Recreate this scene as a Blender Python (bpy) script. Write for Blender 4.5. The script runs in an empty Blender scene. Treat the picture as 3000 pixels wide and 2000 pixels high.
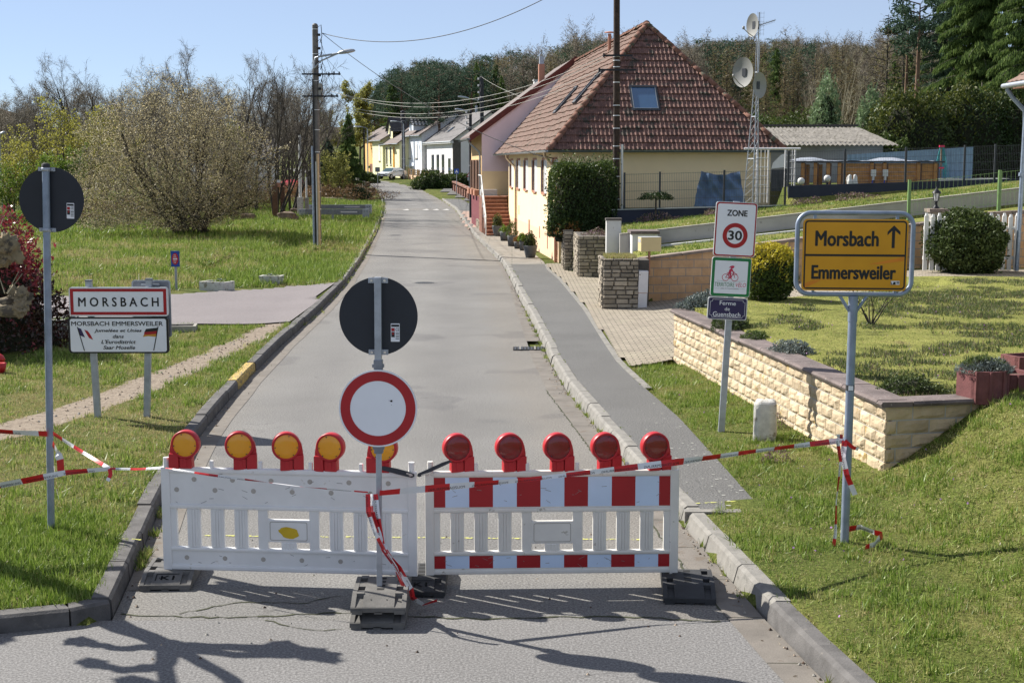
import bpy, bmesh, math, random
import numpy as np
from mathutils import Vector, Matrix, noise
C = bpy.context.scene.collection
SC = bpy.context.scene
# ---------------------------------------------------------------- camera, sky, sun, exposure
CF, CH, CT = 4100.0, 3.5, math.radians(7.256)        # focal in photo pixels, eye height, pitch
cd = bpy.data.cameras.new('camera'); cam = bpy.data.objects.new('camera', cd); C.objects.link(cam)
cd.sensor_width = 36.0; cd.lens = 36.0*CF/3000.0; cd.clip_start = .1; cd.clip_end = 4000
cam.location = (0, 0, CH); cam.rotation_euler = (math.pi/2-CT, 0, 0); SC.camera = cam
SUN_EL, SUN_AZ = math.radians(40.6), math.atan2(-.842, .540)     # azimuth from +Y towards +X
w = bpy.data.worlds.new('World'); SC.world = w; w.use_nodes = True
nt = w.node_tree; sk = nt.nodes.new('ShaderNodeTexSky'); sk.sky_type = 'NISHITA'; sk.sun_disc = False
sk.sun_elevation = SUN_EL; sk.sun_rotation = SUN_AZ; sk.air_density = .7; sk.dust_density = 0; sk.ozone_density = 8
mx_ = nt.nodes.new('ShaderNodeMix'); mx_.data_type = 'RGBA'; mx_.inputs[0].default_value = .42; mx_.inputs[7].default_value = (6.6, 6.9, 7.6, 1)   # thin high veil of white in the blue
nt.links.new(sk.outputs[0], mx_.inputs[6]); nt.links.new(mx_.outputs[2], nt.nodes['Background'].inputs[0]); nt.nodes['Background'].inputs[1].default_value = .067
sl = bpy.data.lights.new('sun', 'SUN'); sl.energy = 5.0; sl.angle = math.radians(.5); sl.color = (1, .95, .87)
so = bpy.data.objects.new('sun', sl); C.objects.link(so)
sdir = Vector((math.sin(SUN_AZ)*math.cos(SUN_EL), math.cos(SUN_AZ)*math.cos(SUN_EL), math.sin(SUN_EL)))
so.rotation_euler = sdir.to_track_quat('Z', 'Y').to_euler(); so.location = (-20, 20, 40)
SC.view_settings.view_transform = 'Standard'; SC.view_settings.look = 'None'; SC.view_settings.exposure = .86
SC.view_settings.gamma = 1; SC.view_settings.use_curve_mapping = False
SC.cycles.max_bounces = 5; SC.cycles.transparent_max_bounces = 8
random.seed(7)
# ---------------------------------------------------------------- terrain heights
def ss(t): t = min(1, max(0, t)); return t*t*(3-2*t)
def lerp_tab(tab, y):
    if y <= tab[0][0]: return tab[0][1]
    for (a, b), (c, d) in zip(tab, tab[1:]):
        if y <= c: return b+(d-b)*(y-a)/(c-a)
    (a, b), (c, d) = tab[-2], tab[-1]
    return d+(d-b)/(c-a)*(y-c)
def zr(y):
    if y < 65: return 0.
    if y < 190: return 1.2e-4*(y-65)**2
    return 1.2e-4*125**2+.03*(y-190)
LT = [(10.5,-3.09),(11.55,-3.24),(14.07,-3.61),(17.6,-4.02),(19.5,-4.15),(22.2,-4.30),(26.5,-4.45),(33.7,-4.6),(40.4,-4.86),(50.3,-5.45),
      (73,-7.05),(95,-8.75),(115,-10.5),(129.7,-12.0),(145,-14.0),(158.7,-16.6),(179,-22.0),(200,-30),(230,-44)]
RG = [(0,3.2),(9.2,1.85),(10.3,1.7),(11.55,1.57),(13.4,1.38),(16.3,1.05),(21.3,.57),(24.7,.38),(29.2,.24),(39.7,-.07),(49.2,-.48),(64.8,-1.73),
      (102.8,-4.33),(124.7,-6.6),(145,-9.3),(158.7,-12.0),(179,-17.4),(200,-25.2),(230,-39)]
ET = [(13.5,2.45),(15.6,2.36),(18.4,2.23),(21,2.0),(23.5,1.8),(27,1.73),(32.4,1.66),(41,1.36),(44.5,1.12),(48,1.1),(70,-.2),(75,-1.0),(95,-2.4),(124,-4.6),(160,-9.6),(180,-15)]
def Lx(y): return lerp_tab(LT, y)
def Rg(y): return lerp_tab(RG, y)            # asphalt edge at the right gutter
def Rk(y): return Rg(y)+(.27 if y < 26 else .27-.15*ss((y-26)/14))    # foot of the right kerb
def Ex(y): return lerp_tab(ET, y)            # outer edge of the right pavement
WA, WB, WC = Vector((2.8, 24.0)), Vector((3.95, 14.56)), Vector((5.15, 14.85))   # retaining wall, far end, corner, wing
def wallx(y): return WB.x+(WA.x-WB.x)*(y-WB.y)/(WA.y-WB.y)
FT = [(-40,-1.8),(-20,4.8),(-3.84,10.14),(-3.4,10.29),(-3.18,10.44),(-3.09,10.5),(-3.0,10.6)]
def fy(x): return lerp_tab(FT, x) if x < -3.02 else 10.6      # front edge of the verge at the cross road
def bankz(x): return 1.5+.108*(x-3)
def drivez(x): return .15+.8*ss((x-2.0)/8.5)*1.0
def bedz(x): return 1.16+.112*(x-3.3)
def nz(x, y, s=1.): return noise.noise(Vector((x*s, y*s, 3.1)))
def gz(x, y):
    "ground height"
    l, r = Lx(y), Rk(y); b = zr(y)
    if x < r+.12 and y < fy(x)+.10: return -.06
    if l-.11 < x < r+.10: return b-.06
    if x <= l:
        d = l-x
        h = .125+.17*ss((d-1)/4)*ss((y-30)/15)+.035*nz(x, y, .7)*ss(d/1.0)+.16*nz(x+9, y, .16)*ss((y-42)/12)*ss((d-1.5)/3)
        h -= .05*ss((y-28)/2)*ss((41-y)/2)*ss(d/1)
        if y > 90: h += .012*(y-90)*ss(d/30)
        if 41 < y < 62 and x < -7.5:
            q = x-(-9.6+(y-44)*.054+.35*math.sin(y*.5)); h -= .34*math.exp(-(q/.45)**2)*ss((y-41)/2)*ss((62-y)/4); h += .12*math.exp(-((q-1.)/.6)**2)*ss((y-41)/2)*ss((62-y)/4)
        if 24 < y < 29.4 and d > .8: h += .09*ss((d-.8)/2.)*nz(x, y, .5)
        if y > 160: h += 10*ss((y-200)/200)*ss((-90-x)/100)
        return b+h
    low = y < 24.2 and (x < wallx(min(max(y, WB.y), WA.y))+.27 or y < 14.56+.24*max(0, x-3.95)+.28)
    if low:
        if y > 23.1 and x < 3.2: return .09
        if y >= 14.0: h = .11+.05*ss((x-Ex(y))/1.5)+.02*nz(x, y, .9)
        else:
            h = .12+.04*ss((x-r)/1.)+.02*nz(x, y, .9)
        if y < 15.9:                       # slope climbing round the end of the wall
            wd = 1.45+.32*max(0, 13.6-y); t = min(1, max(0, (x-3.72)/wd)); t = t*(.75+.25*t)
            h += .86*t
            if y < 11: h += .5*ss((x-4.4)/3)
        return b+h
    if y < 29.5 and x > wallx(min(max(y, WB.y), WA.y))+.26 and not low:
        h = .95+.012*(y-15)+.03*nz(x, y, .6)
        if y > 24.4 and x < 9: 
            k = ss((y-24.4-.55*max(0, x-3.2))/1.4)
            h = h*(1-k)+drivez(x)*k
        if y < 15.2 and x > WC.x: pass
        return h
    yb = 33.72+.158*max(0, min(7.4, x-3.2)) if x < 10.7 else 34.9
    if y < yb:
        if x < Ex(y)+.05: return .08
        h = drivez(x)
        if x > 8.4 and y < 31.2: h = max(h, 1.02+.03*nz(x, y, .6))
        return h-.02
    if y < 38.45:
        if x < 3.2: return .10
        return bedz(x)+.02*nz(x, y, .8)
    if y < (45.2 if x < 8.9 else 45.75):
        if x < 2.1: return .10
        if x < 2.9: return .10 if y < 41.9 else 1.28
        return bankz(x)+.03*nz(x, y, .6)
    if y < 95:
        if x < 1.9-.091*(y-48): return b+.10
        if y < 47: return 1.3 if x < 3.3 else (1.98 if x < 8.9 else 2.72)
        if y < 57 and x < 9.6: return 1.98
        return 2.72+ (0 if y < 75 else .008*(y-75))
    h = 2.4+.008*(y-75); d = x-(1.9-.091*(y-48)); 
    base = b+.1
    k = ss((d-2)/18)
    h2 = base*(1-k)+h*k
    h2 += 26*ss((y-150)/330)*ss((d-4)/40)
    return h2
# ---------------------------------------------------------------- photo point -> place
def ray(px, py):
    a = (px-1500)/CF; b = (1000-py)/CF
    return a, math.cos(CT)+b*math.sin(CT), -math.sin(CT)+b*math.cos(CT)
def at(px, py, Y):
    a, dy, dz = ray(px, py); t = Y/dy
    return Vector((a*t, Y, CH+dz*t))
def on(px, py, z=None):
    a, dy, dz = ray(px, py)
    if z is not None:
        t = (z-CH)/dz; return Vector((a*t, dy*t, z))
    t = 2.
    while t < 900 and CH+dz*t > gz(a*t, dy*t): t += .04 if t < 80 else .3
    return Vector((a*t, dy*t, gz(a*t, dy*t)))
# ---------------------------------------------------------------- object helpers
MATS = {}
def thing(name, label, cat, loc=(0,0,0), rz=0, group=None):
    o = bpy.data.objects.new(name, None); C.objects.link(o); o.empty_display_size = .2
    o.location = loc; o.rotation_euler = (0, 0, rz); o['label'] = label; o['category'] = cat
    if group: o['group'] = group
    return o
def tag(o, label, cat, group=None):
    o['label'] = label; o['category'] = cat
    if group: o['group'] = group
    return o
def dup(root, loc, rz=None, label=None, scale=None, rot=None):
    r = root.copy(); C.objects.link(r); r.location = loc
    if rz is not None: r.rotation_euler = (0, 0, rz)
    if rot is not None: r.rotation_euler = rot
    if scale is not None: r.scale = scale if hasattr(scale, '__len__') else (scale,)*3
    if label: r['label'] = label
    for ch in list(root.children):
        c = ch.copy(); C.objects.link(c); c.parent = r
        for g in list(ch.children):
            d = g.copy(); C.objects.link(d); d.parent = c
    return r
def link_mesh(name, me, parent=None, loc=None, rot=None):
    o = bpy.data.objects.new(name, me); C.objects.link(o)
    if parent is not None: o.parent = parent
    if loc is not None: o.location = loc
    if rot is not None: o.rotation_euler = rot
    return o
class MB:
    "collects shapes; build() links them as one mesh object"
    def __init__(s): s.v = []; s.f = []; s.m = []; s.sm = []; s.cur = 0; s.smooth = False; s.X = None
    def mat(s, i): s.cur = i; return s
    def add(s, vs, fs, smooth=None):
        n = len(s.v)
        if s.X is not None: vs = [s.X @ Vector(p) for p in vs]
        s.v.extend([tuple(p) for p in vs])
        for f in fs: s.f.append([i+n for i in f]); s.m.append(s.cur); s.sm.append(s.smooth if smooth is None else smooth)
        return s
    def quad(s, a, b, c, d): return s.add([a, b, c, d], [(0,1,2,3)])
    def box(s, x0, y0, z0, x1, y1, z1, ch=0.):
        if ch <= 0:
            vs = [(x0,y0,z0),(x1,y0,z0),(x1,y1,z0),(x0,y1,z0),(x0,y0,z1),(x1,y0,z1),(x1,y1,z1),(x0,y1,z1)]
            return s.add(vs, [(3,2,1,0),(4,5,6,7),(0,1,5,4),(1,2,6,5),(2,3,7,6),(3,0,4,7)])
        bm = bmesh.new(); bmesh.ops.create_cube(bm, size=1)
        for v in bm.verts:
            v.co = Vector(((x0+x1)/2+v.co.x*(x1-x0), (y0+y1)/2+v.co.y*(y1-y0), (z0+z1)/2+v.co.z*(z1-z0)))
        bmesh.ops.bevel(bm, geom=list(bm.edges), offset=ch, segments=2, profile=.6, affect='EDGES')
        bm.verts.index_update()
        s.add([v.co.copy() for v in bm.verts], [[v.index for v in f.verts] for f in bm.faces]); bm.free(); return s
    def rod(s, p0, p1, r0, r1=None, n=10, caps=True, smooth=True):
        p0, p1 = Vector(p0), Vector(p1); r1 = r0 if r1 is None else r1
        d = (p1-p0)
        if d.length < 1e-6: return s
        d.normalize(); a = d.orthogonal().normalized(); b = d.cross(a)
        vs = []
        for p, r in ((p0, r0), (p1, r1)):
            for i in range(n):
                t = 2*math.pi*i/n; vs.append(p+a*(r*math.cos(t))+b*(r*math.sin(t)))
        s.add(vs, [(i, (i+1) % n, n+(i+1) % n, n+i) for i in range(n)], smooth)
        if caps: s.add(vs[:n], [list(range(n))[::-1]], False); s.add(vs[n:], [list(range(n))], False)
        return s
    def tube(s, path, r, n=8, closed=False):
        P = [Vector(p) for p in path]; m = len(P); rs = r if hasattr(r, '__len__') else [r]*m
        vs = []; up = None
        for i, p in enumerate(P):
            if closed: d = P[(i+1) % m]-P[i-1]
            else: d = P[min(i+1, m-1)]-P[max(i-1, 0)]
            d.normalize()
            if up is None: up = d.orthogonal().normalized()
            up = (up-d*up.dot(d)); up = up.normalized() if up.length > 1e-5 else d.orthogonal().normalized()
            b = d.cross(up)
            for k in range(n):
                t = 2*math.pi*k/n; vs.append(p+up*(rs[i]*math.cos(t))+b*(rs[i]*math.sin(t)))
        fs = []
        for i in range(m if closed else m-1):
            j = (i+1) % m
            for k in range(n): fs.append((i*n+k, i*n+(k+1) % n, j*n+(k+1) % n, j*n+k))
        s.add(vs, fs, True)
        if not closed: s.add(vs[:n], [list(range(n))[::-1]], False); s.add(vs[-n:], [list(range(n))], False)
        return s
    def prism(s, poly, y0, y1):
        "polygon in x,z extruded from y0 (front) to y1"
        n = len(poly)
        s.add([(p[0], y0, p[1]) for p in poly], [list(range(n))]); s.add([(p[0], y1, p[1]) for p in poly], [list(range(n))[::-1]])
        vs = [(p[0], y0, p[1]) for p in poly]+[(p[0], y1, p[1]) for p in poly]
        return s.add(vs, [(i, n+i, n+(i+1) % n, (i+1) % n) for i in range(n)])
    def face(s, poly, y):
        return s.add([(p[0], y, p[1]) for p in poly], [list(range(len(poly)))])
    def lathe(s, prof, c=(0,0,0), n=24):
        vs = []
        for r, z in prof:
            for i in range(n):
                t = 2*math.pi*i/n; vs.append((c[0]+r*math.cos(t), c[1]+r*math.sin(t), c[2]+z))
        return s.add(vs, [(j*n+i, j*n+(i+1) % n, (j+1)*n+(i+1) % n, (j+1)*n+i) for j in range(len(prof)-1) for i in range(n)], True)
    def ringface(s, cx, cz, r0, r1, y, n=64):
        vs = []
        for r in (r0, r1):
            for i in range(n):
                t = 2*math.pi*i/n; vs.append((cx+r*math.cos(t), y, cz+r*math.sin(t)))
        return s.add(vs, [(i, (i+1) % n, n+(i+1) % n, n+i) for i in range(n)])
    def build(s, name, parent=None, mats=(), loc=None, rot=None):
        me = bpy.data.meshes.new(name); me.from_pydata(s.v, [], s.f)
        for m in mats: me.materials.append(MATS[m] if isinstance(m, str) else m)
        me.polygons.foreach_set('material_index', s.m); me.polygons.foreach_set('use_smooth', s.sm); me.update()
        return link_mesh(name, me, parent, loc, rot)
def circ(cx, cz, r, n=64): return [(cx+r*math.cos(2*math.pi*i/n), cz+r*math.sin(2*math.pi*i/n)) for i in range(n)]
def rrect(x0, z0, x1, z1, r, n=6):
    out = []
    for cx, cz, a in ((x1-r, z1-r, 0), (x0+r, z1-r, 90), (x0+r, z0+r, 180), (x1-r, z0+r, 270)):
        for i in range(n+1):
            t = math.radians(a+90*i/n); out.append((cx+r*math.cos(t), cz+r*math.sin(t)))
    return out
def fastmesh(name, V, F, mats, idx=None, smooth=False):
    V = np.asarray(V, dtype=np.float32).reshape(-1, 3); F = np.asarray(F, dtype=np.int32); k = F.shape[1]; n = len(F)
    me = bpy.data.meshes.new(name); me.vertices.add(len(V)); me.vertices.foreach_set('co', V.ravel())
    me.loops.add(n*k); me.loops.foreach_set('vertex_index', F.ravel())
    me.polygons.add(n); me.polygons.foreach_set('loop_start', np.arange(0, n*k, k, dtype=np.int32))
    me.polygons.foreach_set('loop_total', np.full(n, k, dtype=np.int32))
    for m in mats: me.materials.append(MATS[m] if isinstance(m, str) else m)
    if idx is not None: me.polygons.foreach_set('material_index', np.asarray(idx, dtype=np.int32))
    if smooth: me.polygons.foreach_set('use_smooth', np.ones(n, dtype=bool))
    me.update(calc_edges=True); me.validate(); return me
_tc = {}
def letters(mb, txt, x0, z0, x1, z1, y, bold=0., shear=0.):
    "flat lettering fitted into a box, facing -y; bold thickens the strokes"
    key = (txt, shear)
    if key not in _tc:
        cu = bpy.data.curves.new('t', 'FONT'); cu.body = txt; cu.shear = shear; cu.resolution_u = 3
        o = bpy.data.objects.new('t', cu); C.objects.link(o); bpy.context.view_layer.update()
        me = o.to_mesh(); vs = [v.co.copy() for v in me.vertices]; fs = [list(p.vertices) for p in me.polygons]
        o.to_mesh_clear(); bpy.data.objects.remove(o); bpy.data.curves.remove(cu); _tc[key] = (vs, fs)
    vs, fs = _tc[key]
    a0 = min(v.x for v in vs); a1 = max(v.x for v in vs); b0 = min(v.y for v in vs); b1 = max(v.y for v in vs)
    e = max(0, bold)*(z1-z0)*1.5; x0 += e; x1 -= e; z0 += e*.7; z1 -= e*.7
    for i, (dx, dz) in enumerate(((0,0),(e,0),(-e,0),(e*.6,e*.7),(-e*.6,-e*.7),(e*.6,-e*.7),(-e*.6,e*.7)) if e > 0 else ((0,0),)):
        mb.add([(x0+dx+(v.x-a0)/(a1-a0)*(x1-x0), y-.00012*i, z0+dz+(v.y-b0)/(b1-b0)*(z1-z0)) for v in vs], fs)
# ---------------------------------------------------------------- materials
def _new(name):
    m = bpy.data.materials.new(name); m.use_nodes = True; MATS[name] = m
    return m, m.node_tree, m.node_tree.nodes['Principled BSDF']
def _co(nt, world=False):
    if world: return nt.nodes.new('ShaderNodeNewGeometry').outputs['Position']
    return nt.nodes.new('ShaderNodeTexCoord').outputs['Object']
def _noise(nt, co, s, det=5., rough=.6):
    n = nt.nodes.new('ShaderNodeTexNoise'); n.inputs['Scale'].default_value = s; n.inputs['Detail'].default_value = det
    n.inputs['Roughness'].default_value = rough; nt.links.new(co, n.inputs['Vector']); return n.outputs['Fac']
def _ramp(nt, fac, stops):
    r = nt.nodes.new('ShaderNodeValToRGB'); e = r.color_ramp.elements
    while len(e) < len(stops): e.new(.5)
    for i, (p, c) in enumerate(stops): e[i].position = p; e[i].color = (*c, 1) if len(c) == 3 else c
    nt.links.new(fac, r.inputs[0]); return r.outputs[0]
def _mix(nt, fac, a, b, mode='MIX'):
    m = nt.nodes.new('ShaderNodeMix'); m.data_type = 'RGBA'; m.blend_type = mode
    for s, v in ((m.inputs[0], fac), (m.inputs[6], a), (m.inputs[7], b)):
        if hasattr(v, 'links'): nt.links.new(v, s)
        elif isinstance(v, (int, float)): s.default_value = v
        else: s.default_value = (*v, 1)
    return m.outputs[2]
def _bump(nt, h, st, dist=.01):
    b = nt.nodes.new('ShaderNodeBump'); b.inputs['Strength'].default_value = st; b.inputs['Distance'].default_value = dist
    nt.links.new(h, b.inputs['Height']); return b.outputs['Normal']
def sc(c, k): return tuple(min(1, max(0, x*k)) for x in c)
def M(name, c, rough=.6, metal=0., v=.12, s=5., b=0., bs=80., c2=None, spec=.4, world=False, island=0., spots=None):
    m, nt, p = _new(name); co = _co(nt, world)
    f = _noise(nt, co, s)
    col = _ramp(nt, f, [(.3, sc(c, 1-v)), (.7, c2 if c2 else sc(c, 1+v))])
    if island > 0:
        g = nt.nodes.new('ShaderNodeNewGeometry')
        col = _mix(nt, 1., col, _ramp(nt, g.outputs['Random Per Island'], [(0, (1-island,)*3), (1, (1+island if 1+island < 1 else 1.,)*3)]), 'MULTIPLY')
    if spots:                               # (colour, scale, threshold)
        sf = _noise(nt, co, spots[1], 6., .7); k = _ramp(nt, sf, [(spots[2], (0,0,0)), (spots[2]+.06, (1,1,1))])
        col = _mix(nt, k, col, spots[0])
    nt.links.new(col, p.inputs['Base Color'])
    p.inputs['Roughness'].default_value = rough; p.inputs['Metallic'].default_value = metal; p.inputs['Specular IOR Level'].default_value = spec
    if b: nt.links.new(_bump(nt, _noise(nt, co, bs, 4.), b), p.inputs['Normal'])
    return m
def leafmat(name, cols, tr=.3, rough=.55, spec=.3):
    m, nt, p = _new(name); g = nt.nodes.new('ShaderNodeNewGeometry')
    n = len(cols); col = _ramp(nt, g.outputs['Random Per Island'], [(i/max(1, n-1), c) for i, c in enumerate(cols)])
    nt.links.new(col, p.inputs['Base Color']); p.inputs['Roughness'].default_value = rough; p.inputs['Specular IOR Level'].default_value = spec
    t = nt.nodes.new('ShaderNodeBsdfTranslucent'); nt.links.new(col, t.inputs[0])
    mx = nt.nodes.new('ShaderNodeMixShader'); mx.inputs[0].default_value = tr
    nt.links.new(p.outputs[0], mx.inputs[1]); nt.links.new(t.outputs[0], mx.inputs[2])
    nt.links.new(mx.outputs[0], nt.nodes['Material Output'].inputs[0]); return m
def asphalt(name, c, big=.12, lo=.6, hi=1.45, patch=None, lat=False):
    m, nt, p = _new(name); co = _co(nt, True)
    fine = _noise(nt, co, 52., 4., .75); fine2 = _noise(nt, co, 230., 2., .6)
    col = _ramp(nt, fine, [(.36, sc(c, lo*.8)), (.5, c), (.64, sc(c, hi*1.1))])
    col = _mix(nt, .5, col, _mix(nt, 1., col, _ramp(nt, fine2, [(.35, (.55,)*3), (.65, (1.,)*3)]), 'MULTIPLY'))
    bigf = _noise(nt, co, .45, 6., .62)
    col = _mix(nt, 1., col, _ramp(nt, bigf, [(.3, (1-big,)*3), (.7, (1.,)*3)]), 'MULTIPLY')
    if lat:                                 # wheel paths and dusty edges along the lane
        la = nt.nodes.new('ShaderNodeAttribute'); la.attribute_name = 'lat'; ad = nt.nodes.new('ShaderNodeMath'); ad.operation = 'MULTIPLY_ADD'; ad.inputs[1].default_value = .16; nt.links.new(_noise(nt, co, .8, 4.), ad.inputs[0]); nt.links.new(la.outputs['Fac'], ad.inputs[2])
        col = _mix(nt, 1., col, _ramp(nt, ad.outputs[0], [(.08, (1.,.97,.93)), (.20, (.94,)*3), (.34, (.86,.86,.87)), (.47, (.98,)*3), (.58, (1.02,)*3), (.74, (.88,.88,.89)), (.88, (.95,)*3), (1., (.98,.94,.89))]), 'MULTIPLY')
        tar = _ramp(nt, _noise(nt, co, .33, 3., .5), [(.60, (1,)*3), (.625, (.82,.82,.84)), (.70, (.85,.85,.86))]); col = _mix(nt, 1., col, tar, 'MULTIPLY')
    st = _noise(nt, co, 2.2, 8., .75); k = _ramp(nt, st, [(.64, (0,0,0)), (.75, (.35,)*3)])
    col = _mix(nt, k, col, patch or (.32, .27, .21))
    vo = nt.nodes.new('ShaderNodeTexVoronoi'); vo.feature = 'DISTANCE_TO_EDGE'; vo.inputs['Scale'].default_value = .42
    wv = nt.nodes.new('ShaderNodeVectorMath'); wv.operation = 'ADD'
    nn = nt.nodes.new('ShaderNodeTexNoise'); nn.inputs['Scale'].default_value = 1.6; nn.inputs['Detail'].default_value = 6
    nt.links.new(co, nn.inputs['Vector']); nt.links.new(co, wv.inputs[0]); nt.links.new(nn.outputs['Color'], wv.inputs[1]); nt.links.new(wv.outputs[0], vo.inputs['Vector'])
    cr = _ramp(nt, vo.outputs['Distance'], [(0., (1,1,1)), (.006, (0,0,0))]); gate = _ramp(nt, _noise(nt, co, .9, 2.), [(.55, (0,0,0)), (.62, (.6,)*3)])
    col = _mix(nt, _mix(nt, 1., cr, gate, 'MULTIPLY'), col, sc(c, .35))
    nt.links.new(col, p.inputs['Base Color']); p.inputs['Roughness'].default_value = .85; p.inputs['Specular IOR Level'].default_value = .3
    nt.links.new(_bump(nt, fine, .5, .008), p.inputs['Normal']); return m
def brickmat(name, c1, c2, mortar, bw, bh, ms=.012, rough=.85, bump=.6, axis='xz', stain=None):
    m, nt, p = _new(name); tc = _co(nt)
    se = nt.nodes.new('ShaderNodeSeparateXYZ'); nt.links.new(tc, se.inputs[0]); cm = nt.nodes.new('ShaderNodeCombineXYZ')
    nt.links.new(se.outputs['XYZ'.index(axis[0].upper())], cm.inputs[0]); nt.links.new(se.outputs['XYZ'.index(axis[1].upper())], cm.inputs[1])
    br = nt.nodes.new('ShaderNodeTexBrick'); nt.links.new(cm.outputs[0], br.inputs['Vector'])
    for k, v in (('Color1', (*c1, 1)), ('Color2', (*c2, 1)), ('Mortar', (*mortar, 1))): br.inputs[k].default_value = v
    for k, v in (('Scale', 1.), ('Mortar Size', ms), ('Mortar Smooth', .15), ('Bias', 0.), ('Brick Width', bw), ('Row Height', bh)): br.inputs[k].default_value = v
    col = br.outputs['Color']; f = _noise(nt, tc, 3., 8., .7)
    col = _mix(nt, 1., col, _ramp(nt, f, [(.25, (.6,)*3), (.75, (1.,)*3)]), 'MULTIPLY')
    if stain:
        k = _ramp(nt, _noise(nt, tc, 1.7, 8., .75), [(.56, (0,0,0)), (.7, (.75,)*3)]); col = _mix(nt, k, col, stain)
    nt.links.new(col, p.inputs['Base Color']); p.inputs['Roughness'].default_value = rough; p.inputs['Specular IOR Level'].default_value = .2
    hh = _mix(nt, .8, _noise(nt, tc, 25., 4.), _ramp(nt, br.outputs['Fac'], [(0, (1,1,1)), (1, (0,0,0))]), 'MULTIPLY')
    nt.links.new(_bump(nt, hh, bump, .02), p.inputs['Normal']); return m
def glassmat(name, c, rough=.05):
    m, nt, p = _new(name); p.inputs['Base Color'].default_value = (*c, 1); p.inputs['Roughness'].default_value = rough
    p.inputs['Specular IOR Level'].default_value = .8; return m
asphalt('road_asphalt', (.222, .216, .204), .22, lat=True)
asphalt('junction_asphalt', (.200, .195, .190), .14, .75, 1.5)
asphalt('pave_asphalt', (.150, .148, .142), .25, .55, 1.6, (.2, .2, .18))
asphalt('side_asphalt', (.23, .205, .205), .12, .8, 1.2)
M('concrete', (.30, .285, .25), .9, v=.25, s=4, b=.4, bs=60, spots=((.12,.115,.10), 9., .6))
M('gutter_slab', (.165, .148, .128), .9, v=.22, s=3, b=.4, bs=90, world=True, spots=((.14,.115,.09), 4., .57))
M('kerb_light', (.215, .205, .185), .9, v=.22, s=6, b=.4, bs=90, world=True, spots=((.15,.145,.13), 7., .58))
M('kerb_dark', (.105, .10, .096), .9, v=.35, s=5, b=.5, bs=70, world=True, spots=((.22,.2,.17), 6., .62))
M('joint', (.05, .055, .03), 1., v=.3)
M('yellow_paint', (.55, .38, .10), .8, v=.25, s=14, spots=((.1,.1,.09), 22., .5), world=True)
M('white_mark', (.52, .51, .48), .8, v=.12, s=8, world=True, spots=((.3,.29,.27), 14., .62))
M('dirt', (.33, .265, .20), 1., v=.28, s=3, b=.8, bs=45, world=True, spots=((.13,.115,.10), 30., .66))
M('soil', (.085, .058, .042), 1., v=.4, s=14, b=1., bs=40, world=True)
M('gravel_pink', (.34, .24, .20), 1., v=.3, s=30, b=.8, bs=60, world=True)
M('galv', (.36, .39, .43), .48, .55, v=.18, s=9, b=.05, bs=90)
M('galv_dark', (.20, .215, .24), .5, .4, v=.2, s=9)
M('steel_blue', (.25, .30, .38), .5, .45, v=.2, s=7)
M('sign_back', (.018, .022, .030), .55, v=.15, s=3)
M('sign_white', (.78, .80, .84), .35, v=.05, s=2, spots=((.5,.5,.5), 14., .76))
M('sign_red', (.38, .012, .018), .35, v=.1, s=4)
M('sign_black', (.012, .012, .013), .4)
M('sign_yellow', (.66, .30, .006), .38, v=.1, s=2, c2=(.70,.33,.010))
M('sign_yellow_old', (.66, .22, .012), .4, v=.12, s=5)
M('sign_green', (.012, .19, .055), .35)
M('sign_navy', (.03, .022, .085), .3)
M('sign_blue', (.02, .07, .32), .35)
M('sign_edge', (.60, .61, .62), .4, .3)
M('rose', (.55, .03, .09), .4)
M('leaf_green_paint', (.02, .24, .08), .4)
M('gold', (.55, .27, .03), .5)
M('plastic_white', (.74, .735, .72), .42, v=.07, s=3, b=.03, bs=30, spots=((.50,.46,.39), 7., .66))
M('plastic_cream', (.70, .675, .62), .42, v=.09, s=3, b=.03, bs=30, spots=((.33,.29,.22), 10., .64))
M('plastic_dirt', (.30, .27, .22), .8)
M('lamp_red', (.44, .012, .020), .42, v=.08, s=6, c2=(.50,.022,.028))
M('rubber', (.125, .120, .112), .8, v=.25, s=6, b=.3, bs=70, spots=((.22,.20,.175), 5., .62))
M('rubber_black', (.035, .036, .038), .8, v=.25, s=6, b=.3, bs=70)
M('rubber_hole', (.012, .012, .012), .9)
M('white_paint', (.66, .66, .65), .6, v=.07, s=3)
M('white_render', (.62, .62, .60), .9, v=.12, s=1.6, b=.2, bs=60, spots=((.36,.35,.33), 3.3, .62))
M('white_spray', (.55, .54, .50), .9, v=.2, s=9, b=.5, bs=60, spots=((.28,.25,.19), 7., .56))
M('grey_render', (.36, .35, .33), .9, v=.15, s=1.2, b=.2, bs=60, spots=((.22,.21,.20), 2.2, .6))
M('cream_render', (.88, .70, .43), .9, v=.05, s=1.2, b=.15, bs=50)
M('peach_render', (.76, .53, .36), .9, v=.07, s=2.2, b=.15, bs=50)
M('tan_render', (.66, .44, .22), .9, v=.1, s=1.2, b=.15, bs=50)
M('pink_render', (.76, .63, .66), .9, v=.05, s=1.2, b=.1, bs=50)
M('oxblood', (.16, .035, .045), .8, v=.15, s=4)
M('brown_wood', (.12, .06, .035), .8, v=.3, s=8)
M('dark_wood', (.045, .028, .020), .85, v=.5, s=9, b=.5, bs=60)
M('old_wood', (.22, .16, .11), .9, v=.35, s=9, b=.4, bs=40)
M('pine_wood', (.50, .24, .075), .75, v=.25, s=6)
M('grey_wood', (.12, .11, .10), .9, v=.3, s=9)
M('zinc', (.33, .36, .38), .4, .6, v=.15, s=6)
M('zinc_dark', (.16, .19, .20), .45, .5, v=.2, s=6)
M('copper_pipe', (.56, .40, .24), .5, .1, v=.12, s=6)
M('terra_pipe', (.42, .20, .13), .6, v=.15, s=6)
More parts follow.
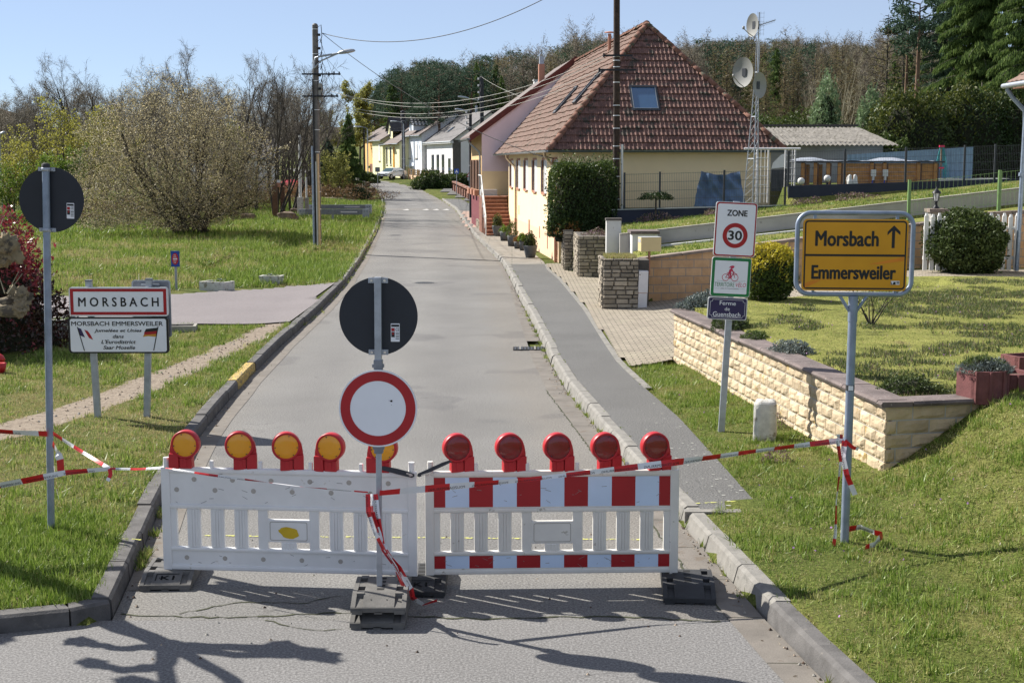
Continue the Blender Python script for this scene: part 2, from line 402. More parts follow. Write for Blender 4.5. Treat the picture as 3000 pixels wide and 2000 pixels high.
M('iron_black', (.02, .021, .025), .5, .3, v=.2)
M('anthracite', (.035, .040, .050), .6, v=.2, s=3)
M('slate_blue', (.030, .036, .058), .85, v=.18, s=1.5, b=.1, bs=30)
M('panel_blue', (.20, .30, .40), .5, .1, v=.12, s=5)
M('tarp_blue', (.075, .135, .235), .6, v=.3, s=3, b=.4, bs=9)
M('tarp_grey', (.30, .33, .38), .5, v=.2, s=3)
M('dish_grey', (.25, .25, .235), .5, v=.06, s=3)
M('pot_grey', (.085, .092, .098), .6, v=.2, s=5)
M('stair_red', (.20, .085, .055), .85, v=.25, s=5, spots=((.33,.2,.15), 6., .6))
M('letterbox', (.66, .53, .28), .5, v=.05, s=3)
M('cabinet_white', (.66, .65, .66), .5, v=.08, s=5, spots=((.35,.28,.25), 9., .69))
M('coping', (.125, .10, .094), .9, v=.3, s=3, b=.5, bs=40, world=True, c2=(.20,.16,.15), spots=((.40,.39,.35), 30., .615))
M('coping_old', (.24, .19, .16), .9, v=.25, s=5, b=.5, bs=40, spots=((.10,.09,.08), 8., .58))
M('maroon_block', (.165, .062, .060), .9, v=.2, s=12, b=.6, bs=70)
M('mortar', (.40, .39, .36), .95, v=.15, s=12, b=.3, bs=80)
M('mortar_dark', (.10, .09, .08), .95, v=.25, s=12, b=.3, bs=80)
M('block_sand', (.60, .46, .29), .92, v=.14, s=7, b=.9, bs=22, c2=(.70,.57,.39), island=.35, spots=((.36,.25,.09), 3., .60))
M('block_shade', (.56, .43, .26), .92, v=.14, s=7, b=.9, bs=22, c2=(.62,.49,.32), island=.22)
M('rubble', (.42, .37, .29), .95, v=.2, s=9, b=.9, bs=26, c2=(.50,.43,.33), island=.55, spots=((.36,.21,.09), 3.3, .64))
M('boulder', (.16, .115, .08), .95, v=.4, s=3, b=1., bs=12, spots=((.30,.19,.10), 2.2, .58))
brickmat('brick_orange', (.60, .37, .20), (.70, .46, .27), (.34, .31, .28), .40, .20, .010, stain=(.55, .44, .34))
brickmat('paver', (.42, .37, .29), (.36, .31, .25), (.13, .12, .09), .22, .13, .012, axis='xy', bump=.4, stain=(.30, .28, .20))
brickmat('brick_red', (.24, .085, .055), (.30, .12, .08), (.35, .30, .26), .24, .08, .010)
brickmat('slab_grey', (.30, .28, .25), (.27, .25, .22), (.09, .09, .07), 2.0, .55, .012, axis='xy', bump=.3)
glassmat('glass_dark', (.02, .03, .045)); glassmat('glass_sky', (.06, .13, .24), .08); glassmat('lamp_glass', (.75, .76, .76), .2)  # skylight glass has the blue of the reflected sky in its base colour
glassmat('car_white', (.66, .68, .70), .25); glassmat('car_glass', (.05, .09, .10), .05); glassmat('car_blue', (.30, .36, .44), .25); glassmat('car_red', (.4, .02, .03), .25)
M('tyre', (.02, .02, .02), .9); M('chrome', (.6, .6, .6), .2, .9)
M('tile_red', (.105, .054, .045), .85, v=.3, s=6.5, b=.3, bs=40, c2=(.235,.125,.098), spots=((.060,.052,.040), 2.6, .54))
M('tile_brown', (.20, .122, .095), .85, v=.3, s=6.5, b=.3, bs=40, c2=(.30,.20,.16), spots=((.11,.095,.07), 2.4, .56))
M('ridge_tile', (.20, .095, .065), .9, v=.3, s=5, b=.4, bs=30, spots=((.09,.09,.06), 4., .54))
M('verge_red', (.12, .032, .026), .8, v=.2)
M('roof_slate', (.115, .112, .115), .8, v=.25, s=2, c2=(.16,.15,.15), b=.4, bs=18)
M('roof_brown', (.15, .12, .11), .8, v=.25, s=2, b=.4, bs=18)
M('roof_dark', (.035, .035, .042), .7, v=.25, s=2, b=.4, bs=18)
M('fibre_cement', (.165, .155, .14), .95, v=.35, s=3, b=.4, bs=30, spots=((.08,.075,.06), 5., .54))
for nm, c in (('wall_white', (.80,.80,.80)), ('wall_blue', (.70,.76,.84)), ('wall_yellow', (.80,.76,.47)), ('wall_orange', (.74,.45,.17)), ('wall_grey', (.4,.4,.42))): M(nm, c, .9, v=.05, s=1)
# lens of a warning lamp: ribbed plastic
for nm, c in (('lens_amber', (.86, .37, .010)), ('lens_red', (.20, .003, .008))):
    m, nt_, p = _new(nm); wv_ = nt_.nodes.new('ShaderNodeTexWave'); wv_.inputs['Scale'].default_value = 55; nt_.links.new(_co(nt_), wv_.inputs['Vector'])
    p.inputs['Base Color'].default_value = (*c, 1); p.inputs['Roughness'].default_value = .22; p.inputs['Coat Weight'].default_value = .5
    nt_.links.new(_bump(nt_, wv_.outputs['Fac'], .5, .004), p.inputs['Normal'])
# ================================================================= ground, roads, kerbs, paths
def dist_poly(x, y, P):
    best = 1e9; tb = 0
    for i, ((ax, ay), (bx, by)) in enumerate(zip(P, P[1:])):
        dx, dy = bx-ax, by-ay; t = max(0, min(1, ((x-ax)*dx+(y-ay)*dy)/(dx*dx+dy*dy)))
        d = math.hypot(x-ax-t*dx, y-ay-t*dy)
        if d < best: best = d; tb = (i+t)/(len(P)-1)
    return best, tb
PATH = [(-10,12.2),(-7.6,15.4),(-6.35,17.5),(-5.9,19.6),(-5.55,21.8),(-5.3,24.5),(-5.1,27),(-5.0,29.9)]
PATH2 = [(-60,96),(-32,84),(-22,77),(-17,74.5)]; PATH3 = [(-40,128),(-20,121),(-14,117),(-12.2,114)]
def dirt(x, y):
    "0 grass .. 1 bare earth"
    if x > -3 or y > 140: return 0.
    d = 0
    if y < 31:
        q, t = dist_poly(x, y, PATH); wd = .50*(1-t)+.14*t+.12*nz(x, y, 1.7); d = 1-ss((q-wd*.7)/.28)
    if y > 60:
        q, t = dist_poly(x, y, PATH2); d = max(d, 1-ss((q-.9)/.6)); q, t = dist_poly(x, y, PATH3); d = max(d, 1-ss((q-.7)/.6))
    return d
def dry(x, y):
    v = .5+.45*nz(x+31, y, .35)+.42*nz(x, y+7, 1.5)+.25*nz(x+3, y, 4.)
    if x < -3:
        if y < 13.2: v -= .45*ss((13.2-y)/1.2)
        elif y < 20: v += .30
        elif y > 60: v -= .12
    else: v += .0
    return v
XS = list(np.arange(-14, -6.5, .25))+list(np.arange(-6.5, 6.51, .125))+list(np.arange(6.75, 14.01, .25)); st = .25; x = 14.
while x < 900: st *= 1.12; x += min(st, 60); XS.append(x); XS.insert(0, -x)
YS = list(np.arange(5, 48.01, .25)); st = .25; x = 48.
while x < 1500: st *= 1.045; x += min(st, 60); YS.append(x)
x = 5.; st = .5
while x > -60: st *= 1.3; x -= st; YS.insert(0, x)
V = []; AT = []; FO = []; MO = []
for yv in YS:
    for xv in XS: V.append((xv, yv, gz(xv, yv))); AT.append(dirt(xv, yv) if abs(xv) < 70 else 0.); MO.append(1. if (xv > 2.9 and ((14.9 < yv < 32.5 and V[-1][2] > .75) or 33.6 < yv < 45.7)) else 0.); FO.append(ss((yv-100)/15)*ss((xv-(1.9-.091*(yv-48))-14)/8) if xv > -60 else ss((yv-130)/30))
nx = len(XS); F = [(j*nx+i, j*nx+i+1, (j+1)*nx+i+1, (j+1)*nx+i) for j in range(len(YS)-1) for i in range(nx-1)]
m, nt_, p = _new('lawn'); co_ = _co(nt_, True)
c_ = _ramp(nt_, _noise(nt_, co_, .55, 6., .65), [(.28, (.052,.078,.018)), (.45, (.098,.122,.034)), (.6, (.155,.155,.058)), (.78, (.22,.18,.095))])
ms_ = nt_.nodes.new('ShaderNodeAttribute'); ms_.attribute_name = 'moss'
c_ = _mix(nt_, ms_.outputs['Fac'], c_, _ramp(nt_, _noise(nt_, co_, 1.6, 6., .7), [(.34, (.09,.095,.034)), (.45, (.22,.225,.075)), (.62, (.29,.28,.105)), (.74, (.22,.17,.10))]))
c_ = _mix(nt_, 1., c_, _ramp(nt_, _noise(nt_, co_, 24., 6., .8), [(.32, (.3,)*3), (.52, (.85,)*3), (.68, (1.,)*3)]), 'MULTIPLY')
c_ = _mix(nt_, 1., c_, _ramp(nt_, _noise(nt_, co_, 48., 8., .85), [(.36, (.22,.22,.18)), (.46, (.8,.85,.6)), (.54, (1.1,1.15,.9)), (.60, (1.5,1.4,1.25)), (.68, (2.1,1.9,1.8))]), 'MULTIPLY')
at_ = nt_.nodes.new('ShaderNodeAttribute'); at_.attribute_name = 'dirt'
mt_ = nt_.nodes.new('ShaderNodeMath'); mt_.operation = 'ADD'; nt_.links.new(at_.outputs['Fac'], mt_.inputs[0])
nb_ = nt_.nodes.new('ShaderNodeMath'); nb_.operation = 'MULTIPLY_ADD'; nb_.inputs[1].default_value = .9; nb_.inputs[2].default_value = -.45
nt_.links.new(_noise(nt_, co_, 5., 5., .7), nb_.inputs[0]); nt_.links.new(nb_.outputs[0], mt_.inputs[1])
k_ = _ramp(nt_, mt_.outputs[0], [(.42, (0,0,0)), (.58, (1,1,1))])
dcol = _ramp(nt_, _noise(nt_, co_, 9., 8., .7), [(.3, (.13,.105,.085)), (.48, (.255,.21,.165)), (.7, (.31,.265,.21))])
c_ = _mix(nt_, k_, c_, dcol); fo_ = nt_.nodes.new('ShaderNodeAttribute'); fo_.attribute_name = 'wood'; c_ = _mix(nt_, fo_.outputs['Fac'], c_, (.050,.038,.024)); nt_.links.new(c_, p.inputs['Base Color']); p.inputs['Roughness'].default_value = 1; p.inputs['Specular IOR Level'].default_value = .1
nt_.links.new(_bump(nt_, _noise(nt_, co_, 22., 5.), .9, .03), p.inputs['Normal'])
me = fastmesh('ground', V, F, ['lawn'], smooth=True)
a_ = me.attributes.new('dirt', 'FLOAT', 'POINT'); a_.data.foreach_set('value', np.array(AT, dtype=np.float32)); a_ = me.attributes.new('wood', 'FLOAT', 'POINT'); a_.data.foreach_set('value', np.array(FO, dtype=np.float32)); a_ = me.attributes.new('moss', 'FLOAT', 'POINT'); a_.data.foreach_set('value', np.array(MO, dtype=np.float32))
o = link_mesh('ground', me); o['kind'] = 'structure'
def struct(o): o['kind'] = 'structure'; return o
def strip(name, fl, fr, ys, dz, mats, nc=2, split=None, zf=None):
    mb = MB()
    for j, (a, b) in enumerate(zip(ys, ys[1:])):
        if split: mb.mat(split((a+b)/2))
        for i in range(nc):
            q = []
            for yv, k in ((a, i), (a, i+1), (b, i+1), (b, i)):
                l, r = fl(yv), fr(yv); xv = l+(r-l)*k/nc; q.append((xv, yv, (zf(xv, yv) if zf else zr(yv))+dz))
            mb.quad(*q)
    return struct(mb.build(name, None, mats))
ysr = list(np.arange(10.45, 60, .5))+list(np.arange(60, 231, 2.))
mb = MB(); mb.quad((-60,-30,0),(3.2+.1,-30,0),(3.2,0,0),(-60,0,0))
for a, b in zip(np.arange(0, 10.45, .475), np.arange(.475, 10.5, .475)): mb.quad((-60,a,0),(Rg(a),a,0),(Rg(b),b,0),(-60,b,0))
mb.m = [1]*len(mb.m)
for a, b in zip(ysr, ysr[1:]):
    for k in range(4):
        q = []
        for yv, kk in ((a,k),(a,k+1),(b,k+1),(b,k)):
            l, r = Lx(yv), Rg(yv); q.append((l+(r-l)*kk/4, yv, zr(yv)))
        mb.quad(*q)
o = struct(mb.build('road', None, ['road_asphalt', 'junction_asphalt'])); a_ = o.data.attributes.new('lat', 'FLOAT', 'POINT'); a_.data.foreach_set('value', np.array([(v[0]-Lx(v[1]))/(Rg(v[1])-Lx(v[1])) if v[1] > 10 else .5 for v in mb.v], dtype=np.float32))
strip('gutter', lambda y: Lx(y)+.01, lambda y: Lx(y)+.27+.02*nz(0, y, .5), list(np.arange(11.2, 90, .5)), .005, ['gutter_slab'], 1)
def gut(mb, y0, y1):
    pass
# right gutter channel of concrete slabs with dark joints, and the sloping kerb stones behind it
mb = MB(); y = 5.5
while y < 120:
    L = 1.0 if y < 45 else 2.0; a, b = y+.012, y+L
    if not 26.0 < y < 26.8:
        mb.mat(0); mb.add([(Rg(a)-.01,a,.006+zr(a)),(Rk(a),a,-.004+zr(a)+.008),(Rk(b),b,-.004+zr(b)+.008),(Rg(b)-.01,b,.006+zr(b))], [(0,1,2,3)])
    mb.mat(1); mb.quad((Rg(b)-.01,b,.003+zr(b)),(Rk(b),b,.003+zr(b)),(Rk(b+.012),b+.012,.003+zr(b)),(Rg(b+.012)-.01,b+.012,.003+zr(b)))
    y += L
struct(mb.build('gutter', None, ['gutter_slab', 'joint']))
def kerbs(name, ex, side, y0, y1, w, h, slope, mats, sel=None, step=1.0):
    mb = MB(); y = y0; rng = random.Random(3)
    while y < y1:
        L = step if y < 60 else step*3
        a, b = y+.008, y+L-.008; j = rng.uniform(-.012, .012); jz = rng.uniform(-.008, .008)
        mb.mat(sel(y) if sel else 0); vs = []
        for yv in (a, b):
            x0 = ex(yv)+j; z0 = zr(yv); s = side
            vs += [(x0, yv, z0-.1), (x0+s*slope*.8, yv, z0+h-.025+jz), (x0+s*(slope+.02), yv, z0+h+jz), (x0+s*(w), yv, z0+h+jz), (x0+s*w, yv, z0-.1)]
        f = [(i, i+1, 6+i, 5+i) for i in range(4)]+[(4,3,2,1,0),(5,6,7,8,9)]
        if side > 0: f = [t[::-1] for t in f]
        mb.add(vs, f); y += L
    return struct(mb.build(name, None, mats))
kerbs('kerb', Lx, -1, 10.55, 135, .17, .15, .02, ['kerb_dark', 'yellow_paint', 'kerb_light'], lambda y: 1 if 21.5 < y < 22.6 else (2 if y > 41 else 0))
kerbs('kerb', Rk, 1, 5.5, 120, .2, .14, .07, ['kerb_light', 'kerb_dark'], lambda y: 1 if y < 9.9 else 0)
# kerb of the corner, along the cross road
mb = MB(); pts = [(-3.1,10.50),(-3.36,10.30),(-3.9,10.11),(-4.9,9.75),(-5.9,9.4),(-6.9,9.05),(-7.9,8.7),(-8.9,8.35)]
for (ax, ay), (bx, by) in zip(pts, pts[1:]):
    d = Vector((bx-ax, by-ay, 0)).normalized(); n = Vector((d.y, -d.x, 0)); n = n if n.y > 0 else -n
    A = Vector((ax, ay, 0))+d*.01; B = Vector((bx, by, 0))-d*.01; vs = []
    for q in (A, B): vs += [q+Vector((0,0,-.1)), q+n*.015+Vector((0,0,.115)), q+n*.04+Vector((0,0,.135)), q+n*.17+Vector((0,0,.135)), q+n*.17+Vector((0,0,-.1))]
    mb.add(vs, [(5+i, 6+i, i+1, i) for i in range(4)]+[(0,1,2,3,4),(9,8,7,6,5)])
struct(mb.build('kerb', None, ['kerb_dark']))
# pavement, its edging and the paved drive
yp = list(np.arange(13.4, 47.1, .4)); strip('pavement', lambda y: Rk(y)+.19, Ex, yp, .134, ['pave_asphalt'], 3)
strip('pavement', lambda y: Rk(y)+.19, Ex, list(np.arange(47, 76, .5)), .134, ['slab_grey'], 3)
strip('pavement', lambda y: Rk(y)+.19, lambda y: Rk(y)+1.6, list(np.arange(76, 121, 1.5)), .134, ['pave_asphalt'], 2)
mb = MB(); y = 20.8
while y < 46: a, b = y, y+.985; mb.add([(Ex(a)-.01,a,.15),(Ex(a)+.09,a,.15),(Ex(b)+.09,b,.15),(Ex(b)-.01,b,.15),(Ex(a)-.01,a,.02),(Ex(b)-.01,b,.02)], [(0,1,2,3),(4,0,3,5)]); y += 1
mb.box(2.0, 13.26, .03, 2.45, 13.38, .145); mb.box(1.68, 13.28, .03, 1.99, 13.39, .143)
struct(mb.build('edging', None, ['kerb_light']))
def inpoly(x, y, P):
    c = False; j = len(P)-1
    for i in range(len(P)):
        if (P[i][1] > y) != (P[j][1] > y) and x < (P[j][0]-P[i][0])*(y-P[i][1])/(P[j][1]-P[i][1])+P[i][0]: c = not c
        j = i
    return c
def sheet(name, P, step, zf, mat):
    xs = [p[0] for p in P]; ys = [p[1] for p in P]; mb = MB(); idx = {}
    def vid(i, j):
        if (i, j) not in idx:
            x = min(xs)+i*step; y = min(ys)+j*step; idx[i, j] = len(mb.v); mb.v.append((x, y, zf(x, y)))
        return idx[i, j]
    for i in range(int((max(xs)-min(xs))/step)+1):
        for j in range(int((max(ys)-min(ys))/step)+1):
            if inpoly(min(xs)+(i+.5)*step, min(ys)+(j+.5)*step, P):
                mb.f.append([vid(i,j), vid(i+1,j), vid(i+1,j+1), vid(i,j+1)]); mb.m.append(0); mb.sm.append(True)
    return struct(mb.build(name, None, [mat]))
DRIVE = [(Ex(23)+.1,23.0),(2.78,23.8),(2.86,24.3),(3.6,25.2),(8.5,29.3),(8.6,31.0),(16,31.2),(16,34.6),(10.2,34.5),(3.2,33.45),(3.15,32.6),(2.1,32.6),(2.1,33.5),(3.3,33.6),(3.3,38.4),(2.9,38.4),(2.75,41.5),(1.7,44),(1.6,47.2),(Ex(47)+.05,47),(Ex(44)+.09,44),(Ex(41)+.09,41),(Ex(32)+.09,32.4),(Ex(27)+.09,27)]
sheet('driveway', DRIVE, .1, lambda x, y: (drivez(x) if y < 34 else .15)+.004, 'paver')
sheet('side_road', [(-4.72,29.8),(-8.3,29.7),(-16,30.2),(-40,32),(-40,36),(-16,34.4),(-8.7,36.0),(-6.2,38.5),(-5.0,40.0)], .25, lambda x, y: gz(x, y)+.03, 'side_asphalt')
sheet('gravel', [(-13.5,83.5),(-8.9,83),(-8.0,86),(-8.2,90),(-12,92)], .4, lambda x, y: gz(x, y)+.04, 'gravel_pink')
sheet('gravel', [(-2.5,74),(-1.2,74),(-1.6,84),(-2.3,96),(-3.6,96)], .3, lambda x, y: gz(x, y)+.04, 'gravel_pink')
sheet('forecourt', [(-7.0,140),(-3.0,112),(3,114),(4,150),(-8,168)], 1., lambda x, y: zr(y)+.16, 'pave_asphalt')
# white triangles of the speed hump
mb = MB()
def hump(y0):
    l, r = Lx(y0), Rg(y0)
    for k in (0.32, .60, .745, .89):
        x0 = l+(r-l)*k; q = .012 if k < .5 else .02
        mb.add([(x0-.26,y0,zr(y0)+q),(x0+.26,y0,zr(y0)+q),(x0,y0+1.9,zr(y0+1.9)+q)], [(0,1,2)])
hump(100.5)
struct(mb.build('road_marking', None, ['white_mark']))
strip('speed_hump', lambda y: Lx(y)+.35, lambda y: Rg(y)-.05, [100, 100.6, 103.2, 103.8], .006, ['road_asphalt'], 2)
# road drain, covers, chalk lines
def drain():
    t = thing('drain_grate', 'dark iron drain grate with two light bars in the right gutter', 'drain', (0,26.35,0))
    mb = MB(); mb.box(.02,-.22,.0,.62,.22,.014); 
    for i in range(9): mb.mat(1); mb.box(.05+i*.062,-.2,.014,.08+i*.062,.2,.022)
    mb.build('grate', t, ['rubber_hole', 'anthracite']); [MB().box(x,-.24,.022,x+.03,.24,.03).build('bar', t, ['kerb_light']) for x in (.14, .42)]
drain()
def cover(x, y, label):
    t = thing('manhole_cover', label, 'manhole cover', (x, y, 0)); mb = MB()
    mb.lathe([(0,.006),(.29,.006),(.30,.009),(.36,.008),(.385,.0)], n=40); mb.build('frame', t, ['pave_asphalt'])
    mb = MB()
    for k in range(-4, 5):
        for q in range(-4, 5):
            if math.hypot(k, q) < 4.3: mb.box(k*.062-.022, q*.062-.022, .007, k*.062+.022, q*.062+.022, .013)
    mb.build('lid', t, ['anthracite'])
cover(-2.57, 41.1, 'round iron manhole cover in the grey road ahead of the signs')
cover(-5.7, 68.4, 'small dark manhole cover farther up the road by the left kerb')
mb = MB()
m, nt_, p = _new('chalk'); p.inputs['Base Color'].default_value = (.62,.62,.16,1); p.inputs['Roughness'].default_value = 1
al_ = _ramp(nt_, _noise(nt_, _co(nt_, True), 30., 3.), [(.47, (0,0,0)), (.55, (.8,)*3)]); nt_.links.new(al_, p.inputs['Alpha'])
mb.quad((-3.0,12.9,.006),(1.3,12.75,.006),(1.3,12.79,.006),(-3.0,12.94,.006)); mb.quad((1.75,13.6,.142),(2.5,13.75,.142),(2.5,13.78,.142),(1.75,13.63,.142))
mb.quad((-3.5,12.25,.156),(-3.32,12.2,.156),(-3.32,12.23,.156),(-3.5,12.28,.156))
struct(mb.build('chalk_line', None, ['chalk']))
# tar seam and cracks where the street meets the cross road
mb = MB(); rq = random.Random(8)
def crack(pts, w0, w1, z=.0045):
    P = []
    for (ax, ay), (bx, by) in zip(pts, pts[1:]):
        n = max(2, int(math.hypot(bx-ax, by-ay)/.07))
        for i in range(n): P.append((ax+(bx-ax)*i/n+rq.uniform(-.018,.018), ay+(by-ay)*i/n+rq.uniform(-.022,.022)))
    for a, b in zip(P, P[1:]):
        d = Vector((b[0]-a[0], b[1]-a[1])); d.normalize(); n = Vector((-d.y, d.x))*rq.uniform(w0, w1); mb.add([(a[0]-n.x,a[1]-n.y,z),(b[0]-n.x,b[1]-n.y,z),(b[0]+n.x,b[1]+n.y,z),(a[0]+n.x,a[1]+n.y,z)], [(0,1,2,3)])
crack([(-3.05,10.58),(-2.2,10.5),(-1.4,10.62),(-.3,10.48),(.8,10.55),(1.68,10.4)], .004, .016); crack([(-2.6,10.6),(-2.2,10.9),(-1.7,10.85),(-1.35,11.1)], .003, .010); crack([(-1.9,10.45),(-1.5,10.2),(-1.2,10.25)], .002, .008)
crack([(1.68,10.4),(1.5,11.8),(1.34,13.6),(1.0,16.6),(.52,21.6)], .003, .012)
struct(mb.build('road_crack', None, ['joint']))
# pale lichen spots on the dark pavement, stones and crumbs in the gutters
rng = np.random.default_rng(5); mb = MB()
for i in range(75):
    y = 13.5+abs(rng.normal(0, 2.4)); 
    if y > 23: continue
    x = Ex(y)-.03-abs(rng.normal(0, .27)); 
    if x < Rk(y)+.3: continue
    r = rng.uniform(.005, .024); P = []
    for k in range(9): t = k*2*math.pi/9; q = r*rng.uniform(.55, 1.2); P.append((x+q*math.cos(t)*1.2, y+q*math.sin(t), .1385))
    mb.add(P, [list(range(9))])
M('lichen', (.36,.36,.33), 1.); struct(mb.build('lichen', None, ['lichen']))
mb = MB()
for i in range(900):
    k = rng.random()
    if k < .35: y = rng.uniform(7, 40); x = Rk(y)-abs(rng.normal(0, .05))-.005; z = .012
    elif k < .55: y = rng.uniform(10.7, 30); x = Lx(y)+abs(rng.normal(0, .07))+.01; z = .01
    elif k < .85:
        q = rng.integers(0, len(PATH)-1); t = rng.random(); (ax,ay),(bx,by) = PATH[q], PATH[q+1]; x = ax+(bx-ax)*t+rng.normal(0,.25); y = ay+(by-ay)*t+rng.normal(0,.1); z = gz(x, y)+.008
    else: y = rng.uniform(6.5, 13); x = rng.uniform(-3, 1.6); z = .004
    if x < Lx(y) and k >= .35 and k < .55: continue
    r = rng.uniform(.006, .017)*(1.5 if .55 < k < .85 else 1); a = rng.uniform(0, 6.3); vs = []
    for q in range(5): t = a+q*1.2566; vs.append((x+r*math.cos(t)*rng.uniform(.7,1.2), y+r*math.sin(t)*rng.uniform(.7,1.2), z-.004))
    vs.append((x, y, z+r*.7)); mb.mat(int(rng.integers(0, 3))); mb.add(vs, [(q, (q+1) % 5, 5) for q in range(5)])
o = mb.build('gravel', None, ['concrete', 'soil', 'dirt']); o['kind'] = 'stuff'
# ================================================================= signs, barriers, lamps, tape
def stroke(mb, pts, wd, y):
    for (ax, az), (bx, bz) in zip(pts, pts[1:]):
        d = Vector((bx-ax, bz-az)); d.normalize(); n = Vector((-d.y, d.x))*wd/2; e = d*wd*.25
        mb.face([(ax-n.x-e.x, az-n.y-e.y), (bx-n.x+e.x, bz-n.y+e.y), (bx+n.x+e.x, bz+n.y+e.y), (ax+n.x-e.x, az+n.y-e.y)], y)
class Px:
    "turns pixel places on a zoomed view of a sign into metres on its panel"
    def __init__(s, cx, cz, k): s.cx, s.cz, s.k = cx, cz, k
    def __call__(s, x, z): return ((x-s.cx)*s.k, (s.cz-z)*s.k)
    def box(s, x0, z0, x1, z1): a = s(x0, z1); b = s(x1, z0); return a+b
def txt(mb, P, t, x0, z0, x1, z1, y, bold=.0, shear=0.):
    a = P.box(x0, z0, x1, z1); letters(mb, t, a[0], a[1], a[2], a[3], y, bold, shear)
def sticker(t, x, z, y, name='sticker'):
    mb = MB(); mb.face(rrect(x-.034, z-.07, x+.034, z+.07, .003, 2), y)
    mb.mat(1); mb.face([(x-.03,z+.045),(x+.03,z+.045),(x+.03,z+.062),(x-.03,z+.062)], y-.0015); mb.face([(x-.03,z-.035),(x-.004,z-.035),(x-.004,z+.005),(x-.03,z+.005)], y-.0015)
    mb.mat(2); mb.face([(x-.026,z-.001),(x-.017,z-.022),(x-.008,z-.001)], y-.003); mb.face([(x-.03,z+.01),(x-.004,z+.01),(x-.004,z+.035),(x-.03,z+.035)], y-.0015)
    mb.mat(1); letters(mb, 'CE', x+.003, z+.012, x+.03, z+.036, y-.0015, .01); letters(mb, '2020', x+.003, z-.012, x+.03, z+.0, y-.0015, .02)
    for k in range(3): mb.face([(x+.003,z-.025-k*.013),(x+.03,z-.025-k*.013),(x+.03,z-.02-k*.013),(x+.003,z-.02-k*.013)], y-.0015)
    mb.build(name, t, ['sign_white', 'sign_black', 'sign_red'])
def leaning(base, top):
    d = top-base; return math.atan2(d.x, d.z)
# ---- no-entry sign on its stack of foot plates
b_ = on(1112, 1714, .232); tp = at(1107, 812, b_.y)
t = thing('traffic_sign', 'round no-entry sign with red ring and a second dark disc above it on one post', 'road sign', b_)
t.rotation_euler = (0, leaning(b_, tp), 0); h = tp.z-b_.z
zc = at(1110, 1195, b_.y-.03).z-b_.z; zc2 = at(1110, 926, b_.y+.03).z-b_.z
mb = MB(); mb.box(-.021,-.021,-.2,.021,.021,zc+.37,.004); mb.box(-.0265,-.0265,zc2-.36,.0265,.0265,h,.004)
mb.build('post', t, ['galv'])
mb = MB(); mb.prism(circ(0, zc, .300), -.046, -.040); mb.mat(1); mb.face(circ(0, zc, .2985), -.0475)
mb.mat(2); mb.ringface(0, zc, .213, .287, -.0495)
mb.mat(3); mb.face([(.09,zc+.062),(.108,zc+.068),(.112,zc+.055),(.1,zc+.05)], -.0505); mb.face([(.082,zc+.063),(.086,zc+.066),(.087,zc+.06)], -.0505); mb.face([(.1,zc+.03),(.105,zc+.033),(.104,zc+.027)], -.0505)
mb.build('sign_disc', t, ['sign_edge', 'sign_white', 'sign_red', 'sign_black'])
mb = MB(); mb.prism(circ(0, zc2, .300), .030, .036); mb.build('back_disc', t, ['sign_back'])
for zz in (zc2+.275, zc2-.275):
    mb = MB(); mb.box(-.075,.012,zz-.02,.075,.03,zz+.02); mb.mat(1); mb.rod((-.05,.013,zz),(-.05,.0,zz),.011,n=6); mb.rod((.05,.013,zz),(.05,.0,zz),.011,n=6); mb.build('bracket', t, ['galv', 'chrome'])
for zz in (zc+.325, zc-.31):
    mb = MB(); mb.box(-.034,-.036,zz-.045,.034,.034,zz+.045,.006); mb.box(-.045,-.03,zz-.012,.045,.01,zz+.012); mb.build('clamp', t, ['galv_dark'])
sticker(t, .128, zc2-.125, .028)
# ---- left pole with the back of a round sign
b_ = on(150, 1552); tp = at(134, 484, b_.y)
t = thing('traffic_sign', 'tall grey pole with a dark round sign back in the grass at left', 'road sign', b_); t.rotation_euler = (0, leaning(b_, tp), 0); h = tp.z-b_.z
mb = MB(); mb.rod((0,0,-.3),(0,0,h),.033,n=20); mb.build('post', t, ['steel_blue'])
mb = MB(); mb.lathe([(.037,-.035),(.037,.01),(.02,.02),(0,.022)], (0,0,h)); mb.build('cap', t, ['rubber_black'])
zc = at(147, 585, b_.y).z-b_.z; sx = at(147, 585, b_.y).x-(b_.x+(tp.x-b_.x)*zc/h)
mb = MB(); mb.prism(circ(sx, zc, .293), .038, .044); mb.build('back_disc', t, ['sign_back'])
for zz in (zc+.272, zc-.272):
    mb = MB(); mb.lathe([(.0345,-.017),(.039,-.015),(.039,.015),(.0345,.017)], (0,0,zz), 20); mb.box(-.075,.018,zz-.017,.075,.0375,zz+.017); mb.rod((-.055,.02,zz),(-.055,.005,zz),.009,n=6); mb.rod((.055,.02,zz),(.055,.005,zz),.009,n=6); mb.build('bracket', t, ['galv'])
sticker(t, sx+.17, zc-.095, .0365)
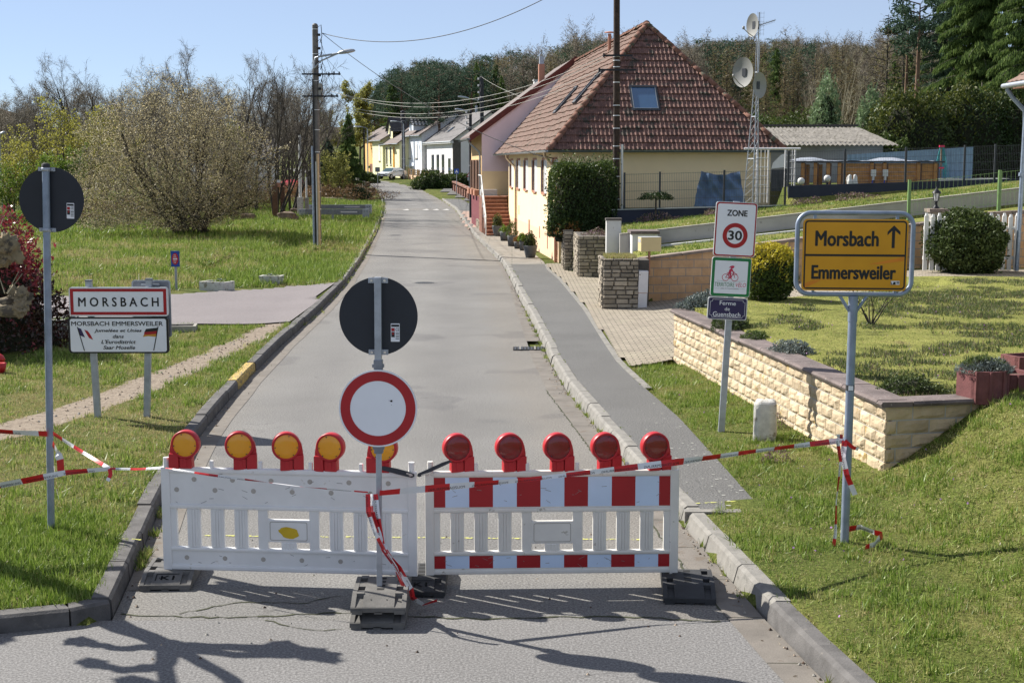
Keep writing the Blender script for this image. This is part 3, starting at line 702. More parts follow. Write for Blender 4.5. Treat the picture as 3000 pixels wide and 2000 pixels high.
# ---- town sign
b1 = on(273, 1231); b2 = on(441, 1212); bc = (b1+b2)/2; Yp = bc.y; s_ = CF/(Yp*math.cos(CT)+3.0*math.sin(CT))
t = thing('town_sign', 'white town sign MORSBACH with red border above a panel with two flags', 'town sign', (bc.x, Yp, bc.z))
def lx(px, py): p = at(px, py, Yp); return p.x-bc.x, p.z-bc.z
for (bx, top) in ((b1, lx(260, 822)), (b2, lx(437, 818))):
    mb = MB(); x0 = bx.x-bc.x; mb.add([(x0-.04,-.03,-.3),(x0+.04,-.03,-.3),(x0+.04,.03,-.3),(x0-.04,.03,-.3),(top[0]-.04,-.03,top[1]),(top[0]+.04,-.03,top[1]),(top[0]+.04,.03,top[1]),(top[0]-.04,.03,top[1])],
        [(0,1,5,4),(1,2,6,5),(2,3,7,6),(3,0,4,7),(4,5,6,7)]); mb.mat(1); mb.box(top[0]-.043,-.033,top[1]-.01,top[0]+.043,.033,top[1]+.012); mb.build('post', t, ['galv', 'galv_dark'])
cA = lx(352, 882); k_ = 1/(3.897*s_); y0 = -.075
P = Px(593, 281, k_); mb = MB(); mb.X = Matrix.Translation((cA[0], 0, cA[1]))
mb.prism(rrect(*P.box(34, 117, 1152, 446), .04), y0, y0+.03); mb.mat(1); mb.face(rrect(*P.box(38, 121, 1148, 442), .036), y0-.002)
mb.mat(2); a = P.box(48, 133, 1134, 430); b = P.box(84, 167, 1098, 396)
for q in ((a[0],a[1],a[2],b[1]),(a[0],b[3],a[2],a[3]),(a[0],b[1],b[0],b[3]),(b[2],b[1],a[2],b[3])): mb.face([(q[0],q[1]),(q[2],q[1]),(q[2],q[3]),(q[0],q[3])], y0-.004)
mb.mat(3); txt(mb, P, 'M O R S B A C H', 137, 232, 1047, 336, y0-.0045, .018)
mb.build('name_panel', t, ['sign_edge', 'sign_white', 'sign_red', 'sign_black'])
cB = lx(351.5, 980); P = Px(590, 661, k_); mb = MB(); mb.X = Matrix.Translation((cB[0], 0, cB[1]))
mb.prism(rrect(*P.box(24, 455, 1158, 866), .045), y0+.002, y0+.035); mb.mat(1); mb.face(rrect(*P.box(46, 473, 1134, 848), .03), y0)
mb.mat(3); yl = y0-.0025
txt(mb, P, 'MORSBACH EMMERSWEILER', 62, 503, 1098, 553, yl, .016); txt(mb, P, 'Jumelées et Unies', 318, 588, 856, 634, yl, .022, .25); txt(mb, P, 'dans', 525, 652, 652, 693, yl, .022, .25)
txt(mb, P, "L'Eurodistrict", 393, 712, 785, 757, yl, .022, .25); txt(mb, P, 'Saar Moselle', 413, 779, 775, 820, yl, .022, .25)
for (a, b) in (((130,568),(200,836)), ((1042,564),(985,830))): stroke(mb, [P(*a), P(*b)], .012, yl)
for q, mi in ((((135,572),(172,588),(212,684),(160,664)), 4), (((172,588),(205,596),(256,690),(212,684)), 1), (((205,596),(245,612),(270,645),(303,712),(256,690)), 2)): mb.mat(mi); mb.face([P(*c) for c in q][::-1], yl)
for q, mi in ((((1040,572),(1030,612),(885,625),(905,588),(980,580)), 3), (((1030,612),(1024,645),(880,655),(885,625)), 2), (((1024,645),(1018,678),(930,670),(865,678),(880,655)), 5)): mb.mat(mi); mb.face([P(*c) for c in q][::-1], yl)
mb.build('twinning_panel', t, ['sign_black', 'sign_white', 'sign_red', 'sign_black', 'sign_navy', 'gold'])
a = lx(380, 822); b = lx(497, 990); mb = MB(); mb.prism(rrect(a[0], b[1], b[0]+.01, a[1], .04), .08, .095); mb.mat(1); mb.prism(rrect(a[0]+.02, b[1]+.02, b[0]-.01, a[1]-.02, .03), .076, .08)
mb.mat(0); mb.box(lx(437,818)[0]-.12, .03, a[1]-.07, lx(437,818)[0]+.12, .076, a[1]-.045); mb.build('rear_panel', t, ['galv', 'galv_dark'])
# ---- zone 30 sign
b_ = on(2113, 1264); tp = at(2158, 590, b_.y); Yp = b_.y; s_ = CF/(Yp+.2)
t = thing('traffic_sign', 'leaning post with ZONE 30, green cycling and dark blue farm plates', 'road sign', b_); t.rotation_euler = (0, leaning(b_, tp), 0); h = (tp-b_).length
mb = MB(); mb.box(-.04,-.025,-.3,.04,.025,h,.004); mb.build('post', t, ['galv'])
k_ = 1/(3.136*s_); y0 = -.055
def zl(py, px=2140): return at(px, py, Yp).z-b_.z
z1 = zl(671); P = Px(2067, 537, k_); mb = MB(); mb.X = Matrix.Translation((0, 0, z1))
mb.prism(rrect(*P.box(1880, 292, 2255, 784), .035), y0, y0+.028); mb.mat(2); mb.face(rrect(*P.box(1885, 297, 2250, 779), .033), y0-.0015); mb.mat(1); mb.face(rrect(*P.box(1896, 309, 2239, 767), .028), y0-.003)
c = P(2067, 592); mb.mat(2); mb.ringface(c[0], c[1], 75*k_, 113*k_, y0-.0045); mb.mat(3); txt(mb, P, 'ZONE', 1990-8, 362, 2175-8, 418, y0-.0045, .03); txt(mb, P, '30', 2003, 548, 2131, 634, y0-.0045, .025)
mb.build('zone_plate', t, ['sign_edge', 'sign_white', 'sign_red', 'sign_black'])
z1 = zl(810); P = Px(2030, 970, k_); mb = MB(); mb.X = Matrix.Translation((-.015, 0, z1))
mb.prism(rrect(*P.box(1850, 794, 2207, 1150), .03), y0, y0+.028); mb.mat(4); mb.face(rrect(*P.box(1854, 798, 2203, 1146), .028), y0-.0015); mb.mat(1); mb.face(rrect(*P.box(1879, 824, 2178, 1122), .01), y0-.003)
yl = y0-.0045; mb.mat(5)
for c in ((1980, 975), (2063, 975)): q = P(*c); mb.ringface(q[0], q[1], 28*k_, 33*k_, yl, 24)
w_ = 5.5*k_
for pl in (((1980,975),(2000,940),(2050,938),(2022,978),(1980,975)), ((2000,940),(2022,978)), ((2063,975),(2046,925),(2055,921)), ((2046,927),(2084,945)), ((1990,932),(2012,932))): stroke(mb, [P(*c) for c in pl], w_, yl)
for pg in (((2002,935),(2010,905),(2025,890),(2038,897),(2047,917),(2058,926),(2054,931),(2038,922),(2030,915),(2026,938),(2034,962),(2024,990),(2016,988),(2020,962),(2008,940)),
           ((2026,893),(2020,884),(2005,888),(2012,878),(2026,868),(2040,865),(2054,870),(2052,884),(2040,892))): mb.face([P(*c) for c in pg][::-1], yl-.0005)
for c in ((2022,978),): q = P(*c); mb.face(circ(q[0], q[1], 7*k_, 12), yl-.001)
mb.mat(4); stroke(mb, [P(1905,1006),P(1980,1012),P(2090,1008),P(2160,1002)], 1.6*k_, yl); txt(mb, P, 'TERRITOIRE', 1885, 1022, 2064, 1059, yl, -.004); mb.mat(5); txt(mb, P, 'VÉLO', 2076, 1012, 2170, 1057, yl, 0, .2)
mb.mat(3); txt(mb, P, 'LABEL FF CYCLOTOURISME', 1938, 1072, 2105, 1081, yl); mb.mat(4); stroke(mb, [P(1888,1078),P(1932,1077)], 1.5*k_, yl); stroke(mb, [P(2112,1075),P(2160,1074)], 1.5*k_, yl)
mb.build('cycling_plate', t, ['sign_edge', 'sign_white', 'sign_red', 'sign_black', 'sign_green', 'rose'])
z1 = zl(903); P = Px(2018, 1265, k_); mb = MB(); mb.X = Matrix.Translation((-.035, 0, z1))
mb.prism(rrect(*P.box(1838, 1162, 2198, 1366), .03), y0, y0+.028); mb.mat(6); mb.face(rrect(*P.box(1846, 1169, 2190, 1359), .025), y0-.0015); mb.mat(1)
fr = [(1880,1183),(2156,1183),(2158,1200),(2176,1203),(2176,1325),(2158,1328),(2156,1345),(1880,1345),(1878,1328),(1860,1325),(1860,1203),(1878,1200),(1880,1183)]
stroke(mb, [P(*c) for c in fr], 2.6*k_, y0-.003); txt(mb, P, 'Ferme', 1945, 1195, 2092, 1232, y0-.003, .006); txt(mb, P, 'de', 1994, 1250, 2040, 1282, y0-.003, .006); txt(mb, P, 'Guensbach', 1888, 1294, 2140, 1338, y0-.003, .006)
mb.build('name_plate', t, ['sign_edge', 'sign_white', 'sign_red', 'sign_black', 'sign_green', 'rose', 'sign_navy'])
# ---- yellow direction sign in a tube frame
b_ = on(2474, 1588); Yp = b_.y; tp = at(2500, 867, Yp); s_ = CF/(Yp*math.cos(CT)+1.5*math.sin(CT))
t = thing('direction_sign', 'yellow sign in a tube frame reading Morsbach with an up arrow over Emmersweiler', 'road sign', b_); lean = leaning(b_, tp); t.rotation_euler = (0, lean, math.radians(-2.2))
k_ = 1/(3.446*s_); h = tp.z-b_.z; zc = at(2500, 744, Yp).z-b_.z; xo = at(2502, 744, Yp).x-(b_.x+math.tan(lean)*zc)
P = Px(627, 465, k_)
mb = MB(); mb.rod((0,0,-.3),(0,0,h-.22),.037,n=20); mb.rod((0,0,h-.22),(0,0,h+.0),.041,n=20); mb.build('post', t, ['steel_blue'])
fr = rrect(*P.box(58, 57, 1205, 870), .115, 8); mb = MB(); mb.tube([(xo+a, 0, zc+b) for a, b in fr], .021, 10, closed=True)
for x in (228, 1045):
    for a, b in ((62, 122), (826, 866)): p0 = P(x, a); p1 = P(x, b); mb.box(xo+p0[0]-.012, -.012, zc+p1[1], xo+p0[0]+.012, .012, zc+p0[1])
for sg in (-1, 1): mb.rod((sg*.12,0,h+.005),(sg*.02,0,h-.15),.014,n=8)
mb.build('frame', t, ['steel_blue'])
mb = MB(); mb.X = Matrix.Translation((xo, 0, zc)); y0 = -.022
mb.prism(rrect(*P.box(110, 116, 1152, 832), .035), y0, y0+.02); mb.mat(1); mb.face(rrect(*P.box(126, 131, 1137, 817), .03), y0-.0015); mb.mat(0); mb.face(rrect(*P.box(141, 147, 1122, 801), .02), y0-.003); mb.mat(1)
a = P.box(132, 466, 1130, 488); mb.face([(a[0],a[1]),(a[2],a[1]),(a[2],a[3]),(a[0],a[3])], y0-.0045); yl = y0-.0045
txt(mb, P, 'Morsbach', 231, 232, 862, 388, yl, .025); txt(mb, P, 'Emmersweiler', 203, 576, 1045, 718, yl, .028)
mb.face([P(990,402),P(1020,402),P(1020,228),P(1072,272),P(1072,238),P(1008,176),P(945,240),P(945,274),P(990,230)], yl)
mb.mat(2); mb.face([P(142,762),P(230,728),P(480,718),P(470,716),P(225,722),P(142,758)], y0-.004); mb.face([P(142,805),P(142,764),P(232,732),P(300,730),P(160,800)], y0-.004); mb.face([P(1118,480),P(1118,530),P(900,560),P(760,568),P(880,540),P(1075,498)], y0-.004)
mb.mat(3); a = P.box(996, 730, 1082, 768); mb.face([(a[0],a[1]),(a[2],a[1]),(a[2],a[3]),(a[0],a[3])], yl); mb.mat(1); mb.face([P(997,731),P(1010,767),P(997,767)], yl-.001); mb.face([P(1012,767),P(1024,740),P(1044,740),P(1044,767)], yl-.001); txt(mb, P, '99', 1052, 736, 1078, 762, yl-.001, .02)
mb.build('panel', t, ['sign_yellow', 'sign_black', 'sign_yellow_old', 'sign_white'])
mb = MB(); mb.rod((0,0,0),(0,0,.05),.0385,n=18); mb.mat(1); mb.box(-.02,-.042,.005,.02,-.038,.045); mb.build('pole_band', t, ['rubber_black', 'sign_white'], loc=(0,0,at(2490,1143,Yp).z-b_.z))
# ---- barriers
M('film_sky_tint', (.55, .67, .84), .3, v=.05, s=3, spots=((.3,.34,.4), 9., .74)); M('film_red', (.34, .010, .016), .3, v=.08, s=4); M('dimple', (.40, .37, .33), .6); M('scuff', (.20,.19,.18), .8); M('spray_yellow', (.62, .42, .02), .6)  # white film carries the blue of the reflected sky in its base colour
def barrier(p0, p1, label, striped, lean):
    W = 2.14; d = p1-p0; t = thing('road_barrier', label, 'barrier', p0); t.rotation_euler = (lean, 0, math.atan2(d.y, d.x)); t.scale = (d.length/W, 1, 1)
    main = 'plastic_cream' if striped else 'plastic_white'
    mb = MB()
    for x in (0, W-.075): mb.box(x, -.024, -.015, x+.075, .024, .875, .008)
    mb.rod((.045,0,.875),(.045,0,.955),.026,n=12); mb.rod((W-.045,0,.875),(W-.045,0,.955),.026,n=12); mb.rod((.045,0,-.05),(.045,0,0),.022,n=10); mb.rod((W-.045,0,-.05),(W-.045,0,0),.022,n=10)
    mb.box(.07,-.028,.83,W-.07,.028,.874,.012); mb.box(.07,-.013,.555,W-.07,.013,.84); mb.box(.07,-.028,.525,W-.07,.028,.562,.012)
    mb.box(.07,-.028,.165,W-.07,.028,.197,.012); mb.box(.07,-.013,.035,W-.07,.013,.17); mb.box(.07,-.028,.0,W-.07,.028,.045,.014)
    for x in ((.43,.86,1.28,1.70) if striped else (.43,.84,1.26,1.68)):
        mb.box(x-.016,-.016,.872,x+.016,.016,.935,.006)
    mb.build('frame', t, [main])
    e = [.075,.125,.215,.325,.415,.525,.615,.725,.815,.925] ; sl = [(.07,.128),(.212,.328),(.412,.528),(.612,.728),(.812,.868+.03)]
    sl += [(W-b, W-a) for a, b in sl]
    for a, b in sl:
        m2 = MB(); m2.box(a, -.018, .19, b, .018, .53, .01); wd = b-a
        if wd > .1:
            for k in (.3, .5, .7): m2.box(a+wd*k-.008, -.024, .2, a+wd*k+.008, -.016, .52, .003)
        m2.build('slat', t, [main])
    m2 = MB(); cx = W/2; a, b = .895, W-.895
    m2.box(a-.005,-.019,.255,b+.005,.019,.45,.01); m2.box(cx-.065,-.018,.19,cx+.065,.018,.26,.008)
    for k in (-.03,0,.03): m2.box(cx+k-.007,-.023,.195,cx+k+.007,-.016,.252,.002)
    fr = rrect(a+.02,.275,b-.02,.43,.015,4); m2.mat(1); stroke(m2, fr+[fr[0]], .004, -.0205)
    if not striped:
        m2.mat(2); rg = random.Random(4); P = []
        for k in range(22):
            th = k/22*6.283; q = 1+rg.uniform(-.12,.12); P.append((cx-.005+.085*q*math.cos(th)*(1.1 if math.cos(th) > 0 else 1), .352+.035*q*math.sin(th)-.03*max(0, math.cos(th-5.4))))
        m2.face(P, -.0205)
    m2.build('name_field', t, [main, 'plastic_dirt', 'spray_yellow'])
    if striped:
        for z0, z1 in ((.572,.822),(.053,.160)):
            m2 = MB(); m2.box(.07,-.0155,z0,W-.07,-.0132,z1); x = .07; n = 11; f = (W-.14)/10
            for k in range(n):
                x1 = x+(f/2 if k in (0, n-1) else f); m2.mat(1 if k % 2 == 0 else 2); m2.face([(x,z0),(x1,z0),(x1,z1),(x,z1)], -.0165); x = x1
            rg = random.Random(int(z0*100)); m2.mat(3)
            for k in range(18): x = rg.uniform(.15, W-.15); z = rg.uniform(z0+.02, z1-.02); a = rg.uniform(-1.5, 1.5); l = rg.uniform(.008, .05); m2.face([(x,z),(x+l,z+l*a*.5),(x+l,z+l*a*.5+.004),(x,z+.003)], -.0172)
            m2.build('reflective_strip', t, ['plastic_cream', 'film_red', 'film_sky_tint', 'scuff'])
    else:
        m2 = mb = MB()
        for k in range(6):
            for dx, z in ((.28,.775),(.13,.685)):
                x = dx+k*.325
                if .1 < x < W-.1: m2.rod((x,-.0128,z),(x,-.0145,z),.021,n=14)  # flat discs, the shade of the hollows is put into their darker colour
            x = .2+k*.325; m2.rod((x,-.0128,.105),(x,-.0145,.105),.02,n=14)
        rg = random.Random(5); m2.mat(1)
        for k in range(26): x = rg.uniform(.1, W-.2); z = rg.choice((rg.uniform(.57, .82), rg.uniform(.05, .16))); a = rg.uniform(-1.5, 1.5); l = rg.uniform(.008, .05); m2.face([(x,z),(x+l,z+l*a*.5),(x+l,z+l*a*.5+.004),(x,z+.003)], -.0146)
        o_ = m2.build('painted_dimples', t, ['dimple', 'scuff']); o_['kind'] = 'stuff'
    m2 = MB(); s = 1 if striped else -1; X = .045 if striped else W-.045
    if striped: P = [(X-.11,.845),(X-.10,.865),(X+.10,.955),(X+.20,.985),(X+.205,.97),(X+.12,.93),(X-.09,.835)]
    else: P = [(X+.01,.835),(X-.06,.85),(X-.26,.90),(X-.27,.92),(X-.25,.93),(X-.12,.91),(X-.02,.885),(X+.03,.865),(X+.03,.845)]
    m2.prism(P, -.045, -.036); m2.mat(1); c = (X, .865 if striped else .86); stroke(m2, [(c[0]-.02*s-.05, c[1]-.015 if striped else c[1]+.012),(c[0]+.015, c[1]+.01 if striped else c[1]-.005)], .012, -.0465); m2.rod((c[0],-.05,c[1]),(c[0],-.03,c[1]),.013,n=10)
    m2.build('hook', t, ['anthracite', 'chrome'])
    return t
FZ = .115
pL0, pL1 = on(482, 1664, FZ), on(1224, 1685, FZ); pR0, pR1 = on(1247, 1682, FZ), on(1985, 1674, FZ)
barrier(pL0, pL1, 'plain white plastic barrier with amber lamps on top and a yellow spray mark', False, 0.)
barrier(pR0, pR1, 'off-white plastic barrier with red and white reflective stripes and red lamps on top', True, 0.)
# ---- warning lamps
def lamp(lens):
    t = thing('warning_lamp', '', 'warning lamp', (0,0,0), 0, 'warning lamps on the road barriers')
    mb = MB(); vs = []; n = 40
    for r, y in ((.1,.045),(.108,.038),(.118,.02),(.118,-.045),(.113,-.052),(.101,-.052),(.0985,-.045)):
        for i in range(n): a = 2*math.pi*i/n; vs.append((r*math.cos(a), y, .2+r*math.sin(a)))
    mb.add(vs, [(j*n+i, j*n+(i+1) % n, (j+1)*n+(i+1) % n, (j+1)*n+i) for j in range(6) for i in range(n)], True); mb.add(vs[:n], [list(range(n))], False)
    arc = [(-.052,.0),(-.05,.085),(-.085,.125),(0,.2),(.06,.295),(.10,.262),(.126,.21),(.137,.15),(.138,.0)]
    mb.prism(arc[::-1], -.02, .04); mb.build('housing', t, ['lamp_red'])
    mb = MB(); mb.box(.058,-.042,-.008,.142,.05,.122,.008); mb.build('battery_box', t, ['lamp_red']); m2 = MB(); m2.box(-.05,-.035,-.004,.052,.045,.085,.006); m2.box(-.012,-.040,.01,.02,-.033,.08,.002); m2.build('foot', t, ['lamp_red'])
    mb = MB(); vs = []; 
    for r, y in ((.0995,-.046),(.08,-.052),(.05,-.056),(.02,-.058),(.001,-.058)):
        for i in range(n): a = 2*math.pi*i/n; vs.append((r*math.cos(a), y, .2+r*math.sin(a)))
    mb.add(vs, [(j*n+i, j*n+(i+1) % n, (j+1)*n+(i+1) % n, (j+1)*n+i) for j in range(4) for i in range(n)], True); mb.mat(1)
    for a in (-.1, 1.3, 3.2, 4.0, 5.4): mb.rod((.09*math.cos(a),-.054,.2+.09*math.sin(a)),(.09*math.cos(a),-.048,.2+.09*math.sin(a)),.005,n=6)
    mb.build('lens', t, [lens, 'anthracite']); return t
la, lr = lamp('lens_amber'), lamp('lens_red')
orda = ['leftmost amber lamp at the end post of the white barrier', 'second amber lamp from the left on the white barrier', 'third amber lamp from the left on the white barrier', 'amber lamp on the white barrier just left of the no-entry sign', 'amber lamp on the white barrier half hidden behind the no-entry sign']
ordr = ['leftmost red-lens lamp, at the hook end of the striped barrier', 'second red-lens lamp from the left on the striped barrier', 'middle red-lens lamp of the five on the striped barrier', 'second red-lens lamp from the right on the striped barrier', 'rightmost red-lens lamp, at the outer end of the striped barrier']
for base, A, B, xs, fl, yw, names in ((la, pL0, pL1, (424,549,658,763,884), (-1,1,1,-1,-1), (-5,8,10,-12,-8), orda), (lr, pR0, pR1, (1049,1169,1279,1388,1503), (1,)*5, (16,14,12,14,15), ordr)):
    for i, (x, f, yv, nm) in enumerate(zip(xs, fl, yw, names)):
        q = at(x*1.2755, 1365, (A.y+B.y)/2); k = (q.x-A.x)/(B.x-A.x); o = base if i == 0 else dup(base, (0,0,0))
        o.location = (q.x, A.y+(B.y-A.y)*k, FZ+.872); o.rotation_euler = (0, 0, math.radians(yv)); o.scale = (f, 1, 1); o['label'] = nm
# ---- rubber foot plates
def plate(mat):
    t = thing('foot_plate', '', 'foot plate', (0,0,0), 0, 'rubber foot plates of the barriers and the sign'); mb = MB(); w = .21
    def ext(x0, x1, prof, z0): 
        n = len(prof); vs = [(x0, y, z) for y, z in prof]+[(x1, y, z) for y, z in prof]+[(x0, y, z0) for y, z in prof]+[(x1, y, z0) for y, z in prof]
        f = [(i, n+i, n+i+1, i+1) for i in range(n-1)]+[(2*n+i, i, i+1, 2*n+i+1) for i in range(n-1)]+[(n+i, 3*n+i, 3*n+i+1, n+i+1) for i in range(n-1)]+[(0, 2*n, 3*n, n), (n-1, 2*n-1, 4*n-1, 3*n-1)]
        mb.add(vs, f)
    hi = [(-.40,.048),(-.39,.055),(-.215,.110),(-.19,.115),(.19,.115),(.215,.110),(.39,.055),(.40,.048)]; lo = [(-.385,.05),(-.205,.085),(.205,.085),(.385,.05)]
    ext(-.12, .12, hi, .012); ext(-w, -.175, hi, .012); ext(.175, w, hi, .012); ext(-.175, -.12, lo, .02); ext(.12, .175, lo, .02)
    for y0, y1 in ((-.235,-.165),(-.06,.06),(.165,.235)):
        for sx in (-1, 1): mb.box(min(sx*.118, sx*.177), y0, .03, max(sx*.118, sx*.177), y1, .112)
    mb.box(-.2,-.41,.0,-.12,.41,.03); mb.box(.12,-.41,.0,.2,.41,.03); mb.box(-.03,-.405,.0,.03,.405,.02); mb.box(-.2095,-.405,.014,.2095,-.39,.05); mb.box(-.2095,.39,.014,.2095,.405,.05)
    mb.build('body', t, [mat])
    mb = MB()
    for y in (-.14,-.05,.05,.14): mb.box(-.028,y-.025,.1155,.028,y+.025,.1165)  # flat black patches, the dark of the holes is painted on
    mb.build('painted_socket', t, ['rubber_hole']); return t
def slope_mark(t, txtv):
    mb = MB(); R = Matrix.Translation((0,-.302,.0855)) @ Matrix.Rotation(math.atan2(.055,.175), 4, 'X'); mb.X = R
    def q(x0, y0, x1, y1): mb.add([(x0,y0,0),(x1,y0,0),(x1,y1,0),(x0,y1,0)], [(0,1,2,3)])
    if txtv:
        q(-.095,.045,.095,.055); q(-.095,-.04,-.085,.045); m2 = MB(); letters(m2, txtv, -.05, -.035, .06, .025, 0, .02); mb.add([(v[0], v[2], .0005) for v in m2.v], m2.f)
    else: q(-.065,-.01,-.055,.0); q(.055,-.01,.065,.0)
    mb.build('marking', t, ['rubber_hole'])
pg = plate('rubber'); pk = plate('rubber_black')
def put(base, first, x, y, z, rz, label, mk=None):
    o = base if first else dup(base, (0,0,0)); o.location = (x, y, z); o.rotation_euler = (0, 0, math.radians(rz)); o['label'] = label
    return o
o = put(pg, True, -1.02, 10.65, .116, 1, 'upper grey foot plate of the stack of two that carries the no-entry sign')
o2 = put(pg, False, -1.02, 10.64, 0, 0, 'lower grey foot plate under another one, below the no-entry sign'); slope_mark(o, None)
o3 = put(pg, False, -2.885, 11.6, 0, 3, 'grey foot plate with raised letters under the left end of the white barrier')
for c in list(o3.children):
    pass
slope_mark(o3, 'K1')
put(pk, True, -.755, 11.42, 0, 0, 'dark foot plate under the joint between the two barriers'); o4 = put(pk, False, 1.45, 11.24, 0, -4, 'black foot plate under the right end of the striped barrier'); slope_mark(pk, 'K1')
# ---- barrier tape
M('tape_white', (.70,.71,.73), .4, v=.05); M('tape_red', (.55,.015,.02), .4, v=.1)
def tape(label, pts, wd=.05, seg=.2, tw=0., start=0, text=True, sag=0., parts=1, rng=None):
    "a red and white plastic ribbon along pts (x,y,z[,twist])"
    rng = rng or random.Random(len(pts)*7+int(abs(pts[0][0])*100)); P = []
    for (a, b) in zip(pts, pts[1:]):
        a = Vector(a[:3]); b = Vector(b[:3]); n = max(2, int((b-a).length/.04))
        for i in range(n): k = i/n; q = a.lerp(b, k); q.z -= sag*4*k*(1-k)*(b-a).length*.1; P.append(q)
    P.append(Vector(pts[-1][:3])); acc = [0]
    for a, b in zip(P, P[1:]): acc.append(acc[-1]+(b-a).length)
    mb = MB(); L = acc[-1]; fr = []
    for i, p in enumerate(P):
        d = (P[min(i+1, len(P)-1)]-P[max(i-1, 0)]).normalized(); up = Vector((0,0,1)) if abs(d.z) < .8 else Vector((1,0,0)); up = (up-d*up.dot(d)).normalized(); s = d.cross(up)
        ang = tw*math.sin(acc[i]*2.3+start)+.25*math.sin(acc[i]*7.); fr.append((d, up*math.cos(ang)+s*math.sin(ang)))
    ws = [wd*(.8+.2*math.sin(a*3.1+start)) for a in acc]
    for i in range(len(P)-1):
        mb.mat(int((acc[i]+start*.13)/seg) % 2); e0, e1 = fr[i][1]*ws[i]/2, fr[i+1][1]*ws[i+1]/2
        mb.add([P[i]-e0, P[i+1]-e1, P[i+1]+e1, P[i]+e0], [(0,1,2,3)])
    if text:
        mb.mat(2); word = 'POLIZEIABSPERRUNG'; m2 = MB(); pitch = .36
        for k in range(int(L/pitch)):
            m2.v = []; m2.f = []; m2.m = []; m2.sm = []; letters(m2, word, 0, -.40, .30, .0, 0, .0); vs = []
            for v in m2.v:
                a = k*pitch+.02+v[0]; i = min(len(P)-2, max(0, int(np.searchsorted(acc, a))-1)); f = (a-acc[i])/max(1e-6, acc[i+1]-acc[i]); q = P[i].lerp(P[i+1], f)
                nr = fr[i][0].cross(fr[i][1]); nr = nr if nr.y < 0 else -nr
                vs.append(q+fr[i][1]*(v[2]*ws[i])+nr*.0012)
            mb.add(vs, m2.f)
    return tag(mb.build('barrier_tape', None, ['tape_red', 'tape_white', 'sign_black']), label, 'barrier tape', 'police tape strung between the poles')
def A2(dx, dy, Y): return tuple(at(dx*1.2755, dy*1.2755, Y))
M('tape', (.7,.7,.7))
tape('taut tape from the yellow sign pole across the striped barrier', [A2(1940,1010,12.15),A2(1760,1032,11.8),A2(1562,1060,11.25),A2(1200,1102,10.95),A2(872,1132,10.56)], .055, .2, .25, 2)
tape('thin twisted tape crossing the plain white barrier to the centre post', [A2(380,1074,11.35),A2(480,1090,11.1),A2(700,1118,10.85),A2(845,1130,10.6)], .022, .24, 1.3, 5)
tape('tape from the left picture edge rising to the knot beside the left pole', [A2(-30,1120,12.1),A2(60,1103,12.05),A2(150,1085,12.0),A2(252,1076,11.9)], .06, .22, .2, 1)
tape('slanting tape from the left pole down to the knot in the air', [A2(122,995,12.6),A2(180,1032,12.3),A2(252,1076,11.9)], .05, .18, .6, 3)
tape('tape end running flat to the left pole from outside the picture', [A2(-30,988,12.7),A2(40,993,12.68),A2(108,996,12.62)], .05, .24, .3, 0)
tape('short tape from the knot in the air to the left barrier post', [A2(252,1076,11.9),A2(320,1077,11.65),A2(382,1073,11.48)], .034, .2, .6, 4)
tape('wide loose tape end hanging from the left pole with black letters', [A2(121,1018,12.55),A2(130,1035,12.5),A2(138,1055,12.48),A2(140,1082,12.47)], .085, .14, .2, 1)
tape('thin twisted tape end dangling low on the left pole', [A2(124,1070,12.56),A2(127,1110,12.55),A2(135,1146,12.52)], .02, .1, 1.2, 1)
tape('small tape tail hanging below the knot in the air', [A2(252,1076,11.9),A2(254,1090,11.88),A2(247,1104,11.87)], .045, .09, .5, 3)
tape('long tape end hanging from the yellow sign pole down to the grass', [A2(1936,1003,12.08),A2(1922,1000,12.0),A2(1931,1060,12.0),A2(1921,1150,12.02),A2(1919,1225,12.0),A2(1910,1282,11.95)], .045, .14, .7, 3)
tape('short red tape end crossing the yellow sign pole', [A2(1940,1012,12.08),A2(1936,1050,12.05),A2(1945,1090,12.02),A2(1964,1136,12.02)], .05, .17, .4, 1)
tape('grey tape stub tied to the yellow sign pole', [A2(1940,1012,12.08),A2(1960,1028,12.05),A2(1972,1031,12.05)], .04, .12, .3, 2, False)
g_ = [on(2483,1580),on(2520,1575),on(2560,1590),on(2585,1588),on(2560,1610),on(2535,1614)]
tape('crumpled red and white tape lying in the grass at the yellow sign pole', [(p.x, p.y, p.z+dz) for p, dz in zip(g_, (.09,.1,.09,.07,.04,.03))], .06, .2, .3, 1)
rr = random.Random(9)
for i, lb in enumerate(['thickest tape strand of the bundle hanging at the centre post', 'red tape strand hanging in front of the bundle on the centre post', 'white lettered tape strand in the bundle on the centre post', 'tangled tape strand reaching the foot plates of the centre post']):
    j = lambda v: v+rr.uniform(-5, 5)
    pts = [A2(845+i*6,1134,10.52),A2(j(846+i*8),1175,10.48),A2(j(862+i*5),1222,10.45),A2(j(885),1262,10.42),A2(j(905+i*4),1302,10.40),A2(j(930+i*3),1345,10.45)]
    if i == 3: pts += [A2(948,1372,10.55),A2(972,1388,10.7),A2(1004,1378,10.75)]
    tape(lb, pts, .045, .16, .9, i*2, rng=rr)
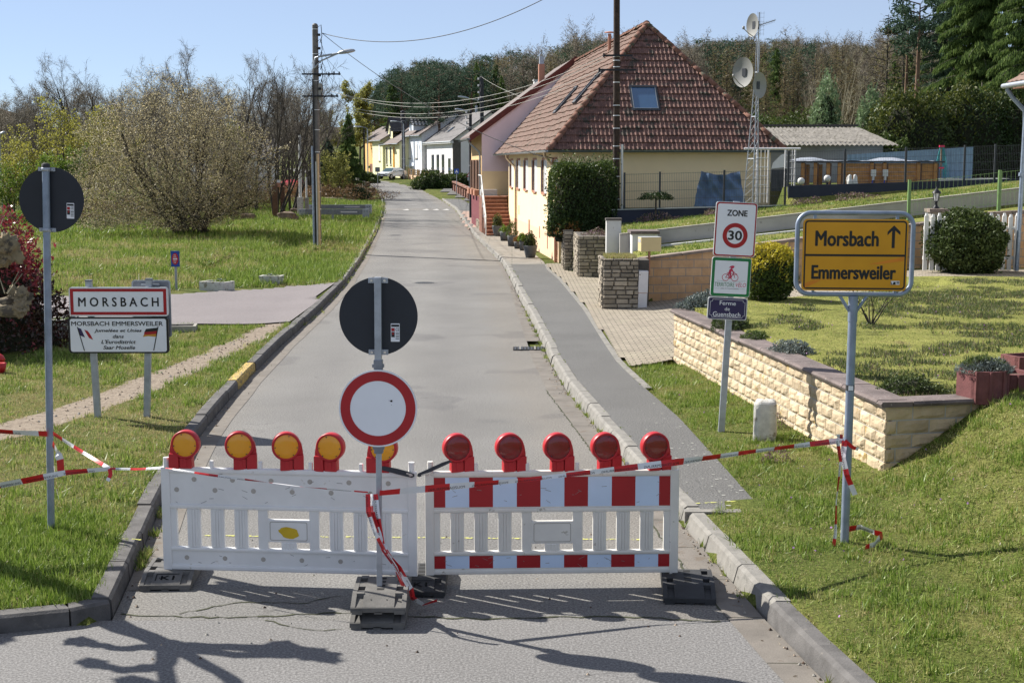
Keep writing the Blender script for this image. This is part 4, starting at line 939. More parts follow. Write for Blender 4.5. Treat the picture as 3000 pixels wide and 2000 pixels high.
# ================================================================= walls, posts and fences on the right
RG_ = random.Random(11)
def rock_face(mb, O, eu, ez, en, L, Hh, bulge, nu=5, nz_=4):
    "one rock-faced block: a bulging front between four side faces; O lower-left corner, en outward"
    vs = []; ph = RG_.uniform(0, 99)
    for j in range(nz_+1):
        for i in range(nu+1):
            u, v = i/nu, j/nz_; e = min(u, 1-u, (v)*1.0, (1-v)*1.0)
            d = 0 if e <= 0 else bulge*(.8+.9*noise.noise(Vector((u*1.6+ph, v*1.3, ph)))+.5*noise.noise(Vector((u*4+ph, v*3, ph))))
            vs.append(O+eu*(L*u)+ez*(Hh*v)+en*d)
    n = nu+1; mb.add(vs, [(j*n+i, j*n+i+1, (j+1)*n+i+1, (j+1)*n+i) for j in range(nz_) for i in range(nu)], False)
    b = []; per = [i for i in range(n)]+[j*n+nu for j in range(1, nz_+1)]+[nz_*n+i for i in range(nu-1, -1, -1)]+[j*n for j in range(nz_-1, 0, -1)]
    m = len(per); ring = [vs[k] for k in per]; mb.add(ring+[p-en*.03 for p in ring], [(i, m+i, m+(i+1) % m, (i+1) % m) for i in range(m)], False)
def block_face(mb, A, B, zt, zb, en, bl, bh, bulge, gap=.010):
    L = (B-A).length; eu = (B-A).normalized(); z = zt; r = 0
    while z > zb:
        x = -bl*(.5 if r % 2 else 0); z0 = z-bh
        while x < L-.02:
            l = bl*RG_.uniform(.82, 1.16); a = max(0, x); b = min(L, x+l)
            if b-a > .05: rock_face(mb, A+eu*(a+gap/2)+Vector((0,0,z0+gap/2)), eu, Vector((0,0,1)), en, b-a-gap, bh-gap, bulge)
            x += l
        z -= bh; r += 1
# ---- retaining wall with rock-faced blocks
A, B, Cc = WA.copy(), WB.copy(), WC.copy()
for v in (A, B, Cc): v.resize_3d()
dAB = (B-A).normalized(); nAB = Vector((-abs(dAB.y), -abs(dAB.x), 0)); nAB = Vector((dAB.y, -dAB.x, 0)); nAB = nAB if nAB.x < 0 else -nAB
dBC = (Cc-B).normalized(); nBC = Vector((dBC.y, -dBC.x, 0)); nBC = nBC if nBC.y < 0 else -nBC
t = thing('retaining_wall', 'long sand-coloured garden wall of rock-faced blocks with dark lichen-spotted coping', 'wall', (0,0,0)); ZT = .95
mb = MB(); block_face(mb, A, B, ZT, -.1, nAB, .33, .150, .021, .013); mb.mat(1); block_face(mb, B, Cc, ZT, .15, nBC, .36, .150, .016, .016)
mb.build('blocks', t, ['block_sand', 'block_shade'])
E3 = Vector((7.6, 27.6, 0)); mb = MB()
def slab(mb, P, Q, n, th, z0, z1, off=0.):
    p = [P-n*off, Q-n*off, Q-n*(off+th), P-n*(off+th)]
    mb.add([Vector((q.x, q.y, z0)) for q in p]+[Vector((q.x, q.y, z1)) for q in p], [(3,2,1,0),(4,5,6,7),(0,1,5,4),(1,2,6,5),(2,3,7,6),(3,0,4,7)])
slab(mb, A, B-dAB*.03, nAB, .25, -.2, ZT, .004); slab(mb, B+dBC*.07, Cc, nBC, .25, -.2, ZT-.002, .004); nAE = Vector((-.6,.8,0)); slab(mb, A+Vector((0,.0,0)), E3, nAE, .22, -.2, ZT-.004, -.0)
mb.build('core', t, ['mortar'])
mb = MB()
def copings(P, Q, n, z, L, th=.055, w=.33, first=0.):
    d = (Q-P).normalized(); D = (Q-P).length; x = first
    while x < D:
        a, b = P+d*(x+.006), P+d*(min(D, x+L)-.006); vs = []; j = RG_.uniform(-.008, .008)
        for q in (a, b): vs += [q+n*.055+Vector((0,0,z+j)), q+n*.068+Vector((0,0,z+th*.5+j)), q+n*.05+Vector((0,0,z+th+j)), q-n*(w-.05)+Vector((0,0,z+th+j)), q-n*(w-.05)+Vector((0,0,z+j))]
        mb.add(vs, [(i, i+1, 6+i, 5+i) for i in range(4)]+[(4,3,2,1,0),(5,6,7,8,9),(4,0,5,9)]); x += L
copings(A-dAB*.05, B+dAB*.03, nAB, ZT, 1.05); copings(B+dBC*.28, Cc+dBC*.1, nBC, ZT-.001, .95); copings(A+nAB*0, E3, nAE, ZT-.002, 1.0)
mb.build('coping', t, ['coping'])
# ---- white milestone and maroon half-round planter blocks
p = on(2240, 1288); t = thing('milestone', 'small white painted stone with rounded top standing before the sand-coloured wall', 'milestone', p, math.radians(-14))
mb = MB(); w_, d_ = .145, .11; prof = []
bm = bmesh.new(); bmesh.ops.create_cube(bm, size=1)
for v in bm.verts: v.co = Vector((v.co.x*2*w_*(.92 if v.co.z > 0 else 1), v.co.y*2*d_*(.92 if v.co.z > 0 else 1), (v.co.z+.5)*.60-.1))
bmesh.ops.bevel(bm, geom=[e for e in bm.edges if min(v.co.z for v in e.verts) > .3], offset=.075, segments=4, profile=.55, affect='EDGES'); bmesh.ops.subdivide_edges(bm, edges=list(bm.edges), cuts=2, use_grid_fill=True)
for v in bm.verts: v.co += Vector((noise.noise(v.co*9), noise.noise(v.co*9+Vector((5,5,5))), noise.noise(v.co*9+Vector((9,0,0)))))*.012
bm.verts.index_update(); mb.smooth = True; mb.add([v.co.copy() for v in bm.verts], [[v.index for v in f.verts] for f in bm.faces]); bm.free()
mb.build('stone', t, ['white_spray'])
def planter(px, py, Y, label, first=None):
    p = at(px, py, Y)
    if first: return dup(first, p, label=label)
    t = thing('planter_block', label, 'planter', p, math.radians(20), 'maroon planter blocks on the lawn'); mb = MB(); n = 12; vs = []
    P = [(-.22,.20)]+[(.17*-math.cos(k/8*math.pi)*1.3, -.05-.15*math.sin(k/8*math.pi)) for k in range(9)]+[(.22,.20)]
    m_ = len(P); mb.add([(x,y,-.35) for x,y in P]+[(x,y,0) for x,y in P]+[(x*.8,y*.8+.02,0) for x,y in P]+[(x*.8,y*.8+.02,-.08) for x,y in P],
        [(k*m_+i, k*m_+(i+1) % m_, (k+1)*m_+(i+1) % m_, (k+1)*m_+i) for k in range(3) for i in range(m_)]); 
    for k in (1, 3, 5, 7): x, y = P[k+1]; mb.box(x-.012, y-.016, -.35, x+.012, y+.01, -.004)
    mb.mat(1); mb.add([(x*.8,y*.8+.02,-.04) for x,y in P], [list(range(m_))]); mb.build('body', t, ['maroon_block', 'soil']); return t
PLB = planter(2888, 1082, 14.9, 'maroon ribbed planter block with a grey-green plant, at the end of the stone wall')
planter(2968, 1090, 15.3, 'maroon planter block right of the planted one, cut by the picture edge', PLB)
planter(3010, 1040, 16.4, 'maroon planter block higher on the lawn at the picture edge', PLB)
# ---- rubble pillars
def rubble(mb, A, B, z0, z1, en):
    eu = (B-A).normalized(); L = (B-A).length; z = z0
    while z < z1-.03:
        h = min(RG_.uniform(.075, .135), z1-z); x = 0
        while x < L-.03:
            l = min(RG_.uniform(.13, .36), L-x); d = RG_.uniform(.0, .028); g = .009; j = lambda: RG_.uniform(-.008, .008); q = []
            for (u, v) in ((g+j()*.5, g), (l-g+j()*.5, g), (l-g+j(), h-g+j()), (g+j(), h-g+j())): q.append(A+eu*(x+u)+Vector((0,0,z+v)))
            c = sum(q, Vector())/4; f = [c+(p-c)*.86+en*(.02+d+j()*.6) for p in q]; b = [p-en*.03 for p in q]
            mb.add(f+[p+en*.006 for p in q]+b, [(0,1,2,3)]+[(4+i, 4+(i+1) % 4, (i+1) % 4, i) for i in range(4)]+[(8+i, 8+(i+1) % 4, 4+(i+1) % 4, 4+i) for i in range(4)]); x += l
        z += h
def pillar(label, x0, x1, y0, y1, z0, z1, name='stone_pillar', grassy=True):
    t = thing(name, label, 'stone pillar', ((x0+x1)/2, y0, z0)); o = Vector(((x0+x1)/2, y0, z0)); mb = MB()
    rubble(mb, Vector((x0,y0,z0))-o, Vector((x1,y0,z0))-o, 0, z1-z0, Vector((0,-1,0))); rubble(mb, Vector((x0,y1,z0))-o, Vector((x0,y0,z0))-o, 0, z1-z0, Vector((-1,0,0)))
    mb.build('stones', t, ['rubble']); mb = MB(); mb.box(x0-o.x+.004, .004, -.2, x1-o.x, y1-y0, z1-z0-.01); mb.build('core', t, ['mortar_dark']); return t
pillar('nearest dry-stone pillar with grass on top, next to the narrow white cabinet', 2.10, 2.92, 32.25, 33.5, .08, 1.32)
pillar('dry-stone pillar farther back below the white post, with purple flowers on top', 1.97, 2.84, 41.5, 44.3, .08, 1.36)
pillar('thin dry-stone pillar at the house end, left of the flower-topped pillar', 1.66, 1.95, 44.6, 46.4, .08, 1.40)
mb = MB(); mb.box(2.93,32.62,.0,3.2,33.5,1.26); tag(mb.build('wall_end', None, ['mortar_dark']), 'dark mortared wall end between the dry-stone pillar and the brick wall', 'wall')
# narrow cabinet and letterbox
p = on(1882, 903); t = thing('cabinet', 'narrow white utility cabinet with a rusty seam, leaning beside the dry-stone pillar', 'cabinet', (3.01, 32.3, .1), 0); t.rotation_euler = (0, math.radians(1.5), 0)
mb = MB(); mb.box(-.1,-.06,0,.11,.2,.42,.008); mb.build('base', t, ['cabinet_white']); mb = MB(); mb.box(-.105,-.065,.425,.115,.2,.93,.01); mb.build('door', t, ['cabinet_white']); mb = MB(); mb.box(-.1,-.063,.418,.11,.15,.428); mb.mat(1); mb.box(-.085,-.069,.83,-.07,-.064,.86); mb.build('seam', t, ['terra_pipe', 'iron_black'])
t = thing('letterbox', 'beige metal letterbox on a short post above the brick wall', 'letterbox', (3.27, 33.35, 1.36), math.radians(9)); mb = MB(); mb.box(-.24,-.16,.06,.25,.16,.40,.008); mb.build('box', t, ['letterbox'])
mb = MB(); mb.box(-.2445,-.12,.27,-.241,.12,.36,.002); mb.box(-.24,-.163,.395,.25,.163,.404); mb.build('flap', t, ['sign_edge']); mb = MB(); mb.rod((0,0,-.5),(0,0,.06),.03); mb.build('post', t, ['terra_pipe'])
# ---- brick wall rising along the drive
def sloped(mb, x0, x1, y0, y1, zb0, zb1, zt0, zt1):
    mb.add([(x0,y0,zb0),(x1,y0,zb1),(x1,y1,zb1),(x0,y1,zb0),(x0,y0,zt0),(x1,y0,zt1),(x1,y1,zt1),(x0,y1,zt0)], [(3,2,1,0),(4,5,6,7),(0,1,5,4),(1,2,6,5),(2,3,7,6),(3,0,4,7)])
def rise(x): return 1.20+.108*(x-3.2)
t = thing('brick_wall', 'long orange brick garden wall climbing behind the drive, with brown coping', 'brick wall', (3.2, 33.5, 0), math.radians(9))
mb = MB(); sloped(mb, 0, 7.3, 0, .24, -.3, -.3, 1.20, 2.01); mb.build('bricks', t, ['brick_orange'])
mb = MB(); x = -.1
while x < 7.2: b = min(7.32, x+1.0); sloped(mb, x+.01, b-.01, -.05, .29, 1.202+.111*x, 1.202+.111*b, 1.265+.111*x, 1.265+.111*b); x += 1
mb.build('coping', t, ['coping_old'])
t = thing('brick_wall', 'short orange brick wall at the right edge, behind the white fence and round bush', 'brick wall', (11.6, 34.6, 0), math.radians(2))
mb = MB(); sloped(mb, 0, 6, 0, .24, 0, 0, 2.2, 2.5); mb.build('bricks', t, ['brick_orange']); mb = MB(); sloped(mb, -.05, 6, -.05, .29, 2.2, 2.51, 2.29, 2.60); mb.build('coping', t, ['coping_old'])
# stone pier with lantern
t = thing('gate_pier', 'pale stone gate pier at the right end of the brick wall, under a lantern', 'pier', (10.55, 34.9, .8)); mb = MB(); rubble(mb, Vector((-.2,-.2,0)), Vector((.2,-.2,0)), 0, 1.5, Vector((0,-1,0))); mb.mat(1); mb.box(-.196,-.196,0,.2,.2,1.49); mb.build('stones', t, ['rubble', 'mortar']); mb = MB(); mb.box(-.24,-.24,1.49,.24,.24,1.58,.01); mb.build('cap', t, ['coping_old'])
t = thing('lantern', 'black garden lantern on the stone gate pier', 'lantern', (10.53, 34.9, 2.38)); mb = MB()
mb.lathe([(.09,0),(.09,.02),(.045,.06),(.03,.14),(.05,.18),(.02,.2)], n=10); mb.build('foot', t, ['iron_black']); mb = MB(); mb.lathe([(.05,.19),(.085,.38)], n=6); mb.build('glass', t, ['lamp_glass'])
mb = MB(); mb.lathe([(.12,.38),(.11,.41),(.04,.47),(.015,.5),(.01,.56)], n=6)
for k in range(6): a = k*math.pi/3; mb.rod((.052*math.cos(a),.052*math.sin(a),.19),(.088*math.cos(a),.088*math.sin(a),.38),.007,n=4)
mb.build('roof', t, ['iron_black'])
# white picket fence behind the round bush
t = thing('picket_fence', 'white picket fence half hidden behind the round bush', 'fence', (9.72, 32.9, 1.0)); mb = MB(); mb.box(-.05,.03,.25,2.2,.06,.33); mb.box(-.05,.03,.95,2.2,.06,1.03); mb.build('rail', t, ['white_paint'])
for k in range(15):
    x = k*.152; mb = MB(); mb.box(x-.05,-.01,0,x+.05,.03,1.28-.03*(k % 2),.006); mb.rod((x,.01,1.27-.03*(k % 2)),(x,.01,1.34-.03*(k % 2)),.045,.03,8); mb.build('picket', t, ['white_paint'])
# ---- white gate posts and rendered walls
t = thing('gate_post', 'square white rendered post with dark cap, in front of the dark utility pole', 'post', (2.83, 39.1, .1)); mb = MB(); mb.box(-.205,-.15,0,.205,.2,1.82); mb.build('body', t, ['white_render']); mb = MB(); mb.box(-.225,-.17,1.82,.225,.22,1.88,.006); mb.build('cap', t, ['mortar_dark'])
t = thing('gate_post', 'low wide white rendered pier with dark stone cap behind the letterbox', 'post', (3.5, 37.6, .4)); mb = MB(); mb.box(-.28,-.1,0,.40,.9,1.22); mb.build('body', t, ['white_render']); mb = MB(); mb.box(-.33,-.15,1.22,.45,.95,1.30,.01); mb.build('cap', t, ['coping'])
t = thing('rendered_wall', 'long grey-white rendered retaining wall climbing to the right below the lawn', 'wall', (2.95, 38.3, 0)); mb = MB(); N_ = 12
for k in range(N_): x0, x1 = k*1.05, (k+1)*1.05; sloped(mb, x0, x1, 0, .2, -.2, -.2, 1.55+.115*x0, 1.55+.115*x1)
mb.build('body', t, ['grey_render' ]); mb = MB()
for k in range(N_): x0, x1 = k*1.05, (k+1)*1.05; sloped(mb, x0, x1, -.01, .21, 1.552+.115*x0, 1.552+.115*x1, 1.585+.115*x0, 1.585+.115*x1)
mb.build('coping', t, ['concrete'])
mb = MB(); sloped(mb, 3.8, 9.5, 37.92, 38.2, 1.0, 1.6, 1.27, 1.9); tag(mb.build('kerb_strip', None, ['white_render']), 'white strip at the foot of the grey rendered wall', 'kerb')
# ---- dark plinth walls
t = thing('plinth_wall', 'dark blue-grey plinth wall below the mesh fence of the house', 'wall', (3.2, 45.0, 0)); mb = MB(); sloped(mb, 0, 5.9, 0, .15, 1.0, 1.4, 2.0, 2.15); mb.build('body', t, ['slate_blue']); mb = MB(); sloped(mb, -.02, 5.92, -.02, .17, 2.002, 2.152, 2.03, 2.18); mb.build('cap', t, ['zinc'])
t = thing('plinth_wall', 'long dark blue-grey plinth wall below the wooden pool', 'wall', (8.95, 45.6, 0)); mb = MB(); sloped(mb, 0, 7.9, 0, .15, 1.6, 2.2, 2.77, 3.02); mb.build('body', t, ['slate_blue'])
# ---- mesh fences
def meshfence(name, label, P, hgt, posts, mat, step=.055, wr=.0035, bars=5, post_r=.03, zb=None):
    t = thing(name, label, 'fence', P[0]); L = (P[1]-P[0]).length; d = (P[1]-P[0]); mb = MB(); n = int(L/step); o = P[0]
    for k in range(n+1): q = d*(k/n); mb.rod(q, q+Vector((0,0,hgt)), wr, n=3, caps=False)
    for k in range(bars): z = hgt*(k/(bars-1)*.96+.02); mb.rod(Vector((0,0,z)), d+Vector((0,0,z)), wr*1.6, n=3, caps=False)
    mb.build('wire_panel', t, [mat])
    for f in posts: mb = MB(); q = d*f; mb.box(q.x-post_r, q.y-post_r-.02, q.z-.05, q.x+post_r, q.y+post_r-.02, q.z+hgt+.04); mb.build('post', t, [mat])
    return t
meshfence('mesh_fence', 'dark wire mesh fence on the plinth in front of the house wall', (Vector((3.6,45.1,2.04)), Vector((8.75,45.1,2.17))), 1.12, (0, .22, .62, 1), 'anthracite')
meshfence('mesh_fence', 'dark wire mesh fence on the plinth in front of the wooden pool', (Vector((8.95,45.7,2.8)), Vector((16.55,45.7,3.04))), 1.06, (0, .24, .5, .75, .88, 1), 'anthracite')
meshfence('wire_fence', 'green wire fence with bright green posts on the brick wall at the right', (Vector((9.85,34.9,2.0)), Vector((13.6,35.0,2.4))), 1.05, (.0, .60), 'fence_green' if M('fence_green', (.14,.24,.085), .6) else '', .11, .003, 5, .035)
# ---- blue corrugated fence and more behind the plinth
def corrugated(mb, x0, x1, y, zb, zt0, zt1, period=.2, amp=.03):
    n = int((x1-x0)/period*4); vs = []
    for k in range(n+1):
        x = x0+(x1-x0)*k/n; yy = y+(amp if (k % 4) in (1, 2) else 0); vs += [(x, yy, zb), (x, yy, zt0+(zt1-zt0)*k/n)]
    mb.add(vs, [(2*k, 2*k+2, 2*k+3, 2*k+1) for k in range(n)])
t = thing('metal_fence', 'light blue corrugated metal fence behind the wooden pool', 'fence', (13.35, 56.2, 2.78)); mb = MB(); corrugated(mb, 0, 5.0, 0, .12, 1.05, 1.36); mb.build('sheet', t, ['panel_blue'])
mb = MB(); mb.box(13.2,55.2,2.6,19.5,56.3,2.9); tag(mb.build('terrace_slab', None, ['white_render']), 'pale terrace slab before the blue corrugated fence', 'terrace')
t = thing('net_pole', 'teal net wrapped round a wooden pole before the blue fence', 'net', (17.0, 55.9, 2.9)); mb = MB(); mb.rod((0,0,0),(0,0,1.3),.035); mb.build('pole', t, ['old_wood']); mb = MB(); M('teal', (.05,.32,.34), .8)
for k in range(16): a = RG_.uniform(-1, 1); mb.rod((a*.35,-.05,.05),(a*.08,-.05,1.25),.012,n=3)
mb.mat(1); mb.box(-.1,-.08,1.22,.1,.02,1.3); mb.box(-.1,-.08,.38,.1,.02,.44); mb.build('net', t, ['teal', 'rose'])
# wooden pool
t = thing('wooden_pool', 'above-ground pool clad in orange-brown boards with a dark covered rim', 'pool', (10.2, 50, 2.65)); mb = MB()
for k in range(5): mb.box(1.35,.0,.1+k*.15,4.9,.05,.243+k*.15,.006)
mb.box(4.86,.0,.1,4.91,2.6,.85); mb.build('boards', t, ['pine_wood'])
for x in (0.1, .55, 1.0, 1.4, 2.55, 3.0, 4.2, 4.8):
    mb = MB(); mb.box(x-.06,-.07,0,x+.06,.0,.86); mb.mat(1); mb.box(x+.065,-.05,.0,x+.12,.0,.84); mb.build('upright', t, ['pine_wood', 'brown_wood'])
for a, b in ((.16,.42),(.62,.88)): mb = MB(); mb.box(a,.3,.0,b,.34,.8); mb.build('back_board', t, ['pine_wood'])
mb = MB(); mb.box(-.3,-.14,.86,5.1,.3,.92,.01); mb.box(-.3,.3,.86,5.1,2.7,.90); mb.build('rim', t, ['anthracite'])
mb = MB(); nX, nY = 44, 10; vs = []
for j in range(nY+1):
    for i in range(nX+1): x = -.2+5.2*i/nX; y = -.1+1.6*j/nY; vs.append((x, y, .93+.13*max(0, math.sin(x*2.2+.6)*math.sin(j/nY*3.14))+.02*noise.noise(Vector((x*5, y*5, 0)))))
mb.add(vs, [(j*(nX+1)+i, j*(nX+1)+i+1, (j+1)*(nX+1)+i+1, (j+1)*(nX+1)+i) for j in range(nY) for i in range(nX)], True); mb.build('cover', t, ['tarp_grey'])
def globe(px, py, Y, label):
    p = at(px, py, Y); t = thing('globe_lamp', label, 'lamp', (p.x, p.y, p.z-.25), 0, 'globe lamps before the pool'); mb = MB(); mb.lathe([(.001,.13),(.06,.14),(.11,.19),(.12,.25),(.11,.31),(.06,.36),(.001,.37)], n=16); mb.build('globe', t, ['white_paint']); mb = MB(); mb.rod((0,0,-.1),(0,0,.14),.04); mb.build('stem', t, ['iron_black'])
globe(2347, 531, 47, 'white globe lamp low before the pool, the left one of two'); globe(2424, 523, 48, 'white globe lamp standing taller, the right one of two')
p = at(2497, 543, 47); t = thing('statue', 'small white statue of two winged figures on the terrace before the pool', 'statue', p); mb = MB()
for sx in (-1, 1):
    mb.lathe([(.09,0),(.10,.08),(.075,.18),(.05,.24),(.055,.28),(.05,.34),(.001,.37)], (sx*.085,0,0), 12); mb.lathe([(.001,.05),(.045,.12),(.04,.26),(.001,.33)], (sx*.14,.06,0), 8)
mb.build('figures', t, ['white_paint'])
for px, lab in ((2557, 'white pool skimmer box with a blue hose, the left one'), (2592, 'white pool filter box with a short blue hose, the right one')):
    p = at(px, 532, 49.8); t = thing('pool_pump', lab, 'pool pump', p); mb = MB(); mb.box(-.09,-.08,.18,.09,.0,.42,.01); mb.lathe([(.05,.05),(.05,.18)], (0,-.04,0), 10); mb.build('housing', t, ['white_paint']); mb = MB(); mb.tube([(0,-.04,.12),(-.02,-.05,.04),(-.05,-.06,-.15)], .028, 8); M('hose', (.02,.04,.35), .5); mb.build('hose', t, ['hose'])
# ---- shed with fibre-cement roof
t = thing('shed', 'grey shed with a mossy corrugated roof behind the lattice mast', 'shed', (10.1, 57, 2.6)); mb = MB(); mb.box(.3,.5,0,5.0,4.5,1.75); mb.build('wall', t, ['grey_render'])
mb = MB(); n = 120; vs = []
for j in range(7):
    for i in range(n+1):
        x = -.3+5.8*i/n-j*.12*(1 if i == n else i/n); vs.append((x, j*.65, 1.62+j*.135+.028*math.sin(i*2*math.pi/4.0)+(.02 if j % 2 else 0)))
mb.add(vs, [(j*(n+1)+i, j*(n+1)+i+1, (j+1)*(n+1)+i+1, (j+1)*(n+1)+i) for j in range(6) for i in range(n)]); mb.build('roof', t, ['fibre_cement'])
mb = MB(); mb.box(-.3,3.9,2.46,4.8,4.05,2.55); mb.build('ridge', t, ['mortar_dark'])
# ---- lattice mast with dishes
def bar_lat(mb, P, r=.016): mb.rod(P[0], P[1], r, n=6)
bq = at(2201, 598, 45.4); t = thing('lattice_mast', 'grey steel lattice mast beside the tiled house, carrying dishes and an antenna', 'mast', bq); Hm = at(2212, 60, 45.4).z-bq.z; mb = MB(); s0, s1 = .27, .06; zq = Hm*.70
def leg(k, z): a = k*2.0944+.5; r = s0+(s1-s0)*min(1, z/zq); return Vector((r*math.cos(a)+.13*z/Hm, r*math.sin(a), z))
for k in range(3):
    mb.rod(leg(k, 0), leg(k, zq*.45), .019, n=6); mb.rod(leg(k, zq*.45), leg(k, zq), .016, n=6); mb.rod(leg(k, zq), leg(k, Hm*.9), .013, n=6)
for i in range(16):
    z0, z1 = zq*i/16, zq*(i+1)/16
    for k in range(3): mb.rod(leg(k, z0), leg((k+1) % 3, z1), .007, n=4)
for z in (.25, .48, .72): 
    for k in range(3): mb.rod(leg(k, Hm*z), leg((k+1) % 3, Hm*z), .014, n=5)
mb.build('lattice', t, ['galv']); mb = MB(); mb.rod((.1,0,Hm*.66),(.125,0,Hm+.25),.022); mb.build('tip', t, ['galv'])
def dish(px, py, r, az, el, label, feed):
    p = at(px, py, 45.25); t = thing('satellite_dish', label, 'satellite dish', p, 0, 'dishes on the lattice mast'); t.rotation_euler = (math.radians(el), 0, math.radians(az)); mb = MB(); vs = []; n = 28
    for k in range(7): q = r*k/6; vs += [(q*math.cos(2*math.pi*i/n), .16*r*(1-(k/6)**2)*1.2, q*math.sin(2*math.pi*i/n)*1.08) for i in range(n)]
    mb.add(vs, [(k*n+i, k*n+(i+1) % n, (k+1)*n+(i+1) % n, (k+1)*n+i) for k in range(6) for i in range(n)], True); mb.build('reflector', t, ['dish_grey'])
    mb = MB(); mb.box(-.08,.05,-.12,.08,.22,.12); mb.build('mount', t, ['anthracite'])
    if feed: mb = MB(); mb.tube([(0,.02,-r),(0,-.35*r,-r*.8),(0,-.95*r,-r*.35)], .014, 6); mb.lathe([(.001,-.05),(.04,-.04),(.04,.05),(.001,.06)], (0,-.95*r,-r*.3), 10); mb.build('feed_arm', t, ['dish_grey'])
dish(2204, 74, .34, -66, 0, 'grey dish at the very top of the lattice mast', True); dish(2176, 212, .44, -52, 0, 'largest pale dish half way up the mast, facing left', True); dish(2226, 250, .38, 46, 0, 'pale dish on the right side of the lattice mast', False)
p = at(2216, 77, 45.4); t = thing('tv_antenna', 'comb-like television antenna pointing right at the mast top', 'antenna', p); mb = MB(); mb.rod((0,0,0),(.62,.1,.2),.012); 
for k in range(12): q = Vector((.05+k*.05, .008*k, .016*k)); l = .09-.003*k; mb.rod(q+Vector((.03,-l*.3,l)), q-Vector((.03,-l*.3,l)), .005, n=4); mb.rod(q+Vector((0,l,.0)), q-Vector((0,l,.0)), .005, n=4)
mb.build('boom', t, ['galv_dark']); mb = MB()
for k in range(6): mb.rod((.02,-.02,-.25+k*.13),(.25,-.02,-.25+k*.13),.004,n=3)
for k in range(3): mb.rod((.03+k*.1,-.02,-.3),(.03+k*.1,-.02,.45),.004,n=3)
mb.build('reflector_grid', t, ['galv_dark'])
# trellises, door, tarpaulin
def trellis(px0, px1, py0, py1, Y, label):
    a, b = at(px0, py1, Y), at(px1, py0, Y); t = thing('trellis', label, 'trellis', a, 0, 'white trellis frames'); w_, h_ = b.x-a.x, b.z-a.z; mb = MB()
    for x in (0, w_): mb.rod((x,0,0),(x,0,h_),.028,n=6)
    mb.build('frame', t, ['cabinet_white']); mb = MB()
    for k in range(1, 6): mb.rod((0,0,h_*k/6),(w_,0,h_*k/6),.012,n=5)
    for k in (.35, .7): mb.rod((w_*k,0,0),(w_*k,0,h_),.012,n=5)
    mb.build('bars', t, ['cabinet_white'])
trellis(2215, 2252, 437, 594, 45.6, 'white trellis frame with creeper stems right of the mast'); trellis(2299, 2330, 437, 548, 46.2, 'narrow white trellis frame before the left end of the pool')
mb = MB(); a = at(2180, 436, 45.5); b = at(2345, 436, 45.5); mb.rod(a, b, .035, n=8); tag(mb.build('pergola_beam', None, ['cabinet_white']), 'white pergola beam joining the two trellis frames', 'beam')
t = thing('terrace_screen', 'dark anthracite screen with a white cloth behind the trellises', 'screen', at(2258, 560, 47.5)); mb = MB(); mb.box(0,0,0,.55,.05,.72); mb.build('screen', t, ['anthracite']); mb = MB(); mb.add([(0,-.02,.75),(.45,-.02,.8),(.42,-.02,1.25),(.3,-.03,1.2),(.05,-.02,.95)], [(0,1,2,3,4)]); mb.build('cloth', t, ['white_paint'])
t = thing('tarpaulin', 'crumpled blue tarpaulin hung behind the mesh fence', 'tarpaulin', at(2032, 606, 46.2)); mb = MB(); n = 26; vs = []
for j in range(n+1):
    for i in range(n+1):
        u, v = i/n, j/n; x = (.28*v)+u*(1.75-.5*v); z = v*(1.17-.12*math.sin(u*3.1)+.05*noise.noise(Vector((u*4,0,1)))); vs.append((x, .3*v+.22*noise.noise(Vector((u*5+v*2.5, v*1.2, 2)))+.12*noise.noise(Vector((u*13+v*5, v*4, 7))), z))
mb.add(vs, [(j*(n+1)+i, j*(n+1)+i+1, (j+1)*(n+1)+i+1, (j+1)*(n+1)+i) for j in range(n) for i in range(n)], True); mb.build('sheet', t, ['tarp_blue'])
# ---- neighbour's house at the right edge: only its roof corner and downpipe are in view
t = thing('neighbour_house', 'corner of a house at the right edge: tiled eave, white gutter and grey downpipe', 'house', (12.05, 23.5, 1.0)); mb = MB(); mb.box(.05,0,0,8,9.1,4.3); mb.build('wall', t, ['white_render'])
mb = MB(); ev = Vector((math.cos(.55), 0, math.sin(.55))); en = Vector((-math.sin(.55), 0, math.cos(.55)))
for r in range(12):
    for c in range(34):
        o_ = Vector((-.55,-.3+c*.29,4.33))+ev*(r*.33); q = [o_+en*.03, o_+Vector((0,.14,0))+en*.055, o_+Vector((0,.28,0))+en*.03]; mb.add(q+[x+ev*.36-en*.03 for x in q]+[x-en*.03 for x in q], [(0,1,4,3),(1,2,5,4),(1,0,6,7),(2,1,7,8)])
mb.build('roof', t, ['tile_brown']); mb = MB(); mb.box(-.45,-.3,4.2,.1,9.4,4.3); mb.build('soffit', t, ['brown_wood'])
mb = MB(); mb.tube([(-.62,-.3,4.27),(-.62,9.55,4.27)], .06, 12); mb.build('gutter', t, ['galv']); mb = MB(); mb.tube([(-.62,9.3,4.2),(-.5,9.25,4.0),(-.22,9.2,3.7),(-.2,9.2,3.4),(-.24,9.2,0)], .05, 10); mb.rod((-.24,9.2,2.2),(-.235,9.2,2.28),.058); mb.build('downpipe', t, ['steel_blue'])
